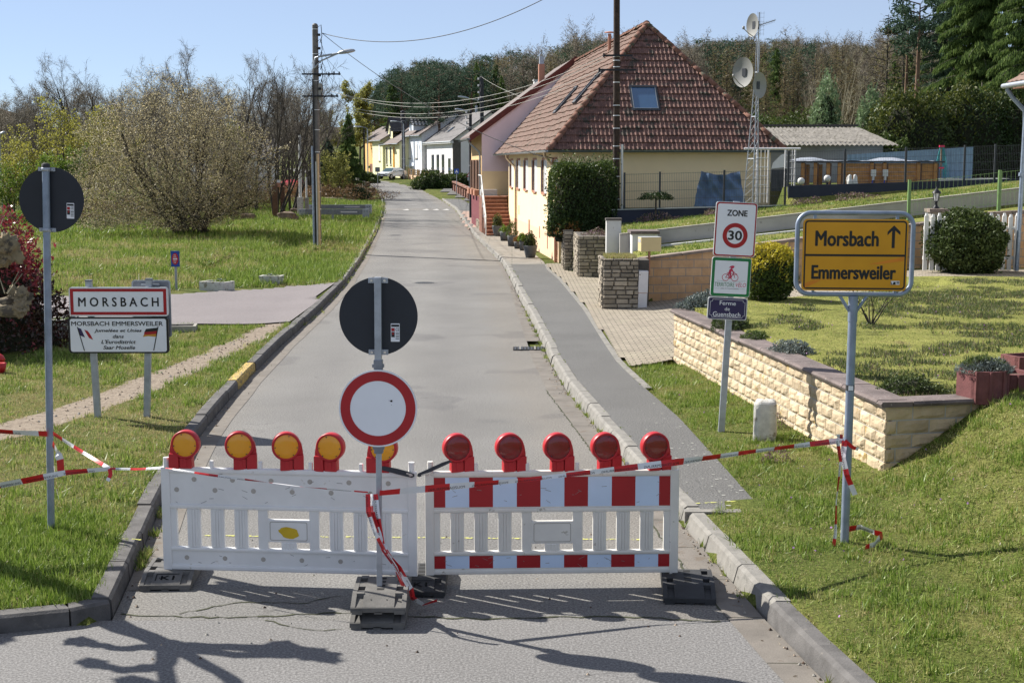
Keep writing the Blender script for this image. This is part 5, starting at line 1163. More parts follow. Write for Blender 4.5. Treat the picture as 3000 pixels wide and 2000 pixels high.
# ================================================================= houses, poles, wires, cars
def tiles(mb, O, eu, ev, nu_, Lu, Lv, clip, tw=.15, row=.33, amp=.024, lift=.035, su=6, wob=0., flip=False):
    "a roof plane with real tile relief; clip(u,v) says which cells stay"
    nU = int(Lu/tw*su); du = Lu/nU; nR = int(math.ceil(Lv/row)); rows = []; rg = random.Random(5); ncol = int(Lu/(2*tw))+2
    for r in range(nR):
        for f, l in ((0., lift), (.5, lift*.62), (.999, .0)): rows.append((r, r*row+f*row, l))
    base = len(mb.v); jit = [[rg.uniform(-.012, .012) for _ in range(ncol)] for _ in range(nR+1)]; low = [[0]*(nU+1)]
    for (r, v, l) in rows:
        for i in range(nU+1):
            u = i*du; ph = (u/tw) % 1.; h = l+amp*(max(0, math.sin(ph*2*math.pi))**.7)+jit[r][min(ncol-1, int(u/(2*tw)))]*.6+wob*noise.noise(Vector((u*.8, v*1.1, 0)))
            vv = v-(.02*math.sin(ph*2*math.pi) if l == lift else 0)
            p = O+eu*u+ev*vv+nu_*h; mb.v.append(tuple(p))
    m = nU+1
    for k in range(len(rows)-1):
        for i in range(nU):
            vm = (rows[k][1]+rows[k+1][1])/2; um = (i+.5)*du
            if clip(um, vm): f = [base+k*m+i, base+k*m+i+1, base+(k+1)*m+i+1, base+(k+1)*m+i]; mb.f.append(f[::-1] if flip else f); mb.m.append(mb.cur); mb.sm.append(False)
def ridge_caps(mb, P, Q, r=.11, L=.40):
    d = (Q-P).normalized(); D = (Q-P).length; s = d.cross(Vector((0,0,1))).normalized(); up = s.cross(d); n = int(D/L)
    for k in range(n+1):
        a, b = P+d*(k*L-.02), P+d*min(D, (k+1)*L+.03); vs = []; j = RG_.uniform(-.02, .02)
        for q, rr in ((a, r*1.14), (b, r*.92)):
            for i in range(7): t_ = math.pi*i/6; vs.append(q+s*(rr*math.cos(t_)+j)+up*(rr*math.sin(t_)-.02))
        mb.add(vs, [(i, i+1, 8+i, 7+i) for i in range(6)]+[tuple(range(6, -1, -1)), tuple(range(7, 14))], True)
RZ = math.radians(5.2); HZ = .05
house = thing('farm_house', 'long cream farmhouse with a big hipped red tile roof beside the pavement', 'house', (1.60, 48.0, HZ), RZ)
W_, L_, EZ, RGZ = 7.35, 22.6, 3.93-HZ, 8.50-HZ; ov = .38; cu = W_/2; v0 = 3.75
mb = MB(); M('cream_shade', (.66,.55,.37), .9, v=.06, s=1.2, b=.15, bs=50)
mb.add([(0,0,.95),(W_,0,.95),(W_,0,EZ+.05),(0,0,EZ+.05)], [(0,1,2,3)]); mb.add([(0,19.4,.95),(0,0,.95),(0,0,EZ+.05),(0,19.4,EZ+.05)], [(0,1,2,3)]); mb.quad((W_,0,0),(W_,L_,0),(W_,L_,EZ),(W_,0,EZ)); mb.quad((.0,19.4,0),(.0,19.4,EZ),(W_,19.4,EZ),(W_,19.4,0))
mb.mat(1); mb.quad((0,0,-.3),(W_,0,-.3),(W_,0,.95),(0,0,.95)); mb.quad((0,19.4,-.3),(0,0,-.3),(0,0,.95),(0,19.4,.95))
mb.build('wall', house, ['cream_render', 'peach_render'])
ap = Vector((cu, v0, RGZ)); e00 = Vector((-ov, -ov, EZ)); e10 = Vector((W_+ov, -ov, EZ)); rb = Vector((cu, L_, RGZ))
ev1 = (Vector((cu, v0, RGZ))-Vector((cu, -ov, EZ))); l1 = ev1.length; ev1.normalize(); n1 = Vector((1,0,0)).cross(ev1).normalized(); half = cu+ov
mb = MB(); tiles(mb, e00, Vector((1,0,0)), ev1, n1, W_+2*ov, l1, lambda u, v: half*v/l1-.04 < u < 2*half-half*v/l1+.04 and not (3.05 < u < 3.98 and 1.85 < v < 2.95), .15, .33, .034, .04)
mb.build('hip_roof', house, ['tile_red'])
ev2 = Vector((cu, 0, RGZ))-Vector((-ov, 0, EZ)); l2 = ev2.length; ev2.normalize(); eu2 = Vector((0,-1,0)); n2 = eu2.cross(ev2).normalized()
o2 = Vector((-ov, L_+.2, EZ)); LL = L_+.2+ov; run = v0+ov
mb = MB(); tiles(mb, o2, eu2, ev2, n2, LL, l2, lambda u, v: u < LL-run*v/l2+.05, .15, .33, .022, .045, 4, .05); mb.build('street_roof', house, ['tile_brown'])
mb = MB(); mb.quad((W_+ov,-ov,EZ),(W_+ov,L_,EZ),(cu,L_,RGZ),(cu,v0,RGZ)); mb.build('back_roof', house, ['tile_red'])
mb = MB(); up_ = Vector((0,0,.04)); ridge_caps(mb, e00+up_, ap+up_); ridge_caps(mb, e10+up_, ap+up_); ridge_caps(mb, ap+up_, rb+up_, .12); mb.build('ridge_tiles', house, ['ridge_tile'])
mb = MB(); mb.box(-ov+.05,-ov+.05,EZ-.05,W_+ov-.05,.02,EZ-.005); mb.box(-ov+.05,.02,EZ-.05,.02,L_,EZ-.006); mb.build('soffit', house, ['brown_wood'])
def gutter(name, a, b, par, mat, r=.075):
    m2 = MB(); a, b = Vector(a), Vector(b); d = (b-a).normalized(); s = d.cross(Vector((0,0,1))); vs = []
    for q in (a, b):
        for k in range(9): t_ = math.pi*k/8; vs.append(q+s*(r*math.cos(t_))-Vector((0,0,r*math.sin(t_))))
    m2.add(vs, [(k, k+1, 10+k, 9+k) for k in range(8)]+[tuple(range(9)), tuple(range(17, 8, -1))], True); L = (b-a).length
    for k in range(int(L/1.2)): q = a+d*(k*1.2+.5); m2.rod(q+s*r, q-s*r, .012, n=4)
    return m2.build(name, par, [mat])
gutter('gutter', (-ov-.06,-ov-.07,EZ), (W_+ov,-ov-.07,EZ), house, 'zinc_dark'); gutter('gutter', (-ov-.07,L_-.2,EZ), (-ov-.07,-ov-.06,EZ), house, 'zinc')
mb = MB(); mb.tube([(-ov-.07,.5,EZ-.06),(-ov-.05,.5,EZ-.2),(-.1,.35,EZ-.62),(-.07,.3,EZ-.8),(-.07,.3,1.1)], .05, 8); mb.mat(1); mb.tube([(-.07,.3,1.1),(-.07,.3,-.05)], .056, 8); mb.build('downpipe', house, ['copper_pipe', 'terra_pipe'])
mb = MB(); mb.tube([(-ov-.07,15.6,EZ-.06),(-ov-.05,15.6,EZ-.2),(-.1,15.2,EZ-.6),(-.07,15.1,EZ-.8),(-.07,15.1,1.)], .05, 8); mb.mat(1); mb.tube([(-.07,15.1,1.),(-.07,15.1,-.05)], .056, 8); mb.build('downpipe', house, ['copper_pipe', 'terra_pipe'])
# skylights
def skylight(name, O, eu, ev, n, u0, u1, v0_, v1, par, glass='glass_sky', th=.07):
    m2 = MB(); P = lambda u, v, h: O+eu*u+ev*v+n*h
    def bx(a, b, c, d, h0, h1): m2.add([P(a,c,h0),P(b,c,h0),P(b,d,h0),P(a,d,h0),P(a,c,h1),P(b,c,h1),P(b,d,h1),P(a,d,h1)], [(3,2,1,0),(4,5,6,7),(0,1,5,4),(1,2,6,5),(2,3,7,6),(3,0,4,7)])
    f = .085; bx(u0,u1,v0_,v0_+f,-.05,th); bx(u0,u1,v1-f,v1,-.05,th+.02); bx(u0,u0+f,v0_+f,v1-f,-.05,th); bx(u1-f,u1,v0_+f,v1-f,-.05,th); m2.mat(1); bx(u0+f-.02,u0+f,v0_+f,v1-f,th-.03,th+.012); bx(u1-f,u1-f+.02,v0_+f,v1-f,th-.03,th+.012); bx(u0+f,u1-f,v0_+f,v0_+f+.02,th-.03,th+.012)
    fr = m2.build(name, par, ['anthracite', 'zinc']); m2 = MB(); m2.add([P(u0+f,v0_+f,th-.02),P(u1-f,v0_+f,th-.02),P(u1-f,v1-f,th-.02),P(u0+f,v1-f,th-.02)], [(0,1,2,3)]); m2.build('pane', fr, [glass])
skylight('skylight', e00, Vector((1,0,0)), ev1, n1, 3.02, 4.02, 1.80, 3.0, house)
skylight('skylight', o2, eu2, ev2, n2, LL-5.2, LL-4.4, 2.3, 3.9, house, 'glass_dark', .12); skylight('skylight', o2, eu2, ev2, n2, LL-9.6, LL-8.8, 2.0, 3.4, house, 'glass_dark', .12)
mb = MB(); mb.rod((cu-.5,9.2,RGZ-.8),(cu-.5,9.2,RGZ+.16),.07); mb.lathe([(.22,.0),(.19,.03),(.001,.06)], (cu-.5,9.2,RGZ+.2), 10); mb.build('chimney', house, ['terra_pipe'])
# street windows with folded shutters
for k, v in enumerate((1.1, 4.4, 7.7, 11.1, 14.4, 17.7)):
    zb, zt = 2.38, 3.55; mb = MB(); mb.box(-.02,v-.62,zb-.08,.03,v-.55,zt); mb.box(-.02,v+.55,zb-.08,.03,v+.62,zt); mb.box(-.06,v-.62,zb-.1,.03,v+.62,zb); mb.box(-.02,v-.62,zt,.03,v+.62,zt+.1); fr = mb.build('window', house, ['terra_pipe'])
    mb = MB(); mb.box(.0,v-.55,zb,.02,v+.55,zt); mb.build('pane', fr, ['glass_dark']); mb = MB(); mb.box(-.02,v-.03,zb,.018,v+.03,zt); mb.build('sash', fr, ['white_paint'])
    for s in (-1, 1):
        mb = MB(); R_ = Matrix.Translation((-.03, v+s*.6, 0)) @ Matrix.Rotation(s*math.radians(-18), 4, 'Z'); mb.X = R_
        y0, y1 = (0, .52) if s > 0 else (-.52, 0); mb.box(-.045,y0,zb-.04,-.01,y1,zt+.02); mb.mat(1); mb.box(-.05,y0 if s < 0 else y1-.05,zb-.06,-.003,y0+.05 if s < 0 else y1,zt+.03)
        mb.build('shutter', house, ['white_paint', 'brown_wood'])
for v, z0, z1, w_ in ((9.8,.55,1.15,.5),(5.9,.6,1.05,.18),(3.3,.35,.95,.2),(14.2,1.2,1.6,.15)): mb = MB(); mb.box(-.015,v-w_/2,z0,.02,v+w_/2,z1); mb.build('vent', house, ['terra_pipe'])
mb = MB(); mb.rod((-.02,1.3,3.6),(-.5,1.1,3.72),.018,n=6); mb.rod((-.5,1.1,3.72),(-.9,-.1,3.74),.012,n=5); mb.build('cable_bracket', house, ['iron_black'])
# entrance stairs and railing
mb = MB()
for k in range(11): z = (k+1)*.168; mb.box(-1.18,17.6+.28*k,-.1,-.02,20.75,z-.035); mb.mat(1); mb.box(-1.2,17.57+.28*k,z-.035,-.02,17.9+.28*k,z); mb.mat(0)
mb.box(-1.2,20.7,-.1,1.2,22.7,1.85); mb.build('entrance_stairs', house, ['stair_red', 'terra_pipe'])
mb = MB(); mb.rod((-1.22,17.6,.95),(-1.22,20.7,2.85),.03,n=6); mb.rod((-1.22,17.6,.55),(-1.22,20.7,2.4),.02,n=6); mb.rod((-1.22,20.7,2.85),(-1.22,22.6,2.85),.03,n=6)
for k in range(5): v = 17.6+k*.77; mb.rod((-1.22,v,-.05+.46*k),(-1.22,v,.95+.47*k),.025,n=6)
mb.build('railing', house, ['white_paint'])
mb = MB(); mb.box(.3,19.38,1.85,1.15,19.395,3.7); mb.mat(1); mb.box(.38,19.36,1.9,1.07,19.385,3.62); mb.build('porch_door', house, ['terra_pipe', 'glass_dark'])
# ---- taller annexe behind, with pink gable
ann = thing('annexe_house', 'taller pink-gabled house behind the farmhouse, with tan street front and brown shutters', 'house', house.location+Vector((-.0906*22.8, .9959*22.8, 0)), RZ)
mb = MB(); x0, x1, ez, rz_, D = -1.05, 8.4, 5.1, 8.55, 8.5; xm = 3.65
mb.mat(1); mb.add([(x0,0,3.05),(x1,0,3.05),(x1,0,ez),(xm,0,rz_-.15),(x0,0,ez)], [(0,1,2,3,4)]); mb.mat(0); mb.quad((x0,0,-.3),(x1,0,-.3),(x1,0,3.05),(x0,0,3.05))
mb.mat(2); mb.quad((x0,D,1.75),(x0,0,1.75),(x0,0,ez),(x0,D,ez)); mb.mat(3); mb.quad((x0,D,-.3),(x0,0,-.3),(x0,0,1.75),(x0,D,1.75)); mb.build('wall', ann, ['cream_render', 'pink_render', 'tan_render', 'oxblood'])
mb = MB(); th = .14; sl = (rz_-ez)/(xm-x0)
def roofslab(m2, xa, za, xb, zb, y0, y1, th): m2.add([(xa,y0,za),(xb,y0,zb),(xb,y1,zb),(xa,y1,za),(xa,y0,za+th),(xb,y0,zb+th),(xb,y1,zb+th),(xa,y1,za+th)], [(3,2,1,0),(4,5,6,7),(0,1,5,4),(1,2,6,5),(2,3,7,6),(3,0,4,7)])
roofslab(mb, x0-.6, ez-.6*sl, xm, rz_, -.05, D+.3, th); roofslab(mb, xm+.004, rz_, x1+.6, ez-.6*sl, -.05, D+.3, th); mb.build('roof', ann, ['roof_brown'])
mb = MB(); roofslab(mb, x0-.62, ez-.62*sl-.16, xm, rz_-.16, -.09, -.052, .34); roofslab(mb, xm+.005, rz_-.16, x1+.6, ez-.62*sl-.16, -.09, -.052, .34); mb.build('bargeboard', ann, ['verge_red'])
mb = MB(); mb.quad((x0-.56,D,ez-.55*sl-.02),(x0-.56,-.05,ez-.55*sl-.02),(x0,-.05,ez-.05),(x0,D,ez-.05)); mb.build('soffit', ann, ['brown_wood'])
gutter('gutter', (x0-.66,D,ez-.58*sl), (x0-.66,-.1,ez-.58*sl), ann, 'zinc_dark', .09); mb = MB(); mb.tube([(x0-.66,.3,ez-.5),(x0-.6,.3,ez-.65),(x0-.1,.25,ez-1.1),(x0-.07,.25,ez-1.4),(x0-.07,.25,0)], .05, 8); mb.build('downpipe', ann, ['zinc'])
mb = MB(); mb.box(2.15,3.0,7.0,2.45,3.4,8.55); mb.mat(1); mb.box(2.19,3.04,8.55,2.41,3.36,8.95); mb.build('chimney', ann, ['terra_pipe', 'galv'])
for v in (1.8, 4.3, 6.8):
    mb = MB(); mb.box(x0-.03,v-.5,2.15,x0+.02,v+.5,3.6); mb.mat(1); mb.box(x0-.04,v-.46,2.2,x0-.031,v+.46,3.55); fr = mb.build('window', ann, ['white_paint', 'glass_dark'])
    for s in (-1, 1): mb = MB(); mb.box(x0-.09,v+s*.78-.27,2.1,x0-.03,v+s*.78+.27,3.62); mb.build('shutter', ann, ['brown_wood'])
    mb = MB(); mb.box(x0-.3,v-.6,1.8,x0-.02,v+.6,2.08,.01); mb.build('window_box', ann, ['terra_pipe'])
mb = MB(); rubble(mb, Vector((x0-.01,4.0,-.2)), Vector((x0-.01,.0,-.2)), 0, .75, Vector((-1,0,0))); mb.build('stone_base', ann, ['rubble'])
# ---- pots on the pavement
pots = [(0.66,50.3,.25,.43,'r','largest grey round pot with a leafy evergreen, nearest of the pot row'),(.42,54.4,.15,.42,'s','tall ribbed grey pot with light green leaves behind the largest one'),(.20,55.6,.13,.28,'s','small low grey pot between two taller pots'),
        (.0,57.3,.2,.44,'s','square dark pot with a bare twiggy plant and flowers'),(-.32,61.3,.22,.42,'s','grey pot with a low bright green plant'),(-.66,65.2,.27,.48,'r','farthest grey pot with a yellow-green conifer, before the stairs')]
for x, y, r, h, k, lb in pots:
    t = thing('plant_pot', lb, 'plant pot', (x, y, .138), 0, 'row of grey pots on the pavement'); mb = MB(); n = 20 if k == 'r' else 4; a = .78 if k == 's' else 0
    mb.lathe([(.001,0),(r*.66,0),(r*.82,h*.35),(r*.97,h*.8),(r*1.03,h*.93),(r*1.03,h),(r*.93,h),(r*.9,h*.9),(.001,h*.9)] if k == 'r' else [(.001,0),(r*1.1,0),(r*1.25,h*.5),(r*1.38,h),(r*1.22,h),(r*1.2,h*.92),(.001,h*.92)], (0,0,0), n); o = mb.build('pot', t, ['pot_grey']); o.rotation_euler = (0,0,a)
t = thing('flower_trough', 'white flower trough on the stair landing of the farmhouse', 'planter', house.matrix_basis @ Vector((-.75,22.2,1.85)), RZ); mb = MB(); mb.box(-.42,-.15,0,.42,.15,.3,.01); mb.build('trough', t, ['white_paint'])
# ---- far houses
def window(par, x, z, wd, hh, y=0, gl='glass_dark', fr='white_paint', shut=None, sill=True):
    mb = MB(); mb.box(x-wd/2,y-.03,z,x+wd/2,y+.02,z+hh); o = mb.build('window', par, [fr]); mb = MB(); mb.box(x-wd/2+.07,y-.045,z+.07,x+wd/2-.07,y-.031,z+hh-.07); mb.build('pane', o, [gl])
    if shut:
        for s in (-1, 1): mb = MB(); mb.box(x+s*(wd/2+.27)-.25,y-.07,z-.03,x+s*(wd/2+.27)+.25,y-.02,z+hh+.03); mb.build('shutter', par, [shut])
    if sill: mb = MB(); mb.box(x-wd/2-.08,y-.12,z-.09,x+wd/2+.08,y+.0,z-.01); mb.build('sill', o, ['concrete'])
def far_house(label, near, W, D, base, eave, ridge, wm, roof, rz=-72.5, gable=None, ov=.35, name='village_house', hipl=False):
    R = math.radians(rz); o = Vector((near.x-math.cos(R)*W, near.y-math.sin(R)*W, base)); t = thing(name, label, 'house', o, R); e, r = eave-base, ridge-base; mb = MB()
    mb.quad((0,0,-1),(W,0,-1),(W,0,e),(0,0,e)); mb.quad((W,D,-1),(0,D,-1),(0,D,e),(W,D,e)); mb.mat(1 if gable else 0)
    mb.add([(W,0,-1),(W,D,-1),(W,D,e),(W,D/2,r-.1),(W,0,e)], [(0,1,2,3,4)]); mb.mat(0); mb.add([(0,D,-1),(0,0,-1),(0,0,e),(0,D/2,r-.1),(0,D,e)], [(0,1,2,3,4)]); mb.build('wall', t, [wm, gable or wm])
    mb = MB(); s = (r-e)/(D/2); h0 = 2.2 if hipl else 0
    for sg in (0, 1):
        ya, yb = (-ov, D/2) if sg == 0 else (D+ov, D/2); za = e-ov*s
        P = [(-ov,ya,za),(W+ov,ya,za),(W+ov,yb,r),(h0-ov,yb,r)]; mb.add([Vector(p)+Vector((0,0,.02)) for p in P]+[Vector(p)+Vector((0,0,.16)) for p in P], [(3,2,1,0),(4,5,6,7),(0,1,5,4),(1,2,6,5),(2,3,7,6),(3,0,4,7)])
    if hipl: mb.add([(-ov,-ov,e-ov*s+.16),(-ov,D+ov,e-ov*s+.16),(h0-ov,D/2,r+.16)], [(0,2,1)])
    rf = mb.build('roof', t, [roof]); mb = MB(); mb.tube([(-ov,-ov-.05,e-ov*s+.03),(W+ov,-ov-.05,e-ov*s+.03)], .08, 6); mb.build('gutter', t, ['zinc']); return t, rf, e, r
def chimney(rf, x, y, z, w=.5, h=1., m='grey_render'): mb = MB(); mb.box(x-w/2,y-w/2,z-1,x+w/2,y+w/2,z+h); mb.box(x-w/2-.06,y-w/2-.06,z+h,x+w/2+.06,y+w/2+.06,z+h+.08); mb.build('chimney', rf, [m])
def roofwin(t, x, f, D, e, r, w=.7, l=1.1):
    s = (r-e)/(D/2); ev = Vector((0, D/2, r-e)).normalized(); O = Vector((0,0,e+.16)); n = Vector((1,0,0)).cross(ev); Lr = math.hypot(D/2, r-e); skylight('skylight', O, Vector((1,0,0)), ev, n, x-w/2, x+w/2, Lr*f, Lr*f+l, t, 'glass_sky', .08)
def pt(px, Y): return Vector(((px-1500)/CF*(Y*.992+.3), Y, 0))
h1, rf, e, r = far_house('white bungalow with grey slate roof behind the round dark hedges', pt(1328,160), 12.4, 9.0, 1.2, 6.1, 9.3, 'wall_white', 'roof_slate')
for x, wd, hh in ((3.1,1.2,2.3),(5.5,1.2,2.3),(7.9,1.2,2.3)): window(h1, x, 1.0, wd, hh, 0, 'glass_dark', 'anthracite')
window(h1, 10.8, .0, 1.2, 2.9, 0, 'glass_dark', 'white_paint', None, False); mb = MB(); mb.box(-.4,-.42,e-.38,12.8,-.06,e-.1); mb.build('fascia', h1, ['white_paint']); mb = MB(); mb.box(12.2,-.02,-1,12.42,.9,e); mb.build('corner_cladding', h1, ['grey_wood']); roofwin(h1, 5.6, .25, 9., e, r)
chimney(rf, 5.5, 5.3, r-e+4.2, .6, .6, 'white_render'); mb = MB(); mb.rod((6.4,4.5,r-.5),(6.4,4.5,r+.9),.18); mb.build('flue', rf, ['zinc'])
h2, rf, e, r = far_house('tall pale blue house with a dormer of black and white tiles', pt(1236,172), 9.05, 8.6, 1.5, 7.0, 9.7, 'wall_blue', 'roof_brown', gable='wall_white')
for x in (2.9, 6.3): window(h2, x, 2.6, 1.2, 1.7, 0, 'white_paint', 'white_paint')
window(h2, 6.4, -.2, 1.3, 1.5, 0, 'white_paint', 'white_paint'); mb = MB(); mb.box(3.2,-.05,-1,4.2,0.,1.4); mb.build('door', h2, ['white_paint']); mb = MB(); mb.box(2.6,-.9,1.6,4.8,0,1.66); mb.build('door_canopy', h2, ['galv'])
mb = MB(); M('dormer_tile', (.06,.06,.065), .6); mb.add([(3.9,-.3,6.0),(6.1,-.3,6.0),(6.1,-.3,6.9),(5.,-.3,7.7),(3.9,-.3,6.9)], [(0,1,2,3,4)]); mb.quad((6.1,-.3,6.0),(6.1,2,6.0),(6.1,2,6.9),(6.1,-.3,6.9)); dm = mb.build('dormer', h2, ['wall_blue']); mb = MB()
for a, b in (((3.6,6.6),(5,7.75)),((5,7.75),(6.4,6.6))): mb.add([(a[0],-.6,a[1]),(b[0],-.6,b[1]),(b[0],3,b[1]),(a[0],3,a[1])], [(0,1,2,3)])
mb.mat(1)
for i in range(7):
    for j in range(4): f = j/4+.06; x = 5+1.4*f; z = 7.77-1.15*f; mb.add([(x,-.5+i*.45,z),(x+.2,-.5+i*.45,z-.165),(x+.2,-.28+i*.45,z-.165),(x,-.28+i*.45,z)], [(0,1,2,3)])
mb.build('dormer_roof', h2, ['dormer_tile', 'white_paint']); chimney(rf, 2.0, 4.5, r-.3, .5, 1., 'roof_dark')
h3, rf, e, r = far_house('pale yellow house with brown roof and a dark dormer', pt(1171,178), 10.0, 8.6, 1.7, 6.1, 9.0, 'wall_yellow', 'roof_brown')
for x in (2.7, 5.0): window(h3, x, 1.6, .9, 2.3, 0, 'glass_dark', 'white_paint')
mb = MB(); mb.box(6.4,-.06,-.6,7.3,0,3.8); mb.mat(1); mb.box(5.9,-.9,4.1,7.6,0,4.2); mb.build('door', h3, ['gold', 'brown_wood']); roofwin(h3, 6.0, .3, 8.6, e, r)
mb = MB(); mb.add([(.8,.6,5.0),(3.6,.6,5.0),(3.6,.6,6.3),(2.2,.6,7.7),(.8,.6,6.3)], [(0,1,2,3,4)]); dm = mb.build('dormer', h3, ['wall_yellow']); mb = MB()
for a, b in (((.4,5.9),(2.2,7.8)),((2.2,7.8),(4.0,5.9))): mb.add([(a[0],.3,a[1]),(b[0],.3,b[1]),(b[0],4,b[1]),(a[0],4,a[1])], [(0,1,2,3)])
mb.build('dormer_roof', h3, ['roof_dark']); window(h3, 2.2, 5.2, .8, 1.2, .6, 'glass_dark', 'white_paint', None, False); chimney(rf, 8.4, 4.6, r-.3, .6, 1.3, 'roof_dark')
h4, rf, e, r = far_house('narrow cream house with brown roof between the yellow and the orange house', pt(1122,186), 6.5, 9.0, 1.9, 6.6, 9.2, 'wall_yellow', 'roof_brown'); window(h4, 4.6, 1.9, 1.1, 2.2, 0, 'white_paint', 'white_paint'); roofwin(h4, 4.0, .25, 9., e, r)
h5, rf, e, r = far_house('orange rendered house with brown shutters and a long brown roof', pt(1108,195), 9.5, 11.0, 2.1, 7.1, 10.2, 'wall_orange', 'roof_brown', hipl=True)
window(h5, 7.2, 2.2, 1.3, 2.4, 0, 'white_paint', 'white_paint', 'brown_wood'); roofwin(h5, 5.0, .3, 11., e, r); roofwin(h5, 8.0, .45, 11., e, r); mb = MB(); mb.box(4,-.03,-1,9.52,0,1.3); mb.build('plinth', h5, ['brick_red']); mb = MB(); mb.box(6.2,-.1,-1,8.6,-.04,0.2); mb.build('garage_sill', h5, ['concrete'])
h6, rf, e, r = far_house('second house behind the orange one, its orange gable and chimney above the roofs', pt(1216,206), 12, 9.5, 2.4, 7.4, 11.0, 'wall_orange', 'roof_brown'); chimney(rf, 10.6, 4.5, r-e+4.4, .6, .9, 'terra_pipe'); window(h6, 9, 2.5, 1, 1.6)
h7, rf, e, r = far_house('small white gable with dark tiled roof above the annexe, at the far houses', pt(1475,118), 6, 7, 1.4, 7.3, 9.6, 'wall_white', 'roof_dark', rz=-80); chimney(rf, 2.5, 3.5, r-.3, .5, 1.2, 'white_render'); window(h7, 3, 4.5, 1, 1.2)
h8, rf, e, r = far_house('low white house glimpsed through the bare trunks on the left', pt(812,128), 8, 8, 1.2, 4.0, 5.6, 'wall_white', 'roof_slate', rz=10); window(h8, 4, 1, 1, 1.3)
# ---- cars
def car(label, loc, rz, paint):
    t = thing('parked_car', label, 'car', loc, rz); w = .84; mb = MB()
    prof = [(-2.05,.35),(-2.08,.55),(-2.0,.74),(-1.1,.90),(-.35,1.38),(.75,1.42),(1.45,1.15),(1.95,.98),(2.05,.62),(2.02,.33)]
    def sec(f): return [(x, z) for x, z in prof]
    n = len(prof); ws = [w*.93,w,w,w*.97,w*.72,w*.72,w*.86,w*.95,w,w*.95]; vs = [(p[0],-ww,p[1]) for p, ww in zip(prof, ws)]+[(p[0],ww,p[1]) for p, ww in zip(prof, ws)]
    mb.add(vs, [list(range(n))[::-1], list(range(n, 2*n))]+[(i, i+1, n+i+1, n+i) for i in range(n-1)]+[(n-1, 0, n, 2*n-1)]); mb.build('body', t, [paint])
    mb = MB(); mb.quad((-1.07,-w*.86,.93),(-1.07,w*.86,.93),(-.40,w*.68,1.36),(-.40,-w*.68,1.36)); 
    for v in range(4): x, y, z = mb.v[v]; mb.v[v] = (x-.02, y, z+.015)
    mb.build('windscreen', t, ['car_glass'])
    for s in (-1, 1):
        mb = MB(); q = [(-.9,.94),(-.35,1.32),(.7,1.35),(1.25,1.12),(1.2,.96)]; mb.add([(x, s*(w*.985-(z-.9)*.50), z) for x, z in q], [list(range(5)) if s < 0 else list(range(5))[::-1]]); mb.build('side_window', t, ['car_glass'])
        mb = MB(); mb.box(-2.1,s*.62-.16,.60,-1.98,s*.62+.16,.76,.02); mb.build('headlight', t, ['lamp_glass'])
        mb = MB(); mb.box(-.85,s*.9-.07,.92,-.72,s*.9+.07,1.04,.02); mb.build('wing_mirror', t, [paint])
        for x in (-1.28, 1.25): mb = MB(); mb.rod((x,s*w-.2*s,.31),(x,s*(w+.015),.31),.31,n=18); wh = mb.build('wheel', t, ['tyre']); mb = MB(); mb.rod((x,s*(w+.01),.31),(x,s*(w+.03),.31),.2,n=12); mb.build('rim', wh, ['galv'])
    mb = MB(); mb.box(-2.12,-.42,.52,-2.02,.42,.64); mb.build('grille', t, ['anthracite']); mb = MB(); mb.box(-2.14,-.8,.33,-2.0,.8,.46,.03); mb.build('bumper', t, ['anthracite']); mb = MB(); mb.box(-2.155,-.26,.40,-2.142,.26,.50); mb.build('number_plate', t, ['sign_white']); return t
cp = on(1149, 525); car('white hatchback parked facing the camera beside the far forecourt', cp, math.radians(58), 'car_white')
cp = on(1163, 519)+Vector((1.6,3.5,.1)); car('pale blue car parked behind the white hatchback', cp, math.radians(40), 'car_blue')
cp = at(860, 484, 120); car('small red-tailed white car far left behind the bare trees', (cp.x, 120, gz(cp.x, 120)), math.radians(-100), 'car_red')
# ---- utility poles and street lamps
def lamp_head(t, a, b, c, mat='galv', hd=.62):
    mb = MB(); mb.tube([a, a.lerp(b, .25)+Vector((0,0,.12)), b], .03, 8); mb.build('lamp_arm', t, [mat]); d = (c-b).normalized(); mb = MB(); s = d.cross(Vector((0,0,1))).normalized(); u = s.cross(d); vs = []; L = (c-b).length; pr = ((0,.05,.04),(.12,.10,.08),(.4,.15,.11),(.75,.13,.10),(.93,.08,.07),(1.,.02,.02))
    for f, ww, hh in pr:
        for k in range(12): a_ = 2*math.pi*k/12; vs.append(b+d*(L*f)+s*(ww*math.cos(a_))+u*(hh*math.sin(a_)*(1 if math.sin(a_) > 0 else .55)))
    mb.add(vs, [(j*12+k, j*12+(k+1) % 12, (j+1)*12+(k+1) % 12, (j+1)*12+k) for j in range(len(pr)-1) for k in range(12)], True); mb.build('lamp_head', t, ['galv'])
def utility_pole(label, base, top, r0, r1, mat, bands=True, name='utility_pole'):
    t = thing(name, label, 'utility pole', base); d = top-base; mb = MB(); mb.rod((0,0,-.5), d, r0, r1, 14); mb.rod(d, d+Vector((0,0,.06)), r1*1.02, r1*.5, 12); mb.build('shaft', t, [mat])
    if bands:
        for f in bands: mb = MB(); q = d*f; r = r0+(r1-r0)*f+.004; mb.rod(q, q+Vector((0,0,.025)), r, n=14); mb.build('band', t, ['tape_white'])
    return t, d
b_ = on(932, 722); tp = at(923, 74, b_.y); M('pole_metal', (.145,.135,.125), .7, .1, v=.3, s=5)
up, d = utility_pole('tall weathered utility pole on the left verge carrying a street lamp', b_, tp, .14, .115, 'pole_metal', [.03,.1,.17,.25,.32,.43,.53,.62,.68,.75,.87,.98])
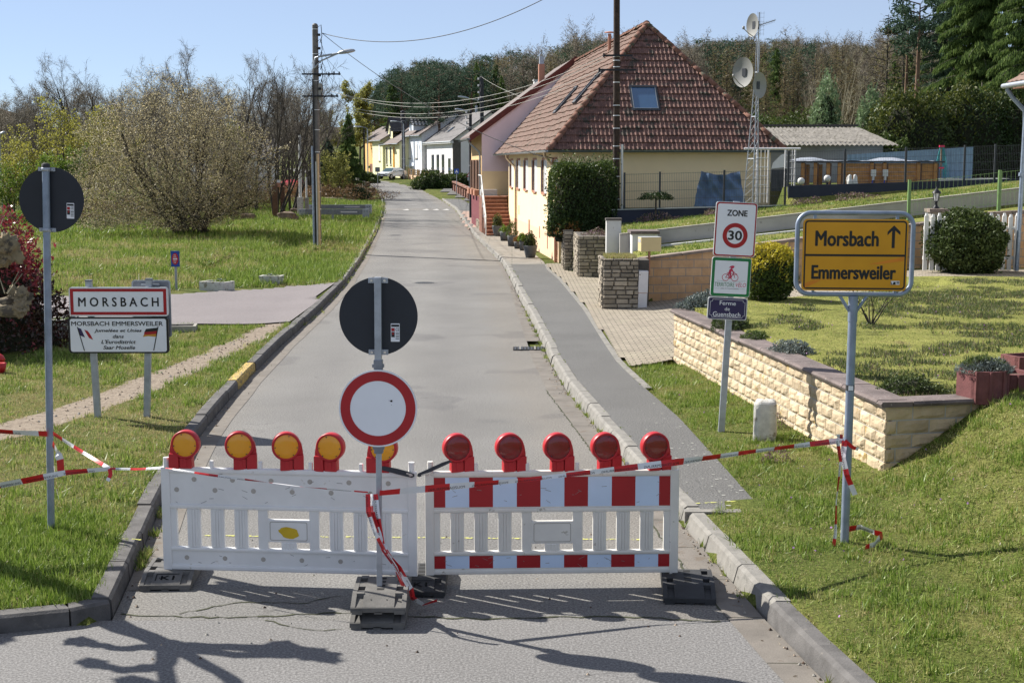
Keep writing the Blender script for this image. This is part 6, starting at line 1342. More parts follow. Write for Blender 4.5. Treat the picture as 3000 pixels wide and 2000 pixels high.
for dx, r, h0, h1_, m in ((-.13,.045,0,3.9,'steel_blue'),(-.06,.03,0,9.5*.68,'iron_black'),(.0,.03,0,3.3,'white_render'),(.07,.05,0,3.6,'copper_pipe')): mb = MB(); mb.rod((dx,-.14,-.3),(dx-.003*h1_,-.13,h1_),r,n=8); mb.build('cable_duct', up, [m])
mb = MB(); mb.box(.13,-.1,5.9-.25,.26,.1,6.3); mb.build('junction_box', up, ['concrete'])
mb = MB(); mb.box(-.5,-.16,6.62,1.0,-.11,6.68); mb.box(-.5,-.16,5.78,.9,-.11,5.84)
for x, z in ((.95,6.66),(.75,6.66),(.55,6.64),(.85,5.82),(.65,5.82)): mb.rod((x,-.13,z-.05),(x,-.13,z+.08),.03,n=6)
mb.build('crossarm', up, ['iron_black'])
H_ = d.z; mb = MB()
for k in range(5): z = H_*(.985-.06*k); mb.tube([(.1,-.1,z),(.28,-.16,z+.12),(.3,-.1,z-.3),(.22,-.1,z-.55)], .016, 5); mb.rod((.14,-.1,z-.25),(.24,-.1,z-.25),.05,n=6)
mb.build('cable_loops', up, ['iron_black'])
o_ = up.location; f_ = lambda px, py, Y: at(px, py, Y)-o_
lamp_head(up, f_(921,200,b_.y-.15), f_(990,157,b_.y-.3), f_(1041,149,b_.y-.3)); mb = MB(); mb.tube([f_(921,200,b_.y-.15), f_(920,185,b_.y-.15), f_(924,170,b_.y-.17), f_(940,165,b_.y-.2), f_(990,157,b_.y-.3)], .04, 8); mb.build('lamp_arm', up, ['galv'])
b_ = Vector((at(1806,640,45.6).x, 45.6, 1.2)); tp = at(1807, -60, 45.6)
rp, d = utility_pole('dark brown wooden utility pole before the hipped roof, cut by the picture top', b_, tp, .115, .10, 'dark_wood', [.06,.14,.23,.3,.35,.42,.47,.51,.60,.66,.685,.70])
for py, dx0, dx1 in ((164,-.48,.46),(206,-.62,.58)): z = at(1807, py, 45.6).z-b_.z; mb = MB(); mb.box(dx0,-.15,z-.03,dx1,-.10,z+.03); mb.rod((dx0+.02,-.13,z-.06),(dx0+.02,-.13,z+.07),.03,n=6); mb.rod((dx1-.02,-.13,z-.08),(dx1+.1,-.13,z-.12),.02,n=6); mb.build('crossarm', rp, ['iron_black'])
mb = MB(); mb.rod((.17,-.05,-.2),(.155,-.05,2.9),.04,n=8); mb.build('conduit', rp, ['white_paint']); mb = MB(); mb.box(.2,-.03,-.2,.28,.05,.95); mb.build('marker_post', rp, ['leaf_green_paint'])
FP = [(1068,505,368,186,.13,'slim pole at the far left of the village, with white insulators'),(1183,523,325,128,.16,'dark square pole with white insulators beside the white hatchback'),(1380,640,325,92,.11,'dark pole with lamp at the corner of the tan house front'),(1413,400,226,100,.15,'thick dark pole rising behind the annexe roof')]
poles = []; Y0 = {1068:186,1183:128,1380:92,1413:100}
for px, pb_, ptop, Y, r, lb in FP:
    bb = on(px, pb_) if px < 1390 else at(px, pb_, Y); Y = bb.y; bb.z = gz(bb.x, bb.y)-.1; r *= Y/Y0[px] if px in Y0 else 1; tt = at(px-2, ptop, Y); p_, d = utility_pole(lb, bb, tt, r*1.1, r*.9, 'roof_dark', [.3,.5,.7,.85]); poles.append((p_, tt))
    for k in range(4): mb = MB(); z = d.z*(.98-.05*k); mb.rod((-.1,-.02,z),(-.25,-.02,z),.03,n=5); mb.mat(1); mb.rod((-.25,-.02,z),(-.25,-.02,z+.14),.06,n=6); mb.build('insulator', p_, ['iron_black', 'cabinet_white'])
mb = MB(); mb.box(-.35,-.35,0,.35,.35,.5); mb.build('plinth', poles[1][0], ['concrete'])
o_ = poles[2][0].location; lamp_head(poles[2][0], at(1378,330,o_.y)-o_, at(1360,327,o_.y-1)-o_, at(1334,321,o_.y-2)-o_); o_ = poles[3][0].location; lamp_head(poles[3][0], at(1405,302,100)-o_, at(1375,290,99)-o_, at(1341,284,98)-o_)
for (px, py, Y, lb) in ((1052,372,170,'street lamp left of the orange house, its head just above the conifer'),(1158,356,175,'street lamp head above the brown roofs')):
    a = at(px, py, Y); bb = Vector((a.x+1., Y, gz(a.x, Y))); t = thing('street_lamp', lb, 'street lamp', bb); mb = MB(); mb.rod((0,0,-.3),(0,0,a.z-bb.z-.3),.07,n=8); mb.build('post', t, ['galv']); lamp_head(t, Vector((0,0,a.z-bb.z-.3)), a-bb+Vector((.3,0,0)), a-bb+Vector((-.6,0,0)))
a = at(3, 395, 80); t = thing('street_lamp', 'thin street lamp at the far left picture edge', 'street lamp', (a.x-.1, 80, .2)); mb = MB(); mb.rod((0,0,-.3),(0,0,a.z-.2),.05,n=8); mb.build('post', t, ['galv']); lamp_head(t, Vector((0,0,a.z-.25)), Vector((.05,0,a.z-.2)), Vector((.35,0,a.z-.05)))
# ---- wires
M('cable', (.03,.03,.032), .6); M('cable_pale', (.42,.41,.36), .5)
def wire(label, P, Q, sag, r=.012, mat='cable', via=None):
    P, Q = Vector(P), Vector(Q); n = 40; pts = []
    for k in range(n+1): f = k/n; q = P.lerp(Q, f); q.z -= sag*4*f*(1-f); pts.append(q)
    if mat == 'cable' and r > .015: pass
    mb = MB(); mb.tube(pts, r, 5); return tag(mb.build('overhead_wire', None, [mat]), label, 'wire', 'overhead wires of the street')
Yp = on(932,722).y
wire('thick black cable sagging from the left pole top out of the upper picture edge', at(944,98,Yp-.1), at(1700,-62,44), .95, .014)
wire('black cable running from the left pole top down to the corner of the farmhouse', at(944,98,Yp-.1), at(1598,462,47.2), .5, .012)
wire('black cable from the lower arm of the left pole to the far dark pole', at(960,270,Yp-.1), at(1183,372,128), .6, .011)
for i, (y0, y1, s_, px1) in enumerate(((300,165,.9,1768),(312,172,1.0,1772),(306,205,.8,1756),(309,213,.9,1760))):
    wire(('uppermost', 'second', 'third', 'lowest')[i]+' pale wire of the four from the left pole to the right wooden pole', at((970,978,980,972)[i], (268,270,306,309)[i], Yp-.1), at(px1, y1, 45.5), s_, .008, 'cable_pale')
for i, y0 in enumerate((124,150,172,198)): wire('thin wire number %s from the top of the left pole towards the far poles'.replace('number %s', ('highest','second','third','lowest')[i]), at(940,y0,Yp), poles[i % 2][1]+Vector((-.2,0,-.3*i)), 1.2, .007)
wire('thin wire from the far dark pole to the pole at the tan house front', poles[1][1], poles[2][1], .5, .008); wire('thin wire between the pole at the tan house and the pole behind the annexe', poles[2][1]+Vector((0,0,-.4)), poles[3][1]+Vector((0,0,-.5)), .3, .008)
wire('pale wire from the pole behind the annexe to the right', poles[3][1], at(1530,285,75), .1, .009, 'cable_pale')
for i in range(4): wire(('topmost','second','third','bottom')[i]+' fine wire from the lamp pole at the tan house to the left far pole', poles[2][1]+Vector((0,0,-.35*i-.2)), poles[0][1]+Vector((0,0,-.5*i-.2)), .8, .007)
# ================================================================= left-hand things and far street furniture
t = None
def rail(px0, px1, py_t, py_b, py_g, Y, label, strip_):
    a, b = at(px0, py_t, Y), at(px1, py_t, Y); zb, zg = at(px0, py_b, Y).z, at(px0, py_g, Y).z; t = thing('vehicle_barrier', label, 'barrier', (a.x, Y, zg)); L = b.x-a.x; h = a.z-zg; hb = a.z-zb; mb = MB()
    mb.box(.0,-.02,h-hb,L,.12,h,.01); mb.mat(1); mb.box(L*strip_[0],-.026,h-hb*.62,L*strip_[1],-.021,h-hb*.40); mb.build('beam', t, ['galv_dark', 'cabinet_white'])
    for x in (0, L-.32): mb = MB(); mb.box(x-.03,-.06,-.2,x+.36,.16,h+.01,.01); mb.mat(1); [mb.rod((x+.16+i*.16-.08,-.06,h-.12-j*.3),(x+.16+i*.16-.08,-.075,h-.12-j*.3),.025,n=6) for i in (0,1) for j in (0,1)]; mb.build('post', t, ['galv', 'iron_black'])
    return t
rail(877, 1079, 613, 629, 641, 84, 'lower grey steel barrier beam with a white strip, in front of the other beam', (.60,.84))
rail(901, 1087, 600, 612, 634, 88, 'longer grey-brown steel barrier beam just behind the first one', (.58,.82))
a = on(975, 652); t = thing('stake', 'thin grey stake in the muddy hole before the barrier beam', 'stake', a); mb = MB(); mb.box(-.06,-.03,-.2,.06,.03,.7); mb.build('post', t, ['galv_dark'])
# wooden sign frame
a, b = on(807, 641), on(828, 620); t = thing('signpost', 'brown wooden post-and-beam frame beside the flat boulder', 'sign frame', a); mb = MB(); mb.box(-.14,-.1,-.2,.14,.1,1.9); mb.build('post', t, ['brown_wood']); q = at(828, 620, a.y+3)-a; mb = MB(); mb.box(q.x-.12,2.9,-.2,q.x+.14,3.1,1.75); mb.build('post', t, ['brown_wood'])
p0, p1 = at(803, 543, a.y)-a, at(828, 540, a.y+3)-a; mb = MB(); mb.add([p0+Vector((-.1,-.1,-.1)),p1+Vector((.1,-.1,-.1)),p1+Vector((.1,.1,-.1)),p0+Vector((-.1,.1,-.1)),p0+Vector((-.1,-.1,.1)),p1+Vector((.1,-.1,.1)),p1+Vector((.1,.1,.1)),p0+Vector((-.1,.1,.1))], [(3,2,1,0),(4,5,6,7),(0,1,5,4),(1,2,6,5),(2,3,7,6),(3,0,4,7)]); mb.build('beam', t, ['brown_wood'])
q = at(817, 530, a.y+1); t = thing('marker_board', 'small white and red board on the beam of the wooden frame', 'board', q); mb = MB(); mb.box(-.1,-.15,-.35,.1,-.1,.05); mb.mat(1); mb.box(-.1,-.152,-.35,.1,-.149,-.1); mb.build('board', t, ['cabinet_white', 'terra_pipe'])
# flag poles
for px, pt_, pb, r, lb in ((880,395,612,.09,'tall white pole with a square foot behind the left utility pole'),(899,519,610,.06,'shorter white pole with a grey foot left of the barrier beams')):
    a = at(px, pb, 85); tp = at(px-2, pt_, 85); t = thing('white_pole', lb, 'pole', (a.x, 85, gz(a.x, 85))); o = t.location; mb = MB(); mb.rod((0,0,-.2), tp-o, r, r*.9, 10); mb.build('shaft', t, ['white_paint']); mb = MB(); mb.box(-r*1.9,-r*1.9,-.1,r*1.9,r*1.9,1.15); mb.build('foot', t, ['white_spray' if r > .08 else 'concrete'])
# boulders
def boulder(px0, px1, pt_, pb, label, flat=1.):
    c = on((px0+px1)/2, pb-2); Y = c.y; a, b = at(px0, pb, Y), at(px1, pt_, Y); w, h = b.x-a.x, b.z-c.z; bm = bmesh.new(); bmesh.ops.create_icosphere(bm, subdivisions=3, radius=1); s = RG_.uniform(0, 99)
    for v in bm.verts:
        k = v.co.copy(); d = 1+.35*noise.noise(k*1.3+Vector((s,s,s)))+.12*noise.noise(k*4+Vector((s,0,s))); k = Vector([math.copysign(abs(x)**.7, x) for x in k])*d; v.co = Vector((k.x*w*.47, k.y*w*.4, max(-.3, k.z*h*.58*flat)+h*.42))
    bm.verts.index_update(); mb = MB(); mb.add([v.co.copy() for v in bm.verts], [[v.index for v in f.verts] for f in bm.faces], False); bm.free(); o = mb.build('boulder', None, ['boulder'], c); return tag(o, label, 'boulder', 'boulders on the left field')
boulder(812, 873, 621, 650, 'long flat-topped boulder beside the wooden frame'); boulder(850, 880, 612, 632, 'lighter boulder peeping out behind the flat-topped one'); boulder(702, 750, 624, 652, 'boulder lying alone in the grass under the catkin tree')
boulder(996, 1032, 540, 562, 'pale brown boulder by the far path, left of the rock pile'); boulder(868, 900, 535, 558, 'dark pointed boulder behind the white poles'); boulder(856, 876, 540, 552, 'tan boulder left of the dark pointed one')
boulder(1056, 1085, 533, 549, 'tan topmost boulder of the pile at the road bend'); boulder(1044, 1066, 545, 556, 'left boulder of the pile at the road bend'); boulder(1068, 1102, 550, 565, 'dark boulder low in the pile at the road bend'); boulder(1073, 1099, 560, 575, 'lowest dark boulder of the pile, nearest the road')
for px, pb, h, lb in ((1048,552,1.6,'left concrete bollard in the rock pile'),(1066,565,1.6,'concrete bollard in front of the rock pile')): a = on(px, pb); t = thing('bollard', lb, 'bollard', a, .3, 'concrete bollards at the road bend'); mb = MB(); mb.box(-.14,-.14,-.2,.14,.14,h*.6,.02); mb.mat(1); mb.box(-.165,-.165,h*.6,.165,.165,h*.68,.02); mb.build('body', t, ['concrete', 'concrete'])
# little blue and red sign, planters
a = on(517, 850); t = thing('small_sign', 'small blue board with a red oval on a grey post in the left field', 'sign', a); h = at(517, 735, a.y).z-a.z; mb = MB(); mb.box(-.03,-.02,-.2,.03,.02,h); mb.build('post', t, ['galv']); mb = MB(); mb.box(-.115,-.045,h-.42,.115,-.021,h,.003); mb.mat(1); oz = h-.21; mb.face([(.088*math.cos(k*.2618), oz+.155*math.sin(k*.2618)) for k in range(24)], -.0465); mb.mat(2); mb.face([(-.055,oz-.022),(.055,oz-.022),(.055,oz+.022),(-.055,oz+.022)], -.048)
for k, z_ in enumerate((.10,.06,-.06,-.10)): wd_ = (.035,.045,.045,.035)[k]; [mb.face([(-wd_+j*.021,oz+z_-.012),(-wd_+j*.021+.013,oz+z_-.012),(-wd_+j*.021+.013,oz+z_+.012),(-wd_+j*.021,oz+z_+.012)], -.048) for j in range(int(wd_*2/.021))]
mb.build('board', t, ['sign_blue', 'lamp_red', 'cabinet_white'])
def trough(px, py, Lx_, Wy, hh, rz, label, mat, taper=1.):
    a = on(px, py); t = thing('stone_trough', label, 'planter', a, rz, 'white stone troughs by the side road'); mb = MB(); l, w = Lx_/2, Wy/2; k = taper; vs = []
    for z, q in ((-.1,k),(hh,1)): vs += [(-l*q,-w*q,z),(l*q,-w*q,z),(l*q,w*q,z),(-l*q,w*q,z)]
    vs += [(-l+.06,-w+.06,hh),(l-.06,-w+.06,hh),(l-.06,w-.06,hh),(-l+.06,w-.06,hh)]+[(-l+.06,-w+.06,hh-.06),(l-.06,-w+.06,hh-.06),(l-.06,w-.06,hh-.06),(-l+.06,w-.06,hh-.06)]
    mb.add(vs, [(0,1,5,4),(1,2,6,5),(2,3,7,6),(3,0,4,7)]+[(4+i, 4+(i+1) % 4, 8+(i+1) % 4, 8+i) for i in range(4)]+[(8+i, 8+(i+1) % 4, 12+(i+1) % 4, 12+i) for i in range(4)]); mb.mat(1); mb.add(vs[12:16], [(0,1,2,3)]); mb.build('body', t, [mat, 'soil']); return t
trough(636, 850, .78, .5, .24, -.35, 'rectangular white stone trough with flowers by the side road', 'white_spray'); trough(796, 834, .62, .45, .26, -.1, 'bowl-shaped white stone trough near the road edge', 'white_spray', .72)
a = on(190, 985); t = trough(195, 985, 1.0, .5, .36, .1, 'grey stone trough between the red bush and the town sign', 'white_spray'); trough(525, 972, .7, .5, .14, .15, 'low mossy stone trough right behind the town sign', 'concrete')
# things along the far right side of the street
def post_sign(px, pb, ptop, Y, label, draw, mats, w=.028, sc_=.45):
    a = on(px, pb); tp = at(px, ptop, a.y); t = thing('traffic_sign', label, 'road sign', a); h = tp.z-a.z; mb = MB(); mb.rod((0,0,-.3),(0,0,h),w,n=8); mb.build('post', t, ['galv']); mb = MB(); mb.X = Matrix.Translation((0,0,h*(1-sc_))) @ Matrix.Scale(sc_, 4); draw(mb, h); mb.build('panel', t, mats)
def dr1(mb, h): mb.prism(rrect(-.45,h-.95,.45,h+.02,.06,3), -.1, -.07); mb.mat(1); mb.face([(-.3,h-.72),(.3,h-.72),(0,h-.18)], -.102); mb.mat(2); mb.face([(-.2,h-.66),(.2,h-.66),(.12,h-.58),(-.12,h-.58)], -.104)
post_sign(1338, 578, 495, 86, 'square blue speed-hump sign with a white triangle', dr1, ['sign_blue', 'sign_white', 'sign_black'])
def dr2(mb, h): mb.prism([(-.55,h-.95),(.55,h-.95),(0,h)], -.1, -.07); mb.mat(1); mb.face([(-.38,h-.86),(.38,h-.86),(0,h-.2)], -.102); mb.mat(2); mb.face([(-.24,h-.82),(.24,h-.82),(.12,h-.72),(-.12,h-.72)], -.104); mb.mat(3); mb.prism([(-.38,h-1.55),(.38,h-1.55),(.38,h-1.0),(-.38,h-1.0)], -.1, -.07)
post_sign(1377, 615, 500, 76, 'triangular red-bordered hump warning sign beside the tan house', dr2, ['sign_red', 'sign_white', 'sign_black', 'galv'])
def dr3(mb, h):
    mb.prism([(-.95,h-1.9),(.95,h-1.9),(.95,h),(-.95,h)], -.1, -.06); mb.mat(1)
    for k in range(4): mb.face([(-.8,h-.25-k*.28),(.8,h-.25-k*.28),(.8,h-.15-k*.28),(-.8,h-.15-k*.28)], -.102)
    for k in range(2): mb.face([(-.6,h-1.5-k*.22),(.6,h-1.5-k*.22),(.6,h-1.42-k*.22),(-.6,h-1.42-k*.22)], -.102)
post_sign(1269, 544, 498, 103, 'large grey-white notice board with lines of writing on the far verge', dr3, ['cabinet_white', 'galv_dark'], .04, .40)
def dr4(mb, h): mb.prism(rrect(-.38,h-.75,.38,h,.1,3), -.1, -.07)
post_sign(1107, 567, 490, 100, 'grey back of a rounded square sign at the left road bend', dr4, ['galv_dark'], .03, .6)
t = thing('garden_fence', 'low rendered fence with dark wooden slats on the far forecourt', 'fence', on(1200, 524)); o = t.location; mb = MB(); e_ = on(1282, 535)-o; n_ = 6; d_ = e_/n_
for k in range(n_):
    a, b = d_*k, d_*(k+1); s_ = Vector((d_.y, -d_.x, 0)).normalized()*.12
    mb.add([a-s_+Vector((0,0,-.5)), b-s_+Vector((0,0,-.5)), b+s_+Vector((0,0,-.5)), a+s_+Vector((0,0,-.5)), a-s_+Vector((0,0,.5)), b-s_+Vector((0,0,.5)), b+s_+Vector((0,0,.5)), a+s_+Vector((0,0,.5))], [(3,2,1,0),(4,5,6,7),(0,1,5,4),(2,3,7,6)])
mb.build('plinth', t, ['peach_render']); 
for k in range(n_+1): q = d_*k; mb = MB(); mb.box(q.x-.2,q.y-.2,q.z-.5,q.x+.2,q.y+.2,q.z+1.25); mb.build('pillar', t, ['tan_render'])
mb = MB()
for k in range(n_):
    for z in (.6,.85,1.1): mb.rod(d_*k+Vector((0,0,z)), d_*(k+1)+Vector((0,0,z)), .07, n=4)
mb.build('slats', t, ['grey_wood'])
t = thing('brick_fence', 'low red brick baluster wall before the tan house', 'wall', on(1330, 560)); o = t.location; e_ = on(1392, 594)-o; n_ = 9
for k in range(n_+1): q = e_*(k/n_); mb = MB(); mb.box(q.x-.17,q.y-.17,q.z-.5,q.x+.17,q.y+.17,q.z+.85); mb.build('pillar', t, ['brick_red'])
mb = MB()
for k in range(n_):
    a, b = e_*(k/n_), e_*((k+1)/n_)
    for z0, z1, s_ in ((-.5,.62,.08),(.86,.98,.2)): mb.add([a+Vector((-s_,0,z0)), b+Vector((-s_,0,z0)), b+Vector((s_,0,z0)), a+Vector((s_,0,z0)), a+Vector((-s_,0,z1)), b+Vector((-s_,0,z1)), b+Vector((s_,0,z1)), a+Vector((s_,0,z1))], [(3,2,1,0),(4,5,6,7),(0,1,5,4),(2,3,7,6)])
mb.build('infill', t, ['brick_red'])
t = thing('brick_pier', 'dark red brick gate pier left of the brick baluster wall', 'pier', on(1304, 546)); mb = MB(); mb.box(-.32,-.3,-.5,.32,.3,1.2); mb.mat(1); mb.box(-.38,-.36,1.2,.38,.36,1.32); mb.build('body', t, ['brick_red', 'oxblood'])
t = thing('wheelie_bin', 'grey wheelie bin with a reddish lid at the brick gate pier', 'bin', on(1322, 546)); mb = MB(); mb.add([(-.32,-.3,-.1),(.32,-.3,-.1),(.32,.3,-.1),(-.32,.3,-.1),(-.4,-.4,1.1),(.4,-.4,1.1),(.4,.4,1.1),(-.4,.4,1.1)], [(3,2,1,0),(0,1,5,4),(1,2,6,5),(2,3,7,6),(3,0,4,7),(4,5,6,7)]); mb.build('body', t, ['galv_dark']); mb = MB(); mb.box(-.43,-.45,1.1,.43,.43,1.2,.03); mb.build('lid', t, ['terra_pipe'])
# red plastic toy at the left edge
a = on(2, 1092); t = thing('toy_bucket', 'red plastic bucket with a raised lid in the grass at the left picture edge', 'bucket', a); mb = MB(); mb.lathe([(.001,0),(.07,0),(.1,.16),(.09,.16),(.001,.1)], n=16); mb.build('bucket', t, ['lamp_red']); mb = MB(); mb.X = Matrix.Translation((-.02,0,.24)) @ Matrix.Rotation(.5, 4, 'Y'); mb.lathe([(.001,-.02),(.1,-.02),(.105,.02),(.06,.06),(.001,.07)], n=16); mb.build('lid', t, ['lamp_red'])
# ================================================================= vegetation
def tubes(S, n=3):
    S = np.asarray(S, dtype=np.float64); p0, p1, r0, r1 = S[:,0:3], S[:,3:6], S[:,6], S[:,7]; d = p1-p0; L = np.linalg.norm(d, axis=1, keepdims=True); d = d/np.maximum(L, 1e-6)
    h = np.where(np.abs(d[:,2:3]) < .9, np.array([[0,0,1.]]), np.array([[1.,0,0]])); a = np.cross(d, h); a /= np.linalg.norm(a, axis=1, keepdims=True); b = np.cross(d, a); N = len(S); V = np.zeros((N, 2*n, 3))
    for k in range(n):
        t = 2*math.pi*k/n; o = a*math.cos(t)+b*math.sin(t); V[:,k] = p0+o*r0[:,None]; V[:,n+k] = p1+o*r1[:,None]
    F = np.array([[k, (k+1) % n, n+(k+1) % n, n+k] for k in range(n)])[None]+(np.arange(N)*2*n)[:,None,None]
    return V.reshape(-1, 3), F.reshape(-1, 4)
def rnd_dirs(rng, N):
    v = rng.normal(size=(N, 3)); return v/np.linalg.norm(v, axis=1, keepdims=True)
def cards(Cn, size, rng, asp=.6, nrm=None, nb=.0, ax=None, axb=0.):
    "leaf-like four-cornered faces at points Cn"
    N = len(Cn); a = rnd_dirs(rng, N)
    if ax is not None: a = a*(1-axb)+np.asarray(ax)*axb; a /= np.linalg.norm(a, axis=1, keepdims=True)
    m = rnd_dirs(rng, N)
    if nrm is not None: m = m*(1-nb)+nrm*nb
    b = np.cross(a, m); b /= np.maximum(np.linalg.norm(b, axis=1, keepdims=True), 1e-6); s = (size*rng.uniform(.6, 1.35, N))[:,None]
    V = np.stack([Cn-a*s*.5, Cn+b*s*asp*.5, Cn+a*s*.5, Cn-b*s*asp*.5], axis=1); return V.reshape(-1, 3), np.arange(N*4).reshape(-1, 4)
def join(parts):
    V, F, I = [], [], []; o = 0
    for (v, f, i) in parts: V.append(v); F.append(f+o); I.append(np.full(len(f), i)); o += len(v)
    return np.concatenate(V), np.concatenate(F), np.concatenate(I)
def grow(rng, starts, lv):
    "branching skeleton. lv: per level dict(n, ang, len, seg, wig, up, r, start)"
    out = []; st = [(np.array(p, float), np.array(d, float)/np.linalg.norm(d), L, r, 0) for p, d, L, r in starts]
    while st:
        p, d, L, r, k = st.pop(); P = lv[k]; n = P.get('seg', 4); r1 = r*P.get('taper', .35); pts = [p]; ds = [d]
        for i in range(n):
            d = d+rng.normal(size=3)*P.get('wig', .12)+np.array([0,0,P.get('up', .05)]); d /= np.linalg.norm(d); q = p+d*(L/n); ra, rb = r+(r1-r)*i/n, r+(r1-r)*(i+1)/n; out.append((*p, *q, ra, rb, k)); p = q; pts.append(p); ds.append(d)
        if k+1 < len(lv):
            Q = lv[k+1]; m = Q['n']; m = m if m >= 1 else (1 if rng.random() < m else 0)
            for j in range(int(m)):
                f = P.get('start', .3)+(1-P.get('start', .3))*(j+rng.random())/m; i = min(n-1, int(f*n)); g = f*n-i; c = pts[i]*(1-g)+pts[i+1]*g; dd = ds[i+1]; side = np.cross(dd, rng.normal(size=3)); side /= max(1e-6, np.linalg.norm(side)); a = Q.get('ang', .8)*rng.uniform(.7, 1.3)
                nd = dd*math.cos(a)+side*math.sin(a); st.append((c, nd, L*Q['len']*rng.uniform(.65, 1.2)*(1-.35*f*P.get('fall', 1)), max(Q.get('rmin', .006), (r+(r1-r)*f)*Q.get('r', .5)), k+1))
    return np.array(out)
def tree(name, label, cat, loc, S, barks, leaves=None, group=None, rz=0, thick=2):
    t = thing(name, label, cat, loc, rz, group); k = S[:,8]; A = S[k < thick]; B = S[k >= thick]; v, f = tubes(A, 6); link_mesh('trunk', fastmesh('trunk', v, f, [barks[0]], smooth=True), t); parts = []
    if len(B): parts.append((*tubes(B, 3), 0))
    mats = [barks[-1]]
    if leaves:
        for (v, f, m) in leaves: mats.append(m); parts.append((v, f, len(mats)-1))
    v, f, i = join(parts); link_mesh('crown', fastmesh('crown', v, f, mats, i), t); return t
def along(S, rng, N, lo=2, jit=.03):
    B = S[S[:,8] >= lo]; L = np.linalg.norm(B[:,3:6]-B[:,0:3], axis=1); i = rng.choice(len(B), N, p=L/L.sum()); f = rng.random(N)[:,None]; return B[i,0:3]*(1-f)+B[i,3:6]*f+rng.normal(size=(N,3))*jit
M('bark_grey', (.085,.075,.062), .95, v=.3, s=4); M('bark_dark', (.055,.047,.038), .95, v=.3, s=4); M('twig_brown', (.075,.062,.05), .95, v=.3, s=2); M('twig_pale', (.30,.27,.18), .9, v=.2, s=2); M('bark_orange', (.17,.105,.07), .95, v=.3, s=3); M('plane_bark', (.30,.255,.17), .9, v=.3, s=5, b=1., bs=24, c2=(.26,.20,.11), spots=((.09,.075,.055), 9., .53))
leafmat('catkin', [(.42,.36,.19), (.60,.51,.31), (.30,.27,.12), (.72,.64,.43)], .35); leafmat('twig_grey', [(.075,.066,.050), (.11,.095,.07), (.05,.045,.036)], .2); leafmat('bud_green', [(.24,.25,.06), (.33,.32,.09), (.19,.20,.05)], .45); leafmat('twig_haze', [(.135,.118,.092), (.17,.15,.118), (.10,.088,.07)], .3); leafmat('leaf_yellow', [(.33,.31,.05), (.25,.26,.05), (.40,.36,.08)], .45)
leafmat('leaf_fresh', [(.13,.21,.03), (.18,.26,.04), (.10,.16,.025)], .4); leafmat('leaf_dark', [(.025,.048,.014), (.035,.065,.018), (.050,.085,.024), (.022,.04,.012)], .2, .5); leafmat('leaf_thuja', [(.035,.058,.016), (.06,.09,.024), (.085,.115,.030), (.03,.045,.013)], .25)
leafmat('leaf_hedge', [(.040,.070,.016), (.075,.115,.024), (.11,.15,.03), (.030,.05,.014)], .25); leafmat('thuja_gold', [(.085,.11,.02), (.13,.14,.026), (.055,.08,.018), (.035,.055,.014)], .3); leafmat('rust', [(.22,.10,.03), (.30,.17,.05)], .3)
leafmat('leaf_red', [(.20,.020,.030), (.30,.045,.055), (.13,.016,.022), (.36,.10,.09)], .3, .35, .5); leafmat('leaf_wine', [(.055,.016,.016), (.04,.03,.015), (.09,.02,.022)], .25, .35, .5); leafmat('leaf_gold', [(.46,.39,.03), (.56,.46,.05), (.34,.33,.03)], .35)
leafmat('leaf_blue', [(.15,.18,.16), (.20,.23,.22), (.10,.13,.10)], .2); leafmat('needle_spruce', [(.05,.090,.028), (.10,.155,.042), (.17,.24,.065), (.03,.055,.02)], .3, .75, .08); leafmat('needle_pine', [(.045,.080,.052), (.075,.115,.072), (.032,.058,.038)], .25, .75, .08); leafmat('needle_light', [(.16,.24,.12), (.22,.30,.15), (.11,.18,.09)], .3)
leafmat('larch_twig', [(.17,.135,.07), (.21,.165,.085), (.125,.105,.06), (.18,.18,.07), (.22,.145,.08)], .4); leafmat('beech_twig', [(.17,.145,.105), (.21,.18,.13), (.13,.115,.09)], .4); leafmat('heather', [(.20,.10,.13), (.24,.15,.17), (.12,.13,.05), (.16,.13,.07)], .3); leafmat('brown_shrub', [(.19,.115,.055), (.25,.15,.07), (.13,.085,.05)], .3)
R_ = np.random.default_rng
# ---- big catkin tree on the left field
rng = R_(21); Ct = on(561, 688); st = [((rng.normal()*.5, rng.normal()*.5, -.2), (math.cos(a)*s, math.sin(a)*s, 1.), L, r) for a, s, L, r in ((.2,.55,4.9,.10),(1.4,.75,4.7,.09),(2.5,.85,4.9,.10),(3.6,.6,5.3,.11),(4.7,.7,4.6,.09),(5.6,.9,4.7,.10),(.9,1.6,4.3,.08),(3.1,1.8,4.4,.08),(4.2,1.7,4.2,.08),(5.9,1.7,4.2,.08),(0,.1,5.6,.11),(2.2,.3,5.5,.1),(5.2,.35,5.3,.1))]
CL = [dict(seg=6, wig=.10, up=.02, start=.15), dict(n=10, len=.42, ang=.75, r=.5, seg=4, wig=.16, up=.04, start=.15), dict(n=7, len=.5, ang=.75, r=.5, rmin=.010, seg=3, wig=.2, up=.03, start=.15), dict(n=5, len=.5, ang=.7, r=.5, rmin=.006, seg=2, wig=.2, up=.04)]
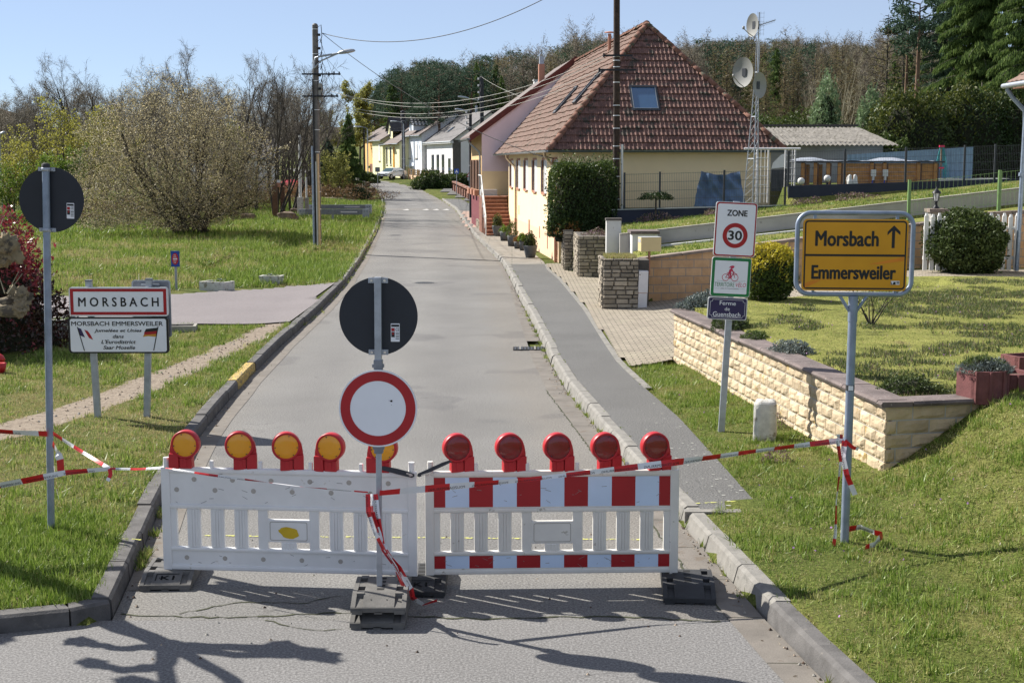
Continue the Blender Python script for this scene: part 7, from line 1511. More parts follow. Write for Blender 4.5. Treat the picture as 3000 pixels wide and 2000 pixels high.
S = grow(rng, st, CL); P = along(S, rng, 26000, 1, .07); d = rnd_dirs(rng, 52000); q_ = rng.uniform(.25, 1, 52000)**.45*(1+.16*np.array([noise.noise(Vector(x*2.1)) for x in d])+.10*np.array([noise.noise(Vector(x*5.5)) for x in d])); lo_ = d[:,2] < 0; hx = np.hypot(d[:,0], d[:,1])[:,None]; d[lo_,0:2] = (d[:,0:2]/np.maximum(hx, .05)*(.86+.14*hx))[lo_]; D = d*q_[:,None]*np.array([4.5,4.0,4.4])+np.array([-.75,0,2.7]); D[lo_,2] = 2.7+d[lo_,2]*2.45; keep = (D[:,2] > .35+.5*np.maximum(0, D[:,0]-1)) & (np.array([noise.noise(Vector(x*.9)) for x in D]) > -.34)
D = D[keep]; P = np.concatenate([P, D]); P = P[P[:,2] > .2]; P = P[rng.random(len(P)) < .82]; v1, f1 = cards(P, .068, rng, .6); u_ = D[rng.random(len(D)) < .36]; v3, f3 = cards(u_, .6, rng, .022, None, 0, np.array([0,0,1.]), .35); g_ = (P[:,2] < 2.6) & (rng.random(len(P)) < .16); v2, f2 = cards(P[g_]+.05, .07, rng, .5)
tree('catkin_tree', 'broad many-stemmed tree covered in cream catkins on the left field', 'tree', Ct, S, ['bark_dark', 'bark_grey'], [(v1, f1, 'catkin'), (v2, f2, 'bud_green'), (v3, f3, 'twig_grey')])
# ---- bare deciduous trees
def top_of(S): return float(S[:,5].max())
def bare(seed, h, spread=.55, multi=1, dens=1., lean=0.):
    rng = R_(seed); st = []
    for k in range(multi): a = rng.uniform(0, 6.28); s = 0 if multi == 1 else rng.uniform(.2, .55); st.append(((math.cos(a)*.15*(multi > 1), math.sin(a)*.15*(multi > 1), -.2), (math.cos(a)*s+lean, math.sin(a)*s, 1), h*rng.uniform(.8, 1.), h*.018/(multi**.4)))
    return grow(rng, st, [dict(seg=6, wig=.07, up=.05, start=.22, taper=.2), dict(n=int(11*dens), len=spread, ang=.7, r=.45, seg=5, wig=.13, up=.09, start=.2), dict(n=6, len=.45, ang=.65, r=.5, rmin=.011, seg=3, wig=.16, up=.08, start=.2), dict(n=4, len=.55, ang=.6, r=.55, rmin=.008, seg=2, wig=.16, up=.05)])
bt = []; bh = []
for i in range(3):
    S = bare(31+i, 9., .46 if i < 2 else .40, 1 if i != 1 else 3, 1.5); rng = R_(300+i); P = along(S, rng, 2600, 2, .08); v, f = cards(P, .5, rng, .02, None, 0, np.array([0,0,1.]), .4); bh.append(top_of(S)); bt.append(tree('bare_tree', 'x', 'tree', (0,0,0), S, ['bark_dark', 'twig_brown'], [(v, f, 'twig_haze')], group='bare trees behind the left field'))
used = [False]*3
def place(protos, used, i, p, h, h0, rz, label):
    o = protos[i] if not used[i] else dup(protos[i], p); used[i] = True; o.location = p; o.rotation_euler = (0, 0, rz); o.scale = (h/h0,)*3; o['label'] = label; return o
spots = [(20,270,95,0),(75,245,105,1),(130,225,108,2),(178,205,104,1),(232,160,100,0),(300,185,110,2),(352,152,104,1),(410,190,108,0),(470,205,92,2),(590,140,88,0),(648,112,92,1),(700,150,98,0),(745,165,90,2),(545,190,100,1),(782,190,115,2),(846,145,88,1),(905,185,125,0),(955,245,140,2),(1105,260,226,1),(1095,225,232,0)]
lbs = ['leftmost bare tree at the picture edge, low crown', 'thin bare tree second from the left edge', 'bare tree behind the dark sign back at left', 'spreading bare tree right of the dark sign back', 'tall bare tree with arched limbs, first peak from the left', 'bare tree between the two left peaks of the bare row', 'tall narrow bare tree, second peak from the left', 'bare tree just left of the catkin tree top', 'bare tree peeping over the left shoulder of the catkin tree',
       'bare tree directly behind the catkin tree top', 'tallest bare tree, rising over the right half of the catkin tree', 'bare tree on the right flank of the catkin tree', 'slim bare tree right of the catkin tree', 'low bare tree behind the middle of the catkin tree', 'bare tree between the catkin tree and the utility pole', 'many-stemmed bare tree just left of the tall utility pole', 'bare tree right behind the tall utility pole', 'small bare tree right of the tall utility pole', 'bare tree with arching limbs before the dark pines', 'grey bare tree at the left end of the dark pine wood']
for (px, ptop, Y, i), lb in zip(spots, lbs):
    p = at(px, 400, Y); p.z = gz(p.x, Y); h = at(px, ptop, Y).z-p.z; place(bt, used, i, p, h, bh[i], px*.37, lb)
S = bare(77, 8., .35, 7); p = at(805, 560, 83); p.z = gz(p.x, 83); h = at(805, 150, 83).z-p.z; o = tree('bare_tree', 'dark many-stemmed bare tree by the wooden frame, left of the utility pole', 'tree', p, S, ['bark_dark', 'bark_dark'], group='bare trees behind the left field'); o.scale = (h/top_of(S),)*3
p = on(982, 560); S = bare(78, 7., .4, 1); h = at(982, 330, p.y).z-p.z; o = tree('bare_tree', 'young dark-trunked tree in the grass right of the utility pole', 'tree', p, S, ['bark_dark', 'twig_brown'], group='bare trees behind the left field'); o.scale = (h/top_of(S),)*3
p = at(2440, 392, 70); p.z = 2.7; S = bare(79, 8., .3, 9, .6); h = at(2440, 130, 70).z-p.z; o = tree('bare_shrub', 'pale many-stemmed bare shrub behind the corrugated shed roof', 'shrub', p, S, ['twig_pale', 'twig_pale'], thick=3); o.scale = (h/top_of(S),)*3
# ---- leafing trees and shrubs on the left
def leafy(label, px, pt_, pb, Y, mat, seed, multi, nl, ls, spread=.5, name='leafing_tree', barks=('bark_dark', 'twig_brown'), wide=1.):
    rng = R_(seed); p = at(px, pb, Y); p.z = gz(p.x, Y) if pb > 400 else p.z; h = at(px, pt_, Y).z-p.z; S = bare(seed, 8., spread, multi); S[:,0:8] *= 8./top_of(S); P = along(S, rng, nl, 1, .12); P = P[P[:,2] > (3. if Y > 150 else .5)]; v, f = cards(P, ls*8/h, rng, .8); o = tree(name, label, 'tree', p, S, barks, [(v, f, mat)]); o.scale = (h/8.*wide, h/8.*wide, h/8.); return o
leafy('yellow-green leafing tree left behind the catkin tree', 240, 285, 520, 80, 'leaf_yellow', 41, 4, 9000, .10, .5)
leafy('small bright yellow leafing bush at the foot of the left trees', 95, 392, 560, 78, 'leaf_yellow', 42, 7, 6000, .09, .4, 'leafing_bush')
leafy('green leafing bush right of the yellow one behind the round sign back', 165, 412, 560, 74, 'leaf_fresh', 43, 8, 12000, .09, .42, 'leafing_bush')
leafy('yellow-green leafing tree in the gap between the sign back and the catkin tree', 320, 330, 540, 86, 'leaf_yellow', 61, 4, 5000, .10, .45)
leafy('low green bush at the left picture edge', 10, 450, 560, 76, 'leaf_fresh', 44, 7, 4000, .09, .4, 'leafing_bush'); leafy('yellowish thin tree left of the yellow-green one', 40, 360, 540, 84, 'leaf_yellow', 49, 3, 3500, .10, .5)
leafy('pale yellow-green tree before the dark pines in the middle', 1055, 235, 500, 222, 'bud_green', 45, 1, 12000, .26, .5); leafy('second pale green tree lower beside the middle one', 1008, 305, 500, 200, 'bud_green', 46, 2, 7000, .24, .5)
leafy('greenish undergrowth tree left of the dark conifer', 985, 430, 540, 118, 'bud_green', 47, 6, 3500, .14, .5, 'leafing_bush'); leafy('mossy green bare tree between catkin tree and pole', 700, 330, 560, 96, 'bud_green', 48, 3, 4000, .12, .5)
# ---- dense bushes
def bush(name, label, loc, r, n, size, mat, seed=1, cat='bush', lump=.18, up=0., mats=None, core=True, rz=0, asp=.5, shape=2., topmat=None, ground=True):
    rng = R_(seed); d = rnd_dirs(rng, n); d[:,2] = np.abs(d[:,2]) if up == 0 else d[:,2]
    k = np.array([noise.noise(Vector(x*2.3)+Vector((seed*3.7,)*3)) for x in d]); k2 = np.array([noise.noise(Vector(x*6.5)+Vector((seed*1.7,)*3)) for x in d]); q = 1+lump*k*1.3+lump*.6*k2-np.abs(rng.normal(0, .10, n)); sp_ = ((np.abs(d)**shape).sum(1))**(-1/shape); P = d*(q*sp_)[:,None]*np.array(r); t = thing(name, label, cat, loc, rz)
    m_ = rng.random(n) < .05; P[m_] *= rng.uniform(1.03, 1.16, m_.sum())[:,None]
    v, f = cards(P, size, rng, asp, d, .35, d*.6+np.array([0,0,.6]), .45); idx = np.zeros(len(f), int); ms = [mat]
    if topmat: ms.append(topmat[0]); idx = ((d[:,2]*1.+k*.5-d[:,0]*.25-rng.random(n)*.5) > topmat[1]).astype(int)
    link_mesh('foliage', fastmesh('foliage', v, f, ms, idx), t)
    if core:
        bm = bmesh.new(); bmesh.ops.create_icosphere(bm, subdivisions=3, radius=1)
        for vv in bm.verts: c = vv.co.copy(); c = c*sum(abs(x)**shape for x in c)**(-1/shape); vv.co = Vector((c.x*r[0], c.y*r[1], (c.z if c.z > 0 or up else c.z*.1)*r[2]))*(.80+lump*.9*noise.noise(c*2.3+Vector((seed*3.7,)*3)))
        me = bpy.data.meshes.new('core'); bm.to_mesh(me); bm.free(); me.materials.append(MATS['bush_core']); link_mesh('inner_core', me, t)  # solid dark core inside the leaves, blocks the view through them
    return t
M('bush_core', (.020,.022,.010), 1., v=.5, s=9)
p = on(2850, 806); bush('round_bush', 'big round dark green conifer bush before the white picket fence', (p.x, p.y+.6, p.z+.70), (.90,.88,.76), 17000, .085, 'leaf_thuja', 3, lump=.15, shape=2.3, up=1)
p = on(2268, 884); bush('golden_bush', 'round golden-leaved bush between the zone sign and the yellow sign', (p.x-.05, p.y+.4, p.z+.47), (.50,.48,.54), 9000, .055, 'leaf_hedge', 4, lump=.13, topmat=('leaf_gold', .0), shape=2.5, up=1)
p = on(2035, 893); bush('grey_shrub', 'low silvery blue-grey shrub at the far end of the stone wall', (3.38, 24.1, .93), (.52,.4,.34), 3500, .05, 'leaf_blue', 5, lump=.2)
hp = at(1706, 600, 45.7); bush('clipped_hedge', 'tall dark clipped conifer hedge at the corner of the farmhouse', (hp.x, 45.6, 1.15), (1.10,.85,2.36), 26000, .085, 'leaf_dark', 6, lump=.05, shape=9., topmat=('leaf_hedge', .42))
bush('hedge_skirt', 'rusty brown lower fringe of the clipped hedge above the stone pillars', (1.75, 45.1, 1.25), (.62,.5,.75), 2200, .09, 'rust', 7, lump=.25, topmat=('leaf_hedge', .1))
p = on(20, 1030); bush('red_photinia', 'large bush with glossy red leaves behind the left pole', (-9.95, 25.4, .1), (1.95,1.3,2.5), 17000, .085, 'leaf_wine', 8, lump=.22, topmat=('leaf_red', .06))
bush('dark_evergreen', 'big dark evergreen just outside the left picture edge, shading the grass', (-12.6, 28.2, .1), (1.9,1.7,4.6), 9000, .13, 'leaf_dark', 9, 'tree', lump=.2)
# thuja and laurel hedges at the right background
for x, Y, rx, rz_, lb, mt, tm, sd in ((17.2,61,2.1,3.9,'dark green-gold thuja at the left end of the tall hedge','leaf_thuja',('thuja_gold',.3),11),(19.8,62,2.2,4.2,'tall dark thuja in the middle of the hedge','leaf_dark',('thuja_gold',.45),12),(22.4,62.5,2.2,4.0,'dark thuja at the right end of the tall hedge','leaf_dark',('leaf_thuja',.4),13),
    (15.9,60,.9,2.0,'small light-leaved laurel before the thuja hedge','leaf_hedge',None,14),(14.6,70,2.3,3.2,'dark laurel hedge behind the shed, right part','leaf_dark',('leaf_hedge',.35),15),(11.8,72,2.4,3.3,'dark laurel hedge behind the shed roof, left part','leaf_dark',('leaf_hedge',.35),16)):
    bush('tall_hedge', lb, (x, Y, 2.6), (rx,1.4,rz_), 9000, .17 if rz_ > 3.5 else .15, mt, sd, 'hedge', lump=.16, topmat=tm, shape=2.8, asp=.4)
bush('ochre_shrub', 'yellowish ochre shrub at the foot of the pale bare shrub', (15.0, 65.5, 2.6), (1.7,.8,1.55), 2600, .12, 'leaf_yellow', 17, lump=.3, core=False)
bush('light_pine', 'light green soft pine bush left of the thuja hedge', (16.1, 63.5, 2.6), (.95,.9,4.0), 6500, .20, 'needle_light', 18, lump=.2, asp=.25, core=True); bush('light_pine', 'second pale pine bush behind the first, its tip higher', (14.6, 66, 2.6), (.9,.9,4.5), 5000, .20, 'needle_light', 19, lump=.24, asp=.25)
# village hedges
for px, pb, w_, h_, lb, sd, mt in ((1262,505,1.9,2.0,'round dark cloud-pruned hedge before the white bungalow, left one',21,'leaf_dark'),(1335,508,2.5,1.8,'dark wide hedge before the white bungalow, right one',22,'leaf_dark'),(1300,512,1.4,1.2,'lower dark green hedge between the two round ones',23,'leaf_dark'),(1082,513,1.3,1.2,'green juniper mound left of the white hatchback',24,'leaf_hedge'),(1046,505,1.3,2.0,'dark rounded conifer before the orange house',25,'leaf_dark')):
    Y = 146 if px > 1200 else 165; p = at(px, pb, Y); bush('garden_hedge', lb, (p.x, Y, gz(p.x, Y)-.1), (w_,1.6,h_), 5000, .19, mt, sd, 'hedge', lump=.2, topmat=('leaf_hedge', .35) if mt == 'leaf_dark' else None)
for px, pb, Y, r, lb, sd, mt in ((905,545,112,(5.2,1.5,1.25),'rust-brown shrub mass right of the white poles, beside the utility pole',31,'brown_shrub'),(840,545,105,(2.6,1.2,1.5),'rust-brown shrub left of the white poles',32,'brown_shrub'),(1015,545,120,(3.8,1.5,1.5),'dark brown shrub under the dark conifer',33,'brown_shrub'),(1050,545,118,(1.1,1.0,.9),'dark reedy shrub behind the rock pile',34,'leaf_dark'),(690,565,92,(2.6,1.5,1.7),'brown thicket at the right foot of the catkin tree',35,'brown_shrub'),(330,565,80,(3.0,1.5,1.2),'grey-brown thicket at the left foot of the catkin tree',36,'brown_shrub'),(60,500,96,(6,2,2.2),'dark thicket at the far left below the bare trees',37,'brown_shrub'),(260,480,100,(6,2,2.4),'dark thicket behind the yellow-green tree',38,'brown_shrub'),(700,490,104,(6,2,2.2),'dark thicket behind the right side of the catkin tree',39,'brown_shrub'),(30,600,72,(2.0,1.2,.8),'low green mound on the left field edge',40,'leaf_fresh')):
    p = at(px, pb, Y); bush('thicket', lb, (p.x, Y, gz(p.x, Y)-.1), r, 3800, .15, mt, sd, 'thicket', lump=.3, core=mt != 'brown_shrub', asp=.3)
# small shrubs and plants
S = grow(R_(51), [((0,0,-.05),(math.cos(a)*.5, math.sin(a)*.4, 1), .75, .014) for a in (.2,1.5,2.6,3.7,4.9,5.6)], [dict(seg=4, wig=.12, up=.02), dict(n=4, len=.5, ang=.6, r=.5, rmin=.004, seg=2, wig=.1)]); rng = R_(52); P = along(S, rng, 260, 1, .03); v, f = cards(P, .03, rng); tree('lawn_shrub', 'small nearly bare shrub on the lawn behind the yellow sign', 'shrub', on(2551, 950), S, ['bark_dark', 'bark_dark'], [(v, f, 'leaf_fresh')], thick=1)
a = on(2555, 1152, .97); bush('creeping_shrub', 'low dark evergreen shrub just behind the wall corner', (4.45, 15.5, .93), (.38,.3,.2), 2200, .035, 'leaf_thuja', 53, 'shrub', lump=.25); bush('creeping_shrub', 'dark bluish shrub behind the middle of the stone wall', (3.75, 18.6, .95), (.3,.4,.2), 1500, .035, 'leaf_blue', 54, 'shrub'); bush('creeping_shrub', 'dark green shrub behind the wall near the farm sign', (3.35, 21.4, .96), (.3,.5,.26), 1800, .04, 'leaf_thuja', 55, 'shrub'); bush('creeping_shrub', 'small green shrub on the bed at the zone sign post', (3.5, 20.0, .95), (.22,.3,.16), 1000, .035, 'leaf_hedge', 56, 'shrub')
p = PLB.location; bush('blue_fescue', 'spiky grey-green plant in the maroon planter block', (p.x, p.y+.05, p.z-.03), (.30,.22,.17), 1700, .06, 'leaf_blue', 57, 'plant', topmat=('leaf_hedge', .5), asp=.14)
p = at(1922, 613, 44.6); bush('bonsai_tree', 'small flat-topped bonsai-like tree before the mesh fence', (p.x, 44.7, 2.35), (.55,.35,.24), 1400, .06, 'leaf_dark', 58, 'tree', core=False); mb = MB(); mb.rod((0,0,-.9),(0,0,.1),.03,n=6); mb.build('trunk', bpy.data.objects['bonsai_tree'], ['bark_dark'])
for i, (x, y, r, h, k, lb) in enumerate(pots):
    o = [c for c in bpy.data.objects if c.get('label') == lb][0]; rr_ = ((.22,.22,.52),(.2,.2,.26),(.12,.12,.2),(.22,.22,.6),(.24,.24,.26),(.26,.26,.58))[i]; m_ = ('leaf_thuja','leaf_fresh','rust','leaf_hedge','leaf_fresh','thuja_gold')[i]; q = bush('plant', '', (0,0,h*.9), rr_, 900, .06, m_, 60+i, lump=.3, core=i != 3); q.parent = o; [q.pop(k_) for k_ in ('label', 'category') if k_ in q]
for nm, px, py, lb, m_ in (('rect', 650, 838, 'flowers in the rectangular stone trough', 'leaf_fresh'),('bowl', 797, 812, 'flowers in the bowl-shaped stone trough', 'leaf_fresh'),('grey', 195, 930, 'green leaves in the grey stone trough', 'leaf_fresh')):
    p = on(px, 850 if nm == 'rect' else (834 if nm == 'bowl' else 985)); bush('flowers', lb, (p.x, p.y, p.z+(.2 if nm != 'grey' else .3)), (.28,.16,.09), 260, .05, m_, 70, 'flowers', core=False, lump=.4, topmat=('leaf_blue', .7))
for x, y, z, lb in ((1.95+.6,42.2,1.36,'purple flowering plants on the flower-topped stone pillar'),(3.1,42.6,1.34,'purple flowers beside the foot of the dark wooden pole')): bush('dead_nettles', lb, (x, y, z-.05), (.42,.35,.2), 700, .05, 'heather', 80, 'flowers', core=False, lump=.4)
for x, y, lb in ((3.02,15.6,'pinkish weed clump at the foot of the stone wall'),(3.35,17.6,'dry weed behind the milestone')): bush('weeds', lb, (x, y, gz(x-.2, y)), (.16,.14,.18), 260, .035, 'heather', 81, 'weeds', core=False, lump=.4)
for x, w_ in ((4.6,.7),(6.6,.6),(9.3,.6),(10.9,.7)): bush('dead_nettles', ('purple weeds along the plinth, far left clump','purple weeds along the plinth below the mast','dry purple weeds at the step of the dark plinth','purple weeds below the wooden pool')[(4.6,6.6,9.3,10.9).index(x)], (x, 44.3, bankz(x)-.03), (w_,.4,.26), 700, .06, 'heather', 82+int(x), 'weeds', core=False, lump=.4)
# ---- conifers
def spruce(seed, h, r, nb, ns, mat, droop=.45, size=.3):
    rng = R_(seed); S = [(0,0,-.3,0,0,h*.98,h*.02,.02,0)]; Cn = []; ax = []
    for k in range(nb):
        f = (k/nb)**.85; z = h*(.06+.92*f); L = r*(1-f)**.8*rng.uniform(.7, 1.15)+.15; a = k*2.399+rng.normal()*.3; p = np.array([0,0,z]); d = np.array([math.cos(a), math.sin(a), .25*f+.05]); n = 5
        for i in range(n):
            q = p+d*L/n; S.append((*p, *q, .05*(1-f)*(1-i/n)+.012, .05*(1-f)*(1-(i+1)/n)+.01, 2)); m = max(1, int(ns*L/r)); t_ = rng.random(m); s_ = np.cross(d, [0,0,1.]); s_ /= np.linalg.norm(s_); off = rng.uniform(-1, 1, m)*L*.26*(1-.5*i/n)
            P = p+(q-p)*t_[:,None]+s_*off[:,None]-np.array([0,0,1.])*(np.abs(off)*.35+rng.random(m)*size*.7)[:,None]; Cn.append(P); ax.append(np.tile(d*.35+np.array([0,0,-.9]), (m,1))); p = q; d = d+np.array([0,0,-droop/n*(1.4-i*.5/n)]); d /= np.linalg.norm(d)
    Cn = np.concatenate(Cn); ax = np.concatenate(ax); ax /= np.linalg.norm(ax, axis=1, keepdims=True); v, f = cards(Cn, size, rng, .17, None, 0, ax, .7); return np.array(S), (v, f, mat)
p = at(2868, 400, 68); p.z = 2.6; S, lf = spruce(91, 15.5, 3.6, 130, 330, 'needle_spruce', .75, .27); tree('norway_spruce', 'huge drooping spruce at the right, cut by the top of the picture', 'conifer', p, S, ['bark_dark', 'bark_grey'], [lf])
p = at(3010, 400, 64); p.z = 2.6; S, lf = spruce(92, 14, 3.2, 100, 260, 'needle_spruce', .7, .27); tree('norway_spruce', 'second dark spruce at the right picture edge', 'conifer', p, S, ['bark_dark', 'bark_grey'], [lf])
p = at(2770, 400, 84); p.z = 3; S, lf = spruce(93, 13.6, 2.6, 90, 110, 'needle_pine', .5, .27); tree('dark_fir', 'blue-green fir left behind the huge spruce', 'conifer', p, S, ['bark_orange', 'bark_grey'], [lf])
p = at(1022, 520, 122); p.z = gz(p.x, 122)-.1; S, lf = spruce(94, 7.4, 1.45, 70, 80, 'needle_spruce', .35, .3); tree('dark_fir', 'dark conifer right of the utility pole before the village', 'conifer', p, S, ['bark_dark', 'bark_grey'], [lf]); p = at(960, 520, 122); p.z = gz(p.x, 122)-.1; S, lf = spruce(98, 5.2, 1.5, 50, 60, 'needle_pine', .35, .4); tree('dark_fir', 'small bluish conifer directly right of the utility pole', 'conifer', p, S, ['bark_dark', 'bark_grey'], [lf])
def pine(seed, h, cr, crown0=.6, n=16, size=.3, per=150, twist=.0):
    rng = R_(seed); S = [(0,0,-.3,0,0,h*.5,h*.018,h*.014,0),(0,0,h*.5,.15*twist,0,h*.97,h*.014,.03,0)]; Cn = []
    for k in range(n):
        f = crown0+(1-crown0)*(k+.5)/n; a = k*2.4+rng.normal()*.3; L = cr*(1.15-abs(f-crown0-.12)*1.6)*rng.uniform(.55, 1.1); p = np.array([0,0,h*f-L*.25]); q = p+np.array([math.cos(a)*L, math.sin(a)*L, L*.35]); S.append((*p, *q, .05, .02, 2)); m = int(per*L/cr); Cn.append(q+rng.normal(size=(m,3))*np.array([.30,.30,.17])*cr*.62)
    Cn = np.concatenate(Cn); v, f = cards(Cn, size, rng, .3); return np.array(S), (v, f, 'needle_pine')
def larch(seed, h, r, nb=70, tw=14, mat='larch_twig', base=.25, size=.34):
    rng = R_(seed); S = [(0,0,-.3,0,0,h,h*.013,.015,0)]; Cn = []
    for k in range(nb):
        f = base+(1-base)*k/nb; a = k*2.399+rng.normal()*.3; L = r*(1-f)**.6*rng.uniform(.5, 1.15)+.1; p = np.array([0,0,h*f]); d = np.array([math.cos(a), math.sin(a), .28]); q = p+d*L*.6; e = q+np.array([d[0]*L*.4, d[1]*L*.4, -.02*L]); S += [(*p, *q, .035, .022, 2), (*q, *e, .022, .012, 2)]; m = int(tw*L/r)+1; t_ = rng.random(m)[:,None]; Cn.append(p+(e-p)*t_+rng.normal(size=(m,3))*.16*r*.4)
    Cn = np.concatenate(Cn); v, f = cards(Cn, size, rng, .13); return np.array(S), (v, f, mat)
for px, pt_, Y, kind, lb, sd in ((2592,42,84,'l','bare larch with a dark slanting crown, leftmost of the tall trees at right',101),(2682,-6,82,'p','tall pine with orange trunk and dark crown above the hedge',102),(2650,72,86,'p2','slender pine with a small flat crown left of the tallest pine',103),(2722,20,88,'l','thin bare larch just right of the tallest pine',104),(2640,20,92,'l','pale bare larch behind the slender pine',105),(2560,150,96,'l','low brown larch left of the tall trees at right',106),(2745,60,94,'l','brown larch before the fir at right',107)):
    p = at(px, 400, Y); p.z = gz(p.x, Y)-.1; h = at(px, pt_, Y).z-p.z; S, lf = larch(sd, h, 2.6, 60, 16, 'larch_twig', .22, .3) if kind == 'l' else (pine(sd, h, 1.7, .68, 18, .30, 190) if kind == 'p' else pine(sd, h, 1.2, .86, 8, .3, 200)); tree('larch' if kind == 'l' else 'scots_pine', lb, 'conifer', p, S, ['bark_dark' if kind == 'l' else 'bark_orange', 'bark_dark'], [lf])
# ---- the wood on the hillside: one tree at a time, copies of eight kinds
def single(name, S, lf, bark):
    v, f = tubes(S, 4); V_, F_, I_ = join([(v, f, 0), (lf[0], lf[1], 1)]); return fastmesh(name, V_, F_, [bark, lf[2]], I_)
protos = {'larch': [single('larch', *larch(120+i, 16, 2.7, 80, 75, 'larch_twig', .30, .36), 'bark_dark') for i in range(3)], 'beech': [], 'pine': [single('scots_pine', *pine(130+i, 16, 2.3, .52, 26, .36, 170), 'bark_orange') for i in range(2)], 'spruce': [single('dark_spruce', *spruce(140, 16, 2.9, 70, 60, 'needle_spruce', .4, .45), 'bark_dark')]}
for i in range(3):
    rng = R_(150+i); S = grow(rng, [((0,0,-.3),(0,0,1),15.5,.2)], [dict(seg=6, wig=.05, up=.05, start=.3, taper=.15), dict(n=18, len=.34, ang=.6, r=.45, seg=4, wig=.12, up=.1, start=.2), dict(n=6, len=.45, ang=.6, r=.5, rmin=.025, seg=2, wig=.15, up=.06)]); P = along(S, rng, 3000, 1, .25); v, f = cards(P, .45, rng, .09, None, 0, np.array([0,0,1.]), .3); protos['beech'].append(single('bare_beech', S, (v, f, 'beech_twig'), 'bark_dark'))
SKY_ = [(1085,300),(1108,238),(1130,214),(1200,190),(1260,178),(1350,185),(1400,165),(1480,158),(1580,150),(1620,128),(1700,112),(1755,104),(1800,118),(1900,140),(1985,140),(2040,122),(2100,118),(2200,112),(2300,112),(2400,120),(2480,130),(2540,128),(2600,110),(2700,90),(2800,60),(3050,30)]
LBL = {'larch': ('bare_larch', 'brown bare larch in the hillside wood', 'larch', 'bare brown larches of the hillside wood'), 'beech': ('bare_beech', 'leafless grey-brown tree in the hillside wood', 'tree', 'leafless trees of the hillside wood'), 'pine': ('scots_pine', 'dark green pine in the hillside wood', 'pine', 'pines of the hillside wood'), 'spruce': ('dark_spruce', 'dark pointed spruce in the hillside wood', 'spruce', 'spruces of the hillside wood')}
rng = R_(9); nT = 0
for Y, stp in ((128,80),(142,74),(158,66),(178,60),(202,50),(225,46),(250,44),(275,42),(300,42),(340,42),(385,42),(430,40),(475,38)):
    px = (1660 if Y < 170 else 1112)+rng.uniform(0, 30)
    while px < 2780 and nT < 640:
        q = px+rng.normal()*12; yy = Y*(1+rng.uniform(-.04, .04)); sky_ = lerp_tab(SKY_, q); xw = (q-1500)/CF*(yy+.5); g = gz(xw, yy); top = at(q, sky_+abs(rng.normal(0, 22))*(1 if Y > 190 else 1.6), yy).z; h = min(top-g, 19*rng.uniform(.85, 1.12)); px += .52*stp*rng.uniform(.7, 1.3)
        if Y > 320 and q < 1750: continue
        if h < 7 or (xw < -.1*yy+6 and yy < 195 and q < 1500): continue
        r_ = rng.random(); kind = ('pine' if r_ < .62 else ('larch' if r_ < .8 else ('spruce' if r_ < .9 else 'beech'))) if q < 1420 else (('larch' if r_ < .60 else ('beech' if r_ < .86 else ('pine' if r_ < .94 else 'spruce'))) if Y < 400 else ('beech' if r_ < .9 else 'larch'))
        nm, lb, ct, gp = LBL[kind]; ml = protos[kind]; o = bpy.data.objects.new(nm, ml[int(rng.integers(len(ml)))]); C.objects.link(o); o.location = (xw, yy, g-.2); k = h/15.8; o.scale = (k*rng.uniform(1.0, 1.35),)*2+(k,); o.rotation_euler = (0, 0, rng.uniform(0, 6.28)); tag(o, lb, ct, gp); nT += 1
for k in range(64):
    px = -60+k*15.5; Y = 118+70*rng.random(); p = at(px, 400, Y); p.z = gz(p.x, Y); h = min(13, max(5, at(px, 292+rng.uniform(-25, 45), Y).z-p.z)); o = bpy.data.objects.new('bare_beech', protos['beech'][k % 3]); C.objects.link(o); o.location = p; o.scale = (h/15.8*1.5,)*2+(h/15.8,); o.rotation_euler = (0, 0, k*1.3); tag(o, 'distant leafless tree behind the left field', 'tree', 'distant leafless trees at left')
# ---- pollarded plane tree standing just outside the left picture edge
t = thing('plane_tree', 'pollarded plane tree whose knobbly pale limbs reach in at the left picture edge', 'tree', (-6.1, 12.6, .1)); o_ = t.location; mb = MB(); rg = random.Random(3)
def limb(pts, r0, r1, knob=0.):
    P = [Vector(p)-o_ for p in pts]; Q = []
    for a, b in zip(P, P[1:]): Q += [a.lerp(b, k/5)+Vector((rg.uniform(-1,1), rg.uniform(-1,1), rg.uniform(-1,1)))*.016 for k in range(5)]
    Q.append(P[-1]); n = len(Q); R = [(r0+(r1-r0)*i/(n-1))*(1+.22*noise.noise(Q[i]*9)) for i in range(n)]; mb.tube(Q, R, 10)
    if knob:
        bm = bmesh.new(); bmesh.ops.create_icosphere(bm, subdivisions=4, radius=1)
        for v in bm.verts: c = v.co.copy(); v.co = P[-1]+c*knob*(.92+.55*noise.noise(c*2.1+P[-1]*3)+.4*noise.noise(c*5+P[-1])+.22*noise.noise(c*12))
        bm.verts.index_update(); mb.add([v.co.copy() for v in bm.verts], [[v.index for v in f.verts] for f in bm.faces], True); bm.free()
limb([(-6.1,12.6,-.2),(-6.12,12.6,.9),(-6.08,12.55,1.75)], .21, .17); F0 = (-4.66,11.25,2.18)
limb([(-6.08,12.55,1.7),(-5.5,12.05,1.95),F0], .13, .09, .1); limb([F0,(-4.3,11.3,2.3),(-4.02,11.38,2.40)], .07, .05, .095); limb([(-4.5,11.28,2.22),(-4.25,11.3,2.33),(-3.95,11.2,2.33)], .06, .045, .06); limb([F0,(-4.5,11.3,2.55),(-4.15,11.45,2.80)], .065, .05, .125); limb([F0,(-5.0,11.2,2.2),(-5.45,11.41,2.3)], .06, .045, .085)
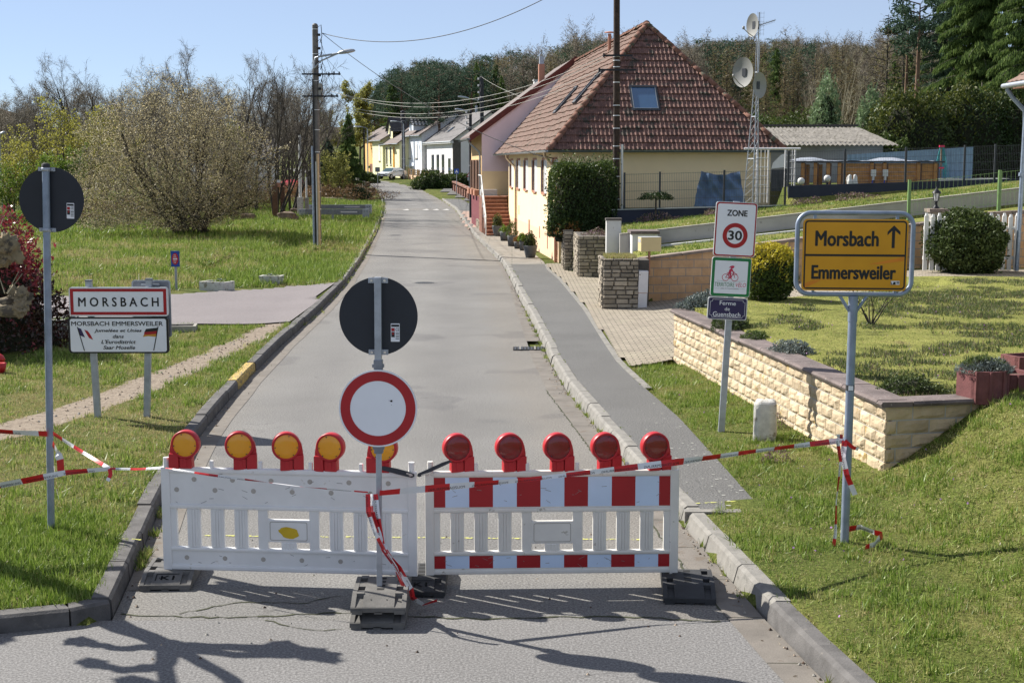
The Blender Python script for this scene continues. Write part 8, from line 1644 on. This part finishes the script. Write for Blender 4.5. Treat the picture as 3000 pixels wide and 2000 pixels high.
limb([F0,(-5.0,11.1,2.6),(-5.4,11.1,2.75),(-5.8,11.34,2.9)], .07, .045, .085); limb([(-5.0,11.1,2.6),(-5.2,10.8,3.0),(-5.75,11.2,3.25)], .06, .045, .10); limb([(-6.08,12.55,1.7),(-6.6,12.6,2.4),(-7.2,12.2,3.4)], .12, .06, .12); limb([(-6.6,12.6,2.4),(-6.2,13.1,3.0),(-5.6,13.4,3.3)], .07, .05, .11); limb([(-6.08,12.55,1.7),(-6.9,13.2,2.3),(-7.7,13.6,3.2)], .11, .06, .12); limb([F0,(-4.55,10.9,2.7),(-4.9,10.5,3.4)], .06, .045, .1)
mb.build('limbs', t, ['plane_bark'])
for a in (Vector((-4.1,11.3,2.45)), Vector((-4.2,11.45,2.85))):
    for k in range(4): mb = MB(); b = a-o_+Vector((rg.uniform(-.06,.06), rg.uniform(-.06,.06), 0)); mb.rod(b, b+Vector((rg.uniform(-.12,.15), rg.uniform(-.1,.1), rg.uniform(.08,.22))), .006, .003, 4); mb.build('twig', t, ['twig_pale'])
# ---- grass
leafmat('blade_lush', [(.06,.11,.014), (.13,.21,.026), (.21,.30,.045), (.36,.43,.13)], .35, .45, .35); leafmat('blade_mid', [(.21,.235,.055), (.33,.34,.095), (.46,.45,.19), (.14,.165,.04)], .35, .5); leafmat('blade_dry', [(.43,.35,.17), (.34,.27,.12), (.54,.47,.27), (.25,.235,.08)], .35, .6); leafmat('blade_moss', [(.27,.285,.075), (.35,.345,.11), (.20,.22,.05), (.33,.29,.13)], .35, .6)
def grass(name, area, dens, nbl, ln, wd, sel, seed, spread=.05, lean=.7, ok=None):
    rng = R_(seed); x0, y0, x1, y1 = area; N = int((x1-x0)*(y1-y0)*dens); X = rng.uniform(x0, x1, N); Yv = rng.uniform(y0, y1, N); T = []; mi = []; hs = []
    for x, y in zip(X, Yv):
        if not ok(x, y): continue
        k = dirt(x, y) if x < -3 else 0
        if k > .35 and rng.random() < k*1.05: continue
        d = sel(x, y)+rng.normal()*.24; i = 0 if d < .38 else (1 if d < .62 else (2 if d < .9 or x < -3 else 3)); T.append((x, y, gz(x, y)-.01)); mi.append(i); hs.append((1.25, .85, .55, .4)[i]*rng.uniform(.6, 1.25))
    T = np.repeat(np.array(T), nbl, axis=0); mi = np.repeat(mi, nbl); hs = np.repeat(hs, nbl); n = len(T); T[:,0:2] += rng.normal(size=(n,2))*spread; a = rng.uniform(0, 6.283, n); b = rng.uniform(0, 6.283, n); l = ln*hs*rng.uniform(.5, 1.2, n); le = np.abs(rng.normal(0, lean, n)); w_ = wd*rng.uniform(.6, 1.3, n)*np.minimum(1.2, .7+.4*hs)
    side = np.stack([np.cos(a), np.sin(a), np.zeros(n)], 1)*w_[:,None]*.5; tip = T+np.stack([np.cos(b)*le*l*.8, np.sin(b)*le*l*.8, l/np.sqrt(1+le*le)], 1); V = np.stack([T-side, T+side, tip], 1).reshape(-1, 3); o = link_mesh(name, fastmesh(name, V, np.arange(3*n).reshape(-1, 3), ['blade_lush', 'blade_mid', 'blade_dry', 'blade_moss'], mi)); o['kind'] = 'stuff'; return o
okL = lambda x, y: x < Lx(y)-.16 and y > fy(x)+.19 and not (29.4 < y < 40.5 and -40 < x and (y < 39.4+.8*(x+4.8)*.55 if x > -9 else y < 36.5))
def vis(x, y, m=60): q = 1500+CF*x/(y+.4); return -m < q < 3000+m
grass('grass', (-5.2,8.6,-3.1,13.5), 640, 9, .072, .0095, dry, 1, .03, .75, lambda x, y: okL(x, y) and vis(x, y)); grass('grass', (-8.5,13.5,-3.5,30), 240, 8, .085, .014, dry, 2, .045, .8, lambda x, y: okL(x, y) and vis(x, y))
grass('grass', (-17,36,-4.8,56), 105, 8, .17, .026, lambda x, y: dry(x, y)+.06-.35*ss((x+9)/2)*ss((50-y)/4), 3, .075, .8, lambda x, y: okL(x, y) and vis(x, y)); grass('grass', (-32,56,-5.5,112), 30, 7, .24, .042, lambda x, y: dry(x, y)+.04, 4, .16, .7, lambda x, y: okL(x, y) and vis(x, y))
okR = lambda x, y: vis(x, y) and x > (max(Rk(y)+.21, Ex(y)+.04) if y > 13.36 else Rk(y)+.21) and (y < 14.2 or x < wallx(min(y, 24))-.03) and y < 23.4
NW = lambda x, y: not (y > 14.5+.24*(x-3.95) and x < WC.x+.2); okS = lambda x, y: vis(x, y) and NW(x, y); okV = lambda x, y: okR(x, y) and x < 3.95
for a_, k_, sd in (((1.7,8.8,3.95,24), okV, 5), ((3.9,9.3,6.9,15.7), okS, 6)):
    grass('grass', a_, 640, 8, .05, .0105, lambda x, y: dry(x, y)+.10+.25*nz(x, y+50, 6.), sd, .04, 1.5, k_)
    grass('grass', a_, 170, 10, .085, .0105, lambda x, y: dry(x, y)-.16, sd+10, .032, .8, lambda x, y, k_=k_: k_(x, y) and nz(x+5, y+2, 1.1)+.6*nz(x, y, 3.1) > .0)
okU = lambda x, y: vis(x, y) and x > wallx(min(y, 24))+(.35 if y > 15.1 else 1.3) and y < 25+.72*(x-3.3) and y < 31.2 and gz(x, y) > .8
leafmat('blade_dark', [(.045,.080,.020), (.085,.13,.035), (.13,.15,.06), (.17,.11,.10)], .3, .5)
MATS['blade_keep'] = MATS['blade_lush']
grass('grass', (3.0,14.9,12.6,31.2), 420, 7, .038, .013, lambda x, y: .82+.25*nz(x, y, 2.5), 7, .06, 1.6, okU)
MATS['blade_lush'] = MATS['blade_mid0'] = MATS['blade_dark']
grass('grass', (3.0,14.9,12.6,31.2), 210, 10, .055, .015, lambda x, y: .2+.25*nz(x, y, 3.), 17, .055, .9, lambda x, y: okU(x, y) and nz(x*.6+40, y, .55)+.55*nz(x, y, 1.9) > .10)
MATS['blade_lush'] = MATS['blade_keep']
grass('grass', (3.1,38.6,17.5,45), 110, 8, .08, .022, lambda x, y: dry(x, y)+.10, 8, .08, 1.1, vis); grass('grass', (3.3,34.2,10.5,38), 70, 7, .08, .02, lambda x, y: dry(x, y), 9, .08, .8, lambda x, y: vis(x, y) and y > 33.9+.158*(x-3.2))
rng = R_(12); n = 2600; T = np.stack([rng.uniform(2.17,2.88,n), rng.uniform(32.35,33.4,n), np.full(n, 1.30)], 1); V = np.stack([T+np.array([-.009,0,0]), T+np.array([.009,0,0]), T+np.stack([rng.normal(0,.03,n), rng.normal(0,.03,n), rng.uniform(.03,.11,n)], 1)], 1).reshape(-1,3); o = link_mesh('grass', fastmesh('grass', V, np.arange(3*n).reshape(-1,3), ['blade_mid','blade_dry'], rng.integers(0,2,n))); o['kind'] = 'stuff'
# weeds in the gutters and joints, verge tufts hanging over the corner kerb
n = 3000; T = []
for k in range(n//7):
    q = rng.random()
    if q < .45:
        y = rng.uniform(10.9, 13.5)+abs(rng.normal(0, .4)); x = Lx(y)+.03+abs(rng.normal(0, .03)); z = .0
        if nz(0, y, 1.7) < .05: continue
    elif q < .62: y = rng.uniform(30, 60); x = Lx(y)+.06+rng.normal(0, .03); z = .0
    elif q < .8: y = rng.uniform(6.3, 34); y = round(y)+rng.normal(0, .04) if rng.random() < .6 else y; x = Rk(y)+rng.normal(0, .015)-.01; z = .0
    else: y = rng.uniform(14, 44); x = (Rk(y)+.2 if rng.random() < .5 else Ex(y)+.02)+rng.normal(0, .012); z = .13
    for j in range(7): T.append((x+rng.normal()*.014, y+rng.normal()*.02, z))
T = np.array(T); n = len(T); l = np.where(T[:,2] > .1, .022, .075)*rng.uniform(.4, 1.3, n); V = np.stack([T+np.array([-.006,0,0]), T+np.array([.006,0,0]), T+np.stack([rng.normal(0,.5,n)*l, rng.normal(0,.5,n)*l, l], 1)], 1).reshape(-1,3); o = link_mesh('weeds', fastmesh('weeds', V, np.arange(3*n).reshape(-1,3), ['blade_lush','blade_mid'], rng.integers(0,2,n))); o['kind'] = 'stuff'
# dead leaves, straw and pale crumbs lying in the turf and along the kerbs
P = []
for k in range(900):
    y = rng.uniform(8.8, 24); x = rng.uniform(-8, 7)
    if okL(x, y) or okV(x, y) or (y < 14 and okS(x, y) and x > Rk(y)+.2): P.append((x, y, gz(x, y)+.02))
    elif rng.random() < .14 and y < 14: P.append((Rk(y)-abs(rng.normal(0, .06))-.01, y, .012))
leafmat('litter', [(.34,.27,.18), (.50,.44,.34), (.20,.13,.08), (.62,.58,.50)], .2); v, f = cards(np.array(P), .032, rng, .35, None, 0); o = link_mesh('leaf_litter', fastmesh('leaf_litter', v, f, ['litter'])); o['kind'] = 'stuff'
# tiny violet flowers in the right-hand turf
P = []
for k in range(620):
    y = rng.uniform(9.5, 30); x = rng.uniform(2.4, 9)
    if (okR(x, y) or okU(x, y) or (y < 14.5 and x > 3.5)) and nz(x, y, .8) > .02: P.append((x, y, gz(x, y)+.035))
leafmat('violet', [(.36,.16,.46), (.46,.26,.55), (.30,.10,.34)], .3); v, f = cards(np.array(P), .022, rng, .9); o = link_mesh('wild_flowers', fastmesh('wild_flowers', v, f, ['violet'])); o['kind'] = 'stuff'
